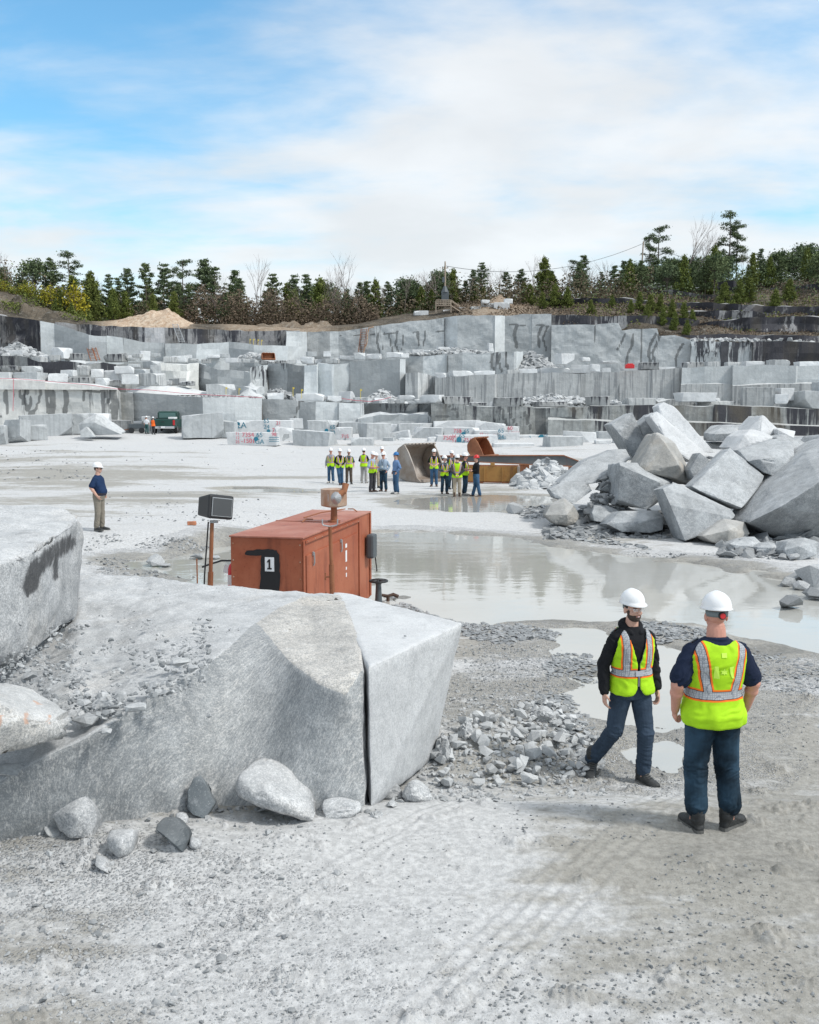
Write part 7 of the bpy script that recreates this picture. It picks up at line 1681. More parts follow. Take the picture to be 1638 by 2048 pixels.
def lamp():
    Y = cA.y - .2; b = at(414, 1175, Y); b.z = gz(b.x, b.y); t = at(424, 1046, Y)
    root = empty('flood_lamp', (b.x, b.y, b.z)); tag(root, 'boxy black flood lamp on a leaning rusty pole left of the orange cabinet', 'flood light')
    T = t - b
    bm = bmesh.new(); tube_bm(bm, [(0, 0, 0), T * .62], .042, 10); tube_bm(bm, [T * .60, T], .030, 10); link('pole', bm_mesh(bm), M_rust, root)
    bm = bmesh.new(); tube_bm(bm, [T + Vector((-.05, -.02, .02)), T * .6 + Vector((-.09, 0, 0)), Vector((-.09, .0, .1))], .012, 6); link('cable', bm_mesh(bm), M_black, root)
    bm = bmesh.new(); box_bm(bm, (T.x + .03, T.y, T.z + .02), (.12, .05, .04), None, .005); link('bracket', bm_mesh(bm), M_steel, root)
    bm = bmesh.new(); tube_bm(bm, [T * .22 + Vector((0, 0, 0)), T * .22 + Vector((.12, 0, .01)), T * .22 + Vector((.15, 0, .03))], .014, 6); link('peg', bm_mesh(bm), M_rust, root)
    # housing: tapered box looking right and down a little
    Rm = Matrix.Rotation(R(12), 3, 'Y') @ Matrix.Rotation(R(46), 3, 'Z') @ Matrix.Rotation(R(-12), 3, 'X')
    bm = bmesh.new(); box_bm(bm, (0, .02, 0), (.44, .36, .36), None, .035)
    for v in bm.verts:
        if v.co.y > 0: v.co.x *= .8; v.co.z *= .8
    c = T + Vector((.05, .02, .24)); bmesh.ops.transform(bm, matrix=Matrix.Translation(c) @ Rm.to_4x4(), verts=bm.verts[:]); h_ = link('lamp_housing', bm_mesh(bm), M_black, root)
    bm = bmesh.new(); box_bm(bm, (0, -.172, -.005), (.36, .012, .28), None, .004); bmesh.ops.transform(bm, matrix=Matrix.Translation(c) @ Rm.to_4x4(), verts=bm.verts[:]); link('lens_frame', bm_mesh(bm), M_steel, h_)
    bm = bmesh.new(); box_bm(bm, (0, -.180, -.005), (.335, .010, .255), None, .003); bmesh.ops.transform(bm, matrix=Matrix.Translation(c) @ Rm.to_4x4(), verts=bm.verts[:]); link('lens', bm_mesh(bm), M_glass, h_)
lamp()
def pole2():
    Y = cA.y - .05; b = at(666, 1210, Y); b.z = max(b.z, GZ) ; t = at(660, 1053, Y)
    root = empty('bracket_pole', b); tag(root, 'thin pole with a two-pronged top bracket in front of the orange cabinet', 'pole'); T = t - b
    bm = bmesh.new(); tube_bm(bm, [(0, 0, -.3), T * .52], .040, 10); tube_bm(bm, [T * .5, T], .028, 10); link('pole', bm_mesh(bm), M_rust, root)
    bm = bmesh.new()
    for s in (-1, 1): tube_bm(bm, [T, T + Vector((s * .10, 0, .02)), T + Vector((s * .115, 0, .04)), T + Vector((s * .115, 0, .11))], .012, 6)
    link('bracket', bm_mesh(bm), M_steel, root)
    bm = bmesh.new()
    for q in (.12, .36): tube_bm(bm, [T * q, T * q + Vector((-.10, 0, .0)), T * q + Vector((-.10, 0, .06))], .012, 6); tube_bm(bm, [T * q + Vector((-.10, 0, .0)), T * q + Vector((-.10, 0, -.05))], .012, 6)
    link('clamp_handle', bm_mesh(bm), M_rust, root)
pole2()
def reel():
    p = at(757, 1164, cA.y + 2.9); z0 = GZ; root = empty('cable_reel', (p.x, p.y, z0)); tag(root, 'dark round valve wheel standing on a post behind the cabinet', 'valve wheel'); h = p.z - z0
    bm = bmesh.new(); lathe_bm(bm, [(.10, 0), (.07, .05), (.05, h - .05), (.07, h)], 14); link('post', bm_mesh(bm), M_grey, root)
    bm = bmesh.new(); n = 28; pts = [(.16 * math.cos(2 * math.pi * k / n), .16 * math.sin(2 * math.pi * k / n), h + .02) for k in range(n + 1)]; tube_bm(bm, pts, .02, 8)
    for k in range(8): a = k * math.pi / 4; tube_bm(bm, [(0, 0, h + .04), (.16 * math.cos(a), .16 * math.sin(a), h + .02)], .016, 6)
    lathe_bm(bm, [(.04, h), (.04, h + .05), (.02, h + .06)], 12); link('wheel', bm_mesh(bm), M_black, root)
reel()
p = at_z(776, 1202, WZ); o = None
bm = bmesh.new(); tube_bm(bm, [(0, 0, -.05), (.0, 0, .10), (.10, .02, .13), (.2, .0, .09)], .035, 8); tube_bm(bm, [(.0, 0, .1), (-.12, 0, .12)], .03, 8)
tag(link('pipe_fitting', bm_mesh(bm), M_bootbr, loc=(p.x, p.y, gz(p.x, p.y))), 'small brown pipe fitting poking out beside the pond right of the cabinet', 'pipe')
p = at_z(384, 1060, -.1); bm = bmesh.new(); box_bm(bm, (0, 0, .06), (.26, .14, .11), Matrix.Rotation(.3, 3, 'Z'), .01); rough_up(bm, .05, .008, 6, 3)
tag(link('brick', bm_mesh(bm), plain('orange_brick', (.42, .17, .09), .8, bump=.5, var=.2), loc=(p.x, p.y, gz(p.x, p.y))), 'lone orange brick on the quarry floor left of the flood lamp', 'brick')
p = at_z(395, 1180, -.2); bm = bmesh.new(); tube_bm(bm, [(0, 0, 0), (0, 0, .62)], .014, 6)
tag(link('iron_rod', bm_mesh(bm), M_rust, loc=(p.x, p.y, p.z)), 'short thin iron rod standing left of the flood lamp pole', 'rod')

# ------------------------------------------------------------------ loader bucket, beam, steel box, second bucket
def curved_bucket(name, label, px0, px1, py0, py1, mat_in, mat_out, yaw, teeth=8, asp=1.0, Y=None, group=None):
    g = atg((px0 + px1) / 2, py1) if Y is None else None
    Yb = g.y if Y is None else Y; zb = gz(g.x, g.y) if Y is None else Zat(py1, Yb); H = Zat(py0, Yb) - zb; W = (Xat(px1, Yb) - Xat(px0, Yb)) * asp
    root = empty(name, ((Xat(px0, Yb, zb) + Xat(px1, Yb, zb)) / 2, Yb + .4, zb), yaw); tag(root, label, 'bucket', group)
    prof = [(-.62 * H, .02), (-.1 * H, .0), (.28 * H, .10 * H), (.46 * H, .34 * H), (.48 * H, .62 * H), (.34 * H, .86 * H), (.06 * H, 1.0 * H)]
    bm = bmesh.new(); rows = []
    for i in range(len(prof) * 4 - 3):
        t = i / 4; k = min(int(t), len(prof) - 2); f_ = t - k; y = prof[k][0] * (1 - f_) + prof[k + 1][0] * f_; z = prof[k][1] * (1 - f_) + prof[k + 1][1] * f_
        rows.append([bm.verts.new((x, y, z)) for x in np.linspace(-W / 2, W / 2, 9)])
    for A, B in zip(rows, rows[1:]):
        for i in range(8): bm.faces.new((A[i], A[i + 1], B[i + 1], B[i]))
    o = link('shell', bm_mesh(bm), mat_in, root, smooth=True); m = o.modifiers.new('s', 'SOLIDIFY'); m.thickness = .07
    for s in (-1, 1):
        bm = bmesh.new(); f = bm.faces.new([bm.verts.new((s * W / 2, y, z)) for y, z in prof + [(-.10 * H, .80 * H), (-.32 * H, .42 * H), (-.45 * H, .12 * H)]])
        r = bmesh.ops.extrude_face_region(bm, geom=[f]); bmesh.ops.translate(bm, vec=(s * .07, 0, 0), verts=[v for v in r['geom'] if isinstance(v, bmesh.types.BMVert)]); bmesh.ops.recalc_face_normals(bm, faces=bm.faces[:]); link('side_plate', bm_mesh(bm), mat_out, root)
    for k in range(teeth):
        x = -W / 2 + W * (k + .5) / teeth; bm = bmesh.new(); box_bm(bm, (x, -.0 * H, 1.0 * H), (W / teeth * .62, .30, .08), Matrix.Rotation(-.35, 3, 'X'), .015); link('tooth', bm_mesh(bm), mat_out, root)
    bm = bmesh.new(); box_bm(bm, (0, -.62 * H, .08), (W, .22, .14), None, .02); link('cutting_edge', bm_mesh(bm), mat_in, root)
    return root
curved_bucket('loader_bucket', 'big worn loader bucket on its back with a scooped open side by the right group', 800, 884, 889, 962, M_rustgrey, M_rustgrey, R(42), 8, .92)
curved_bucket('loader_bucket', 'smaller dark brown toothed rusty bucket behind the steel beam', 938, 990, 876, 914, M_rust, M_rust, R(58), 6, .9, Y=58)
b2 = at(536, 716, 146); curved_bucket('loader_bucket', 'tiny orange rusty bucket far off on the third bench', 523, 549, 706, 719, M_rust, M_rust, R(20), 4, .95, Y=140)
def beam():
    Y = 53; pts = [(876, 912, 920), (1060, 911, 929), (1128, 911, 932), (1168, 926, 934)]
    root = empty('steel_beam', (Xat(1000, Y), Y, 0)); tag(root, 'long dark steel plate beam with a sloping rusty right end, lying behind the right group', 'steel beam')
    def pl(off, y0, y1, dt, db):
        bm = bmesh.new(); T = [Vector((Xat(px, Y, 1), y0, Zat(a, Y) + dt)) for px, a, b in pts]; Bt = [Vector((Xat(px, Y, 1), y0, Zat(b, Y) + db)) for px, a, b in pts]
        vs = [bm.verts.new(v) for v in T] + [bm.verts.new(v) for v in reversed(Bt)]; f = bm.faces.new(vs); r = bmesh.ops.extrude_face_region(bm, geom=[f]); bmesh.ops.translate(bm, vec=(0, y1 - y0, 0), verts=[v for v in r['geom'] if isinstance(v, bmesh.types.BMVert)]); bmesh.ops.recalc_face_normals(bm, faces=bm.faces[:])
        return bm
    o = link('web_plate', bm_mesh(pl(0, Y, Y + .06, 0, 0)), M_beam); o.parent = root; o.location = -root.location
    bm = bmesh.new()
    for a, b in zip(pts, pts[1:]):
        for k in (1, 2):
            p0 = Vector((Xat(a[0], Y, 1), Y + .1, Zat(a[k], Y))); p1 = Vector((Xat(b[0], Y, 1), Y + .1, Zat(b[k], Y))); d = p1 - p0
            box_bm(bm, (p0 + p1) / 2, (d.length, .38, .05), Matrix.Rotation(-math.atan2(d.z, d.x), 3, 'Y'))
    o = link('flange', bm_mesh(bm), M_rust); o.parent = root; o.location = -root.location
    for px in (905, 1050, 1150):
        z1_ = Zat(925, Y); g = gz(Xat(px, Y), Y + .3); bm = bmesh.new(); box_bm(bm, (Xat(px, Y), Y + .45, (z1_ + g) / 2), (.5, .7, abs(z1_ - g) + .1), None, .02); o = link('support_block', bm_mesh(bm), M_rust); o.parent = root; o.location = -root.location
beam()
def yellow_box():
    g = atg(990, 968); Y = g.y; W = Xat(1036, Y) - Xat(936, Y); H = Zat(931, Y) - gz(g.x, Y)
    root = empty('steel_box_frame', ((Xat(936, Y) + Xat(1036, Y)) / 2, Y + .3, gz(g.x, Y)), R(-8)); tag(root, 'worn yellow steel counterweight box lying behind the red-hatted man', 'steel box')
    bm = bmesh.new(); box_bm(bm, (0, 0, H * .52), (W, .06, H * .86), None, .01); link('front_plate', bm_mesh(bm), M_yel, root)
    bm = bmesh.new(); box_bm(bm, (0, .12, H * .97), (W + .1, .3, .07), None, .01); link('top_rail', bm_mesh(bm), M_rust, root)
    bm = bmesh.new(); box_bm(bm, (0, .12, H * .10), (W + .1, .3, .09), None, .01); link('bottom_rail', bm_mesh(bm), M_rust, root)
    for q in (-.16, .2): 
        bm = bmesh.new(); box_bm(bm, (W * q, -.05, H * .52), (.07, .06, H * .8), None, .005); link('stiffener', bm_mesh(bm), M_yel, root)
    bm = bmesh.new(); box_bm(bm, (W / 2 + .05, -.05, H * .5), (.12, .5, H * .9), None, .01); box_bm(bm, (W / 2 + .25, -.1, H * .3), (.5, .12, H * .35), Matrix.Rotation(.5, 3, 'Z'), .02); link('end_plate', bm_mesh(bm), M_rustgrey, root)
    bm = bmesh.new(); box_bm(bm, (0, 0, H * 1.05), (.22, .16, .16), None, .02); link('lug', bm_mesh(bm), M_yel, root)
    bm = bmesh.new(); box_bm(bm, (-W / 4, .4, H * .3), (.3, .8, H * .6)); box_bm(bm, (W / 4, .4, H * .3), (.3, .8, H * .6)); link('rear_frame', bm_mesh(bm), M_rust, root)
yellow_box()
# ------------------------------------------------------------------ pickup truck seen from behind
def pickup():
    g = atg(327, 870); Y = g.y; W = 1.95; root = empty('pickup_truck', (Xat(327, Y, 1), Y, gz(g.x, Y) ), R(4)); k = (Xat(351, Y, 1) - Xat(301, Y, 1)) / W; root.scale = (min(1.3, k),) * 3
    tag(root, 'dark green pickup truck parked tail-on beside the large grey block', 'pickup truck')
    G = plain('dark_green_paint', (.008, .05, .04), .3); CH_ = plain('chrome', (.55, .56, .57), .2, .9); TL = plain('tail_light_red', (.45, .01, .015), .25); TY = plain('tyre', (.02, .02, .02), .85)
    def loft(name, secs, m, par=root):      # secs along y: (y, half width, z0, z1)
        bm = bmesh.new(); rows = []
        for y, hw, z0, z1 in secs:
            b_ = .06; rows.append([bm.verts.new(v) for v in ((-hw + b_, y, z0), (hw - b_, y, z0), (hw, y, z0 + b_), (hw, y, z1 - b_), (hw - b_, y, z1), (-hw + b_, y, z1), (-hw, y, z1 - b_), (-hw, y, z0 + b_))])
        for A, B in zip(rows, rows[1:]):
            for i in range(8): bm.faces.new((A[i], A[(i + 1) % 8], B[(i + 1) % 8], B[i]))
        bm.faces.new(rows[0]); bm.faces.new(list(reversed(rows[-1]))); bmesh.ops.recalc_face_normals(bm, faces=bm.faces[:]); return link(name, bm_mesh(bm), m, par)
    loft('body', [(0, .94, .5, 1.15), (.1, .975, .45, 1.18), (2.0, .975, .42, 1.18)], G)
    loft('bonnet', [(2.0, .975, .42, 1.18), (3.7, .975, .42, 1.16), (3.9, .95, .42, 1.12), (5.2, .90, .45, 1.02), (5.35, .85, .5, .95)], G)
    cab = loft('cab', [(1.95, .80, 1.15, 1.70), (2.05, .78, 1.15, 1.80), (3.2, .76, 1.15, 1.82), (3.9, .86, 1.15, 1.2)], G)
    bm = bmesh.new(); box_bm(bm, (0, 1.955, 1.47), (1.34, .03, .40), None, .01); link('rear_window', bm_mesh(bm), plain('green_glass', (.08, .17, .16), .08), cab)
    bm = bmesh.new(); box_bm(bm, (0, -.015, .86), (1.42, .05, .50), None, .02); tg = link('tailgate', bm_mesh(bm), G, root)
    bm = bmesh.new(); box_bm(bm, (0, -.05, .95), (.24, .02, .06), None, .005); link('handle', bm_mesh(bm), M_black, tg)
    bm = bmesh.new(); box_bm(bm, (0, 1.0, 1.185), (1.7, 1.8, .02)); link('bed_liner', bm_mesh(bm), M_black, root)
    for s in (-1, 1):
        bm = bmesh.new(); box_bm(bm, (s * .86, -.01, .88), (.17, .05, .42), None, .01); link('tail_light', bm_mesh(bm), TL, root)
        bm = bmesh.new(); box_bm(bm, (s * 1.08, 3.2, 1.18), (.2, .08, .16), None, .02); link('mirror', bm_mesh(bm), M_black, root)
        for y in (1.0, 4.3):
            bm = bmesh.new(); bmesh.ops.create_cone(bm, cap_ends=True, segments=28, radius1=.37, radius2=.37, depth=.24); bmesh.ops.transform(bm, matrix=Matrix.Translation((s * .86, y, .37)) @ Matrix.Rotation(R(90), 4, 'Y'), verts=bm.verts[:]); bmesh.ops.bevel(bm, geom=[e for e in bm.edges if len(e.link_faces) == 2 and e.calc_face_angle(0) > 1], offset=.04, segments=2, affect='EDGES'); wh = link('wheel', bm_mesh(bm), TY, root)
            bm = bmesh.new(); bmesh.ops.create_cone(bm, cap_ends=True, segments=24, radius1=.2, radius2=.2, depth=.25); bmesh.ops.transform(bm, matrix=Matrix.Translation((s * .865, y, .37)) @ Matrix.Rotation(R(90), 4, 'Y'), verts=bm.verts[:]); link('rim', bm_mesh(bm), CH_, wh)
    bm = bmesh.new(); box_bm(bm, (0, -.10, .50), (1.85, .18, .2), None, .03); bp_ = link('rear_bumper', bm_mesh(bm), CH_, root)
    bm = bmesh.new(); box_bm(bm, (0, -.20, .52), (.32, .01, .14), None, .003); link('number_plate', bm_mesh(bm), M_white, bp_)
    bm = bmesh.new(); box_bm(bm, (.62, .9, 1.26), (.5, 1.3, .16), None, .02); tag(link('tool_box', bm_mesh(bm), M_white, root), None)
pickup()
def compressor():
    g = atg(276, 868); Y = g.y + 2; z = gz(g.x, Y); root = empty('drill_rig', (Xat(276, Y, 1), Y, z)); tag(root, 'small grey compressor trailer standing against the wall left of the two workers', 'compressor')
    bm = bmesh.new(); box_bm(bm, (0, 0, .75), (1.7, 1.1, .5), None, .05); link('housing', bm_mesh(bm), M_grey, root)
    bm = bmesh.new(); box_bm(bm, (.1, 0, 1.15), (.9, .8, .3), None, .05); link('motor_cover', bm_mesh(bm), M_steel, root)
    for s in (-1, 1):
        bm = bmesh.new(); bmesh.ops.create_cone(bm, cap_ends=True, segments=18, radius1=.3, radius2=.3, depth=.18); bmesh.ops.transform(bm, matrix=Matrix.Translation((s * .55, -.5, .3)) @ Matrix.Rotation(R(90), 4, 'X'), verts=bm.verts[:]); link('wheel', bm_mesh(bm), M_black, root)
    bm = bmesh.new(); tube_bm(bm, [(.5, 0, .4), (.9, 0, 1.7)], .04, 6); tube_bm(bm, [(-1.6, 0, .3), (-.7, 0, .5)], .05, 6); link('drawbar', bm_mesh(bm), M_rust, root)
compressor()
o = box_block('dark wet rock ledge at the wall foot left of the compressor', 214, 838, 262, 866, 103, 'd', 0, .4, 1, 970, tone=-.35)
# ------------------------------------------------------------------ ladders, poles, wires, platform, hoses
def ladder(label, p0, p1, w, m, n=12):
    p0, p1 = Vector(p0), Vector(p1); d = (p1 - p0); s = Vector((1, 0, 0)) * w / 2; root = empty('ladder', p0); tag(root, label, 'ladder')
    for k in (-1, 1):
        bm = bmesh.new(); tube_bm(bm, [s * k, d + s * k], .06, 5); link('rail', bm_mesh(bm), m, root)
    for i in range(n):
        q = d * ((i + .5) / n); bm = bmesh.new(); tube_bm(bm, [q - s, q + s], .04, 5); link('rung', bm_mesh(bm), m, root)
ladder('reddish ladder leaning on the pale sloping wall at left', at(188, 722, 144), at(178, 692, 149.5), .9, M_rust, 10)
ladder('second reddish ladder standing close to the first on the left wall', at(196, 720, 144.5), at(186, 690, 149.4), .6, M_rust, 10)
ladder('pale aluminium ladder leaning on the dark weathered wall under the dirt heap', at(364, 684, 164), at(350, 648, 167), .9, M_steel, 12)
ladder('dark ladder hanging on the brown-streaked upper wall', at(722, 704, 169.6), at(728, 657, 170), 1.0, M_rust, 14)
def tube_thing(name, label, cat, pts, r, m, kind=None):
    bm = bmesh.new(); c = Vector(pts[0]); tube_bm(bm, [Vector(p) - c for p in pts], r, 6); tag(link(name, bm_mesh(bm), m, loc=c), label, cat)
def sag(a, b, s, n=24): a, b = Vector(a), Vector(b); return [a.lerp(b, t) - Vector((0, 0, s * 4 * t * (1 - t))) for t in np.linspace(0, 1, n)]
tube_thing('hose', 'pale hose looping down the brown-streaked upper wall', 'hose', [at(a, b, 169.2) for a, b in ((748, 654), (738, 656), (735, 668), (734, 685), (728, 700), (727, 706))], .14, M_drum)
tube_thing('air_hose', 'dark red hose lying along the top of the lowest left bench', 'hose', [at(a, b, 103.3) for a, b in ((-40, 755), (0, 757), (28, 757), (90, 762), (180, 770), (236, 778), (300, 780), (360, 786), (420, 790), (524, 795))], .028, M_redmark)
tube_thing('air_hose', 'dark red hose hanging straight down the heart-stained wall', 'hose', [at(27, 758, 103.4), at(27, 790, 103.2), at(26, 822, 103.2)], .028, M_redmark)
tube_thing('air_hose', 'dark red hose draped over the blocks in the middle of the lowest bench', 'hose', [at(a, b, 105) for a, b in ((684, 797), (712, 801), (740, 803), (765, 799), (782, 794))], .03, M_redmark)
def upole(label, px, ptop, pbase, Y, arm=True):
    b, t = at(px, pbase, Y), at(px, ptop, Y); root = empty('utility_pole', b); tag(root, label, 'utility pole'); h = (t - b).z
    bm = bmesh.new(); tube_bm(bm, [(0, 0, -1), (0, 0, h)], [.20, .13], 10); link('pole', bm_mesh(bm), M_wood, root)
    if arm:
        bm = bmesh.new(); box_bm(bm, (0, 0, h - 1.2), (1.2, .14, .14)); link('crossarm', bm_mesh(bm), M_wood, root)
        for s in (-1, 0, 1):
            bm = bmesh.new(); lathe_bm(bm, [(.05, 0), (.09, .08), (.05, .22)], 8, (s * .5, 0, h - 1.13)); link('insulator', bm_mesh(bm), M_grey, root)
    return b + Vector((0, 0, h - .8)), root
Y1, Y2 = 184, 204
t1, r1 = upole('tall utility pole by the wooden platform on the rim', 890, 523, 604, Y1)
bm = bmesh.new(); box_bm(bm, (0, -.2, 1.0), (1.4, .7, 1.7), None, .08); lathe_bm(bm, [(.75, 1.8), (.35, 2.7), (.2, 3.0)], 12, (0, 0, 0)); link('transformer_box', bm_mesh(bm), M_grey, r1)
bm = bmesh.new(); box_bm(bm, (-.3, -.25, Zat(560, Y1) - Zat(604, Y1)), (.5, .4, 1.0), None, .05); link('meter_box', bm_mesh(bm), M_grey, r1)
t2, r2 = upole('leaning bare utility pole under the broad pine at right', 1281, 483, 580, Y2, False)
r2.rotation_euler = (0, R(2), 0)
tube_thing('power_line', 'power line sagging between the two utility poles', 'power line', sag(t1, t2 + Vector((.3, 0, .4)), 3.0), .05, M_grey)
tube_thing('power_line', 'power line running off to the right behind the tall pine', 'power line', sag(t2 + Vector((.3, 0, .4)), at(1800, 515, 230), 5.0), .045, M_grey)
def platform():
    Y = 180; a, b = at(872, 622, Y), at(902, 622, Y); W = b.x - a.x; zt = Zat(611, Y); root = empty('timber_platform', (a.x, Y, a.z)); tag(root, 'small wooden platform with railings and a stair beside the utility pole', 'platform'); h = zt - a.z
    bm = bmesh.new(); box_bm(bm, (W / 2, .8, h), (W + .2, 1.8, .16)); link('deck', bm_mesh(bm), M_wood, root)
    for x in (0, W):
        for y in (0, 1.6):
            bm = bmesh.new(); box_bm(bm, (x, y, h / 2 + .3), (.16, .16, h + 1.4 - .2)); link('post', bm_mesh(bm), M_wood, root)
    bm = bmesh.new()
    for z in (.35, .65, 1.0): box_bm(bm, (W / 2, -.09, h + z), (W, .05, .14))
    for x in np.linspace(.2, W - .2, 9): box_bm(bm, (x, -.14, h + .55), (.08, .04, .95))
    link('railing', bm_mesh(bm), M_wood, root)
    bm = bmesh.new()
    for k in range(6): box_bm(bm, (W + .2 + .26 * k, .8, h - .17 * (k + .5)), (.3, 1.2, .06))
    for y in (.15, 1.45): tube_bm(bm, [(W, y, h + 1.0), (W + 1.7, y, -.1 + 1.0)], .06, 4); tube_bm(bm, [(W, y, h), (W + 1.7, y, -.1)], .09, 4)
    link('stair', bm_mesh(bm), M_wood, root)
platform()
box_block('long concrete slab on the rim below the broad pine', 1284, 570, 1372, 582, 198, 'l', R(2), .3, 0, 980, name='concrete_slab', cat='concrete slab')
# little yellow stakes and a red tarp on the benches
for i, (px, py, Y) in enumerate([(478, 790, 112), (500, 688, 150), (507, 688, 150), (516, 689, 150), (523, 690, 150), (603, 792, 112), (452, 788, 112), (586, 788, 112), (721, 792, 110)]):
    q = at(px, py, Y); bm = bmesh.new(); tube_bm(bm, [(0, 0, -.3), (0, 0, .8)], .03, 5); box_bm(bm, (.08, 0, .68), (.18, .03, .18))
    tag(link('marker_stake', bm_mesh(bm), plain('yellow_tape', (.65, .50, .05), .6) if i == 0 else bpy.data.materials['yellow_tape'], loc=q), 'yellow taped stake, %s from the left on the benches' % ordw([452, 478, 500, 507, 516, 523, 586, 603, 721].index(px) + 1), 'stake', 'yellow marker stakes on the benches')
q = at(1259, 737, 120); bm = bmesh.new(); box_bm(bm, (0, 0, .25), (1.1, .7, .5), None, .06); box_bm(bm, (.05, 0, .55), (.7, .5, .14), None, .04)
tag(link('equipment_box', bm_mesh(bm), M_red, loc=q), 'small bright red box on the upper right bench', 'box')
# ------------------------------------------------------------------ trees
def tri_cloud(C_, size, rg, tone, flat=0., n3=3):
    """leaf-sized triangles around the centres C_ (n,3)"""
    n = len(C_); d = rg.normal(size=(n, 3)); d[:, 2] *= 1 - flat; d /= np.linalg.norm(d, axis=1)[:, None] + 1e-9
    e = rg.normal(size=(n, 3)); e[:, 2] *= 1 - flat; e -= d * (d * e).sum(1)[:, None]; e /= np.linalg.norm(e, axis=1)[:, None] + 1e-9
    s = size * rg.uniform(.6, 1.3, (n, 1))
    V = np.stack([C_ + d * s, C_ - d * s * .5 + e * s * .55, C_ - d * s * .5 - e * s * .55], 1).reshape(-1, 3)
    return V, np.arange(n * 3).reshape(-1, 3), np.repeat(tone, 3)
def branch_bm(segs, n=4):
    bm = bmesh.new()
    for a, b, r0, r1 in segs:
        tube_bm(bm, [a, b], [r0, r1], n, cap=False)
    return bm_mesh(bm)
TREES = {}
def proto(kind, seed):
    rg = np.random.default_rng(seed); rd = random.Random(seed); segs = []; Cs = []; T = []; size = .3; flat = 0.
    if kind == 'conifer':           # open, layered pine, height 12
        H = 12; segs.append(((0, 0, 0), (0, 0, H * .55), .20, .12)); segs.append(((0, 0, H * .55), (0, 0, H * .97), .12, .03))
        z = H * rd.uniform(.18, .3); 
        while z < H * .97:
            t = (z / H); L_ = (1 - t) ** .75 * 3.3 * rd.uniform(.7, 1.1) + .35
            for k in range(rd.randint(4, 6)):
                a = rd.uniform(0, 6.28); up = rd.uniform(.05, .45); ll = L_ * rd.uniform(.6, 1.1)
                e = Vector((math.cos(a) * ll, math.sin(a) * ll, z + up * ll)); segs.append(((0, 0, z), e, .05, .015))
                for q in range(3 + int(ll * 4)):
                    f = rd.uniform(.25, 1.1); c = Vector((0, 0, z)).lerp(e, f); m = 9
                    Cs.append(np.array(c) + rg.normal(0, 1, (m, 3)) * (.24, .24, .11)); T.append(np.full(m, rd.uniform(.1, .9)))
            z += rd.uniform(.5, .95) * (1.25 - .5 * t)
        size = .21
    elif kind == 'young':           # dense young pine, height 8
        H = 8; segs.append(((0, 0, 0), (0, 0, H * .95), .13, .03)); z = .5
        while z < H * .98:
            t = z / H; L_ = (1 - t) ** .8 * 2.3 + .2
            for k in range(6):
                a = rd.uniform(0, 6.28); ll = L_ * rd.uniform(.55, 1.1); e = Vector((math.cos(a) * ll, math.sin(a) * ll, z + .5 * ll)); segs.append(((0, 0, z), e, .03, .01))
                for q in range(2 + int(ll * 3)):
                    f = rd.uniform(.3, 1.1); c = Vector((0, 0, z)).lerp(e, f); m = 10; Cs.append(np.array(c) + rg.normal(0, 1, (m, 3)) * (.22, .22, .25)); T.append(np.full(m, rd.uniform(0, 1)))
            z += .45
        size = .22
    elif kind == 'tallpine':        # flat-topped tufted old pine, height 16
        H = 16; lean = rd.uniform(-1.5, 1.5); top = Vector((lean, 0, H)); P0 = Vector((0, 0, 0)); segs.append((P0, P0.lerp(top, .5), .26, .18)); segs.append((P0.lerp(top, .5), top, .18, .05))
        for k in range(26):
            t = rd.uniform(.42, 1.0); a = rd.uniform(0, 6.28); ll = rd.uniform(1.6, 3.9) * (1.15 - .55 * t); s0 = P0.lerp(top, t); e = s0 + Vector((math.cos(a) * ll, math.sin(a) * ll, rd.uniform(.1, .9)))
            segs.append((s0, e, .08, .03))
            for q in range(rd.randint(3, 5)):
                c = s0.lerp(e, rd.uniform(.65, 1.05)) + Vector((rd.gauss(0, .3), rd.gauss(0, .3), rd.gauss(0, .15))); m = 34
                Cs.append(np.array(c) + rg.normal(0, 1, (m, 3)) * (.45, .45, .17)); T.append(np.full(m, rd.uniform(0, .8)))
        size = .22; flat = .4
    elif kind == 'bare':            # leafless broadleaf, height 12
        def grow(p, d, l, r, lv):
            e = p + d * l; segs.append((p, e, r, r * .62))
            if lv == 0: return
            for k in range(rd.choice((2, 3, 3))):
                ax = Vector((rd.gauss(0, 1), rd.gauss(0, 1), rd.gauss(0, .3))).normalized(); nd = (d + ax * rd.uniform(.25, .6) + Vector((0, 0, .15))).normalized(); grow(p.lerp(e, rd.uniform(.55, 1)), nd, l * rd.uniform(.6, .85), r * .58, lv - 1)
        grow(Vector((0, 0, 0)), Vector((rd.gauss(0, .05), rd.gauss(0, .05), 1)).normalized(), 4.6, .15, 5)
    elif kind == 'broad':           # rounded dark evergreen, height 9
        H = 9; segs.append(((0, 0, 0), (0, 0, 5), .2, .1))
        for k in range(42):
            a = rd.uniform(0, 6.28); el = rd.uniform(-.2, 1.4); rr_ = rd.uniform(2.0, 3.5); c = Vector((math.cos(a) * math.cos(el) * rr_, math.sin(a) * math.cos(el) * rr_, 4.6 + math.sin(el) * rr_ * 1.1)); segs.append(((0, 0, 3 + rd.random() * 2), c, .06, .02)); m = 62
            Cs.append(np.array(c) + rg.normal(0, 1, (m, 3)) * (.6, .6, .42)); T.append(np.full(m, rd.uniform(0, 1)))
        size = .28
    elif kind == 'shrub':
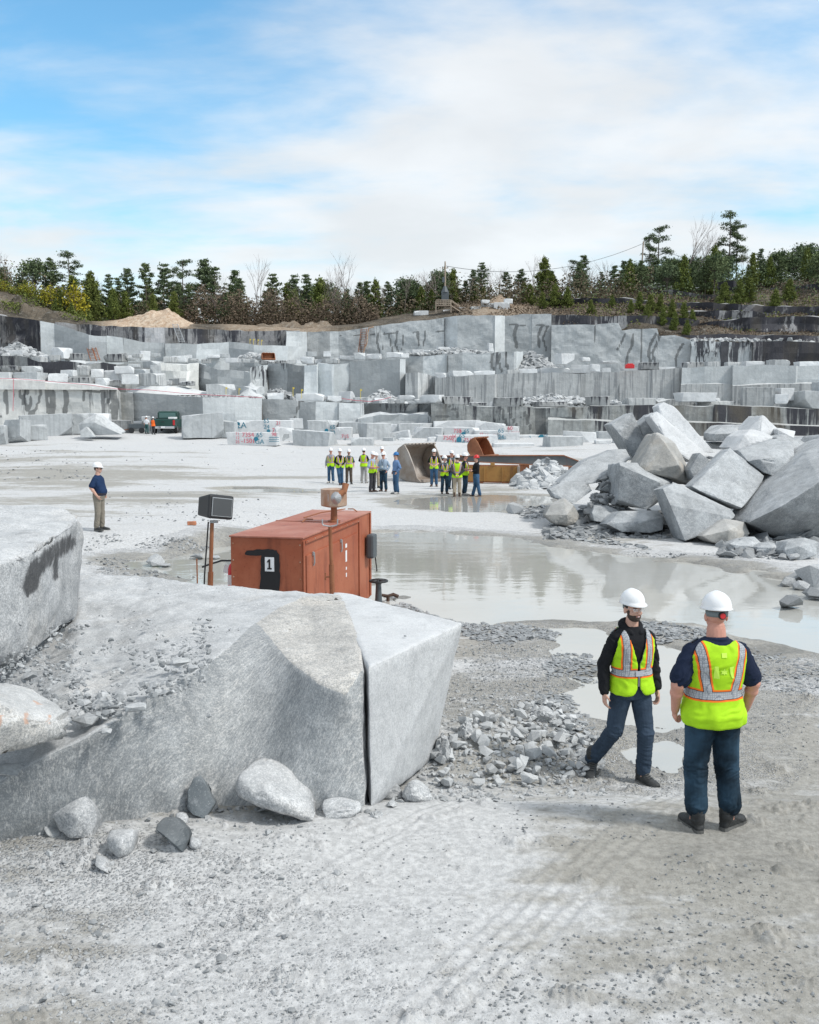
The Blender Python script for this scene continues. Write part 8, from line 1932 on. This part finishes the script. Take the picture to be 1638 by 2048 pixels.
        for k in range(16):
            a = rd.uniform(0, 6.28); h = rd.uniform(1.2, 3.6); w_ = rd.uniform(.2, 1.1); c = Vector((math.cos(a) * w_, math.sin(a) * w_, h)); segs.append(((0, 0, 0), c, .04, .015)); m = 34
            Cs.append(np.array(c) * (1, 1, rd.uniform(.5, 1)) + rg.normal(0, 1, (m, 3)) * (.35, .35, .5)); T.append(np.full(m, rd.uniform(0, 1)))
        size = .2
    wood = branch_bm(segs, 4)
    crown = None
    if Cs:
        C_ = np.concatenate(Cs); V, Fc, Tt = tri_cloud(C_, size, rg, np.clip(np.concatenate(T) + rg.normal(0, .12, len(C_)), 0, 1), flat); crown = np_mesh('crown', V, Fc); set_attr(crown, 'tone', Tt)
    return wood, crown
HT = dict(conifer=12., young=8., tallpine=16., bare=12., broad=9., shrub=3.6)
for kd, nn in (('conifer', 5), ('young', 4), ('tallpine', 3), ('bare', 5), ('broad', 3), ('shrub', 3)):
    TREES[kd] = [proto(kd, 40 + i * 7 + len(kd)) for i in range(nn)]
for kd, ms in (('conifer', (M_bark, M_pine)), ('young', (M_bark, M_pineg)), ('tallpine', (M_bark, M_pine)), ('bare', (M_barkgrey, None)), ('broad', (M_bark, M_pine)), ('shrub', (M_barkgrey, M_yelleaf))):
    for wood, crown in TREES[kd]:
        wood.materials.append(ms[0])
        if crown is not None: crown.materials.append(ms[1])
# explicit trees: kind, px, top py, depth; random infill after
TL = [('bare', 18, 515, 196), ('broad', 68, 516, 194), ('conifer', 100, 512, 196), ('tallpine', 137, 508, 200), ('young', 180, 546, 188), ('conifer', 216, 546, 192), ('conifer', 254, 530, 198), ('conifer', 290, 520, 196), ('conifer', 326, 522, 198), ('tallpine', 364, 521, 200),
      ('conifer', 408, 517, 200), ('conifer', 428, 532, 198), ('conifer', 470, 538, 198), ('bare', 520, 520, 200), ('conifer', 545, 543, 196), ('conifer', 590, 545, 198), ('conifer', 612, 546, 198), ('bare', 668, 538, 200), ('bare', 690, 531, 202), ('young', 640, 560, 194), ('conifer', 720, 560, 198),
      ('young', 752, 562, 194), ('conifer', 776, 560, 198), ('broad', 815, 552, 196), ('young', 842, 575, 192), ('conifer', 880, 556, 200), ('tallpine', 905, 553, 202), ('conifer', 945, 562, 202), ('bare', 958, 535, 204), ('bare', 985, 540, 204), ('conifer', 1012, 540, 206), ('conifer', 1042, 538, 206), ('bare', 1076, 515, 206),
      ('young', 1086, 552, 200), ('conifer', 1104, 540, 206), ('tallpine', 1155, 522, 208), ('bare', 1186, 540, 206), ('conifer', 1228, 530, 206), ('bare', 1224, 515, 208), ('young', 1255, 545, 206), ('tallpine', 1318, 454, 212), ('tallpine', 1300, 475, 211), ('bare', 1372, 450, 213), ('bare', 1408, 470, 213), ('bare', 1392, 480, 212), ('tallpine', 1462, 428, 214), ('tallpine', 1476, 450, 215),
      ('bare', 1488, 500, 212), ('young', 1430, 495, 210), ('conifer', 1522, 496, 212), ('broad', 1560, 498, 208), ('broad', 1610, 484, 210), ('broad', 1590, 510, 206), ('broad', 1660, 480, 210), ('broad', 1700, 490, 212), ('young', 1350, 520, 206), ('broad', 1300, 530, 206), ('broad', 1340, 535, 205), ('broad', 1400, 540, 206), ('conifer', 1270, 540, 206),
      ('bare', -30, 520, 196), ('conifer', -70, 510, 198), ('young', 50, 560, 186), ('young', 120, 580, 184), ('young', 225, 578, 185), ('young', 305, 590, 186), ('young', 250, 585, 187), ('young', 348, 585, 187), ('young', 110, 600, 181), ('young', 75, 608, 180), ('young', 142, 606, 180)]
for i, px in enumerate([4, 26, 44, 60, 86, 100, 148]): TL.append(('shrub', px, 560 + (i * 13) % 18, 183))
rt = random.Random(21)
for k in range(115):
    px = rt.uniform(-120, 1760); c = min(TL, key=lambda t: abs(t[1] - px)); 
    base = np.interp(px, [r[0] for r in RIM], [r[1] for r in RIM]); top = base - rt.uniform(38, 92 if px < 1250 else 72)
    kd = rt.choices(['conifer', 'young', 'bare', 'broad'], [4, 2.5, 2.2, .8 if px < 1250 else 3])[0]
    TL.append((kd, px, top, rt.uniform(192, 218)))
for k in range(46):
    px = rt.uniform(370, 1000); TL.append((rt.choice(['bare', 'conifer', 'bare', 'young']), px, np.interp(px, [r[0] for r in RIM], [r[1] for r in RIM]) - rt.uniform(45, 85), rt.uniform(187, 196)))
for px, tp, Yd in ((1110, 570, 185), (1135, 575, 184), (1060, 570, 188), (1280, 585, 180), (1302, 590, 179), (1322, 588, 180), (1262, 600, 178), (1345, 600, 177), (1368, 606, 176), (1182, 600, 178), (1085, 585, 183), (1480, 560, 188), (1500, 556, 190), (1450, 566, 186), (1552, 580, 184), (1225, 590, 181), (1385, 620, 174), (1295, 610, 174), (1326, 615, 173), (1350, 625, 171), (950, 572, 192), (968, 576, 192), (1580, 560, 190), (1420, 545, 196), (1375, 640, 169)):
    TL.append(('young', px, tp, Yd))
TL.sort(key=lambda t: t[1])
DESC = dict(conifer='dark layered pine', young='bright green young pine', tallpine='tall tufted pine', bare='bare leafless tree', broad='rounded dark evergreen tree', shrub='yellow-green shrub')
CATS = dict(conifer='pine tree', young='pine tree', tallpine='pine tree', bare='bare tree', broad='evergreen tree', shrub='shrub')
NM = dict(conifer='pine_tree', young='young_pine', tallpine='tall_pine', bare='bare_tree', broad='evergreen_tree', shrub='shrub')
cntk = {}
def reg(px): return 'on the left rim' if px < 400 else 'on the middle rim' if px < 870 else 'right of the utility pole' if px < 1270 else 'on the high right bank'
rcount = {}
for i, (kd, px, tp, Yd) in enumerate(TL):
    a = at(px, tp, Yd); x = a.x; zb = float(hill_z(np.array([x]), np.array([Yd]))[0]) - .3; h = a.z - zb
    if h < 1.5: continue
    wood, crown = TREES[kd][(i * 3) % len(TREES[kd])]; s = h / HT[kd]
    root = empty(NM[kd], (x, Yd, zb), rt.uniform(0, 6.28)); sxy = s * rt.uniform(.8, 1.05) * (1 if s > .7 else 1.15); root.scale = (sxy, sxy, s)
    key = (kd, reg(px)); rcount[key] = rcount.get(key, 0) + 1
    tag(root, '%s, %s of its kind from the left %s' % (DESC[kd], ordw(rcount[key]), reg(px)), CATS[kd], 'trees ' + reg(px))
    o = bpy.data.objects.new('trunk', wood); COL.objects.link(o); o.parent = root
    if crown is not None: o = bpy.data.objects.new('crown', crown); COL.objects.link(o); o.parent = root
# the dry undergrowth between the trunks
def brush(label, n, px0, px1, Y0, Y1, hmin, hmax, m, size, seed, dens=-.1):
    rg = np.random.default_rng(seed); px = rg.uniform(px0, px1, n); Yd = rg.uniform(Y0, Y1, n); x = (px - 819) / F * Yd * CT; keep = fbm(x * .15, Yd * .15, o=2, s=seed) > dens; x, Yd = x[keep], Yd[keep]
    z = hill_z(x, Yd) + hmin + (hmax - hmin) * rg.random(len(x)) ** 1.5 * (.6 + .5 * vnoise(x * .3, Yd * .3, s=seed))
    V, Fc, T = tri_cloud(np.stack([x, Yd, z], 1), size, rg, rg.random(len(x)), 0.); me = np_mesh('brush', V, Fc); set_attr(me, 'tone', T); o = link('undergrowth', me, m); tag(o, label, 'undergrowth', kind='stuff')
brush('brown dry undergrowth between the trunks along the rim', 42000, -150, 1300, 186, 214, 0, 6.5, M_brush, .30, 1, -.8)
brush('green undergrowth among the pines along the rim', 20000, -150, 1800, 187, 214, 0, 5.0, M_pine, .28, 2, -.2)
brush('dark scrub filling the high right bank', 26000, 1240, 1900, 196, 224, 0, 6.5, M_pine, .30, 3, -.6)
brush('low scrub on the ledges of the right bank', 9000, 1060, 1900, 172, 198, 0, 1.3, M_pineg, .24, 4, -.1)
brush('brown weeds on the ledges of the right bank', 22000, 900, 1900, 168, 202, 0, .9, M_brush, .26, 5, -.5)
brush('scrub on the bouldery left bank', 5000, -100, 200, 174, 188, .3, 2.6, M_pineg, .28, 6, .0)
brush('tall brown thicket under the middle treeline', 22000, 370, 760, 185, 194, 0, 7.5, M_brush, .24, 7, -.6)
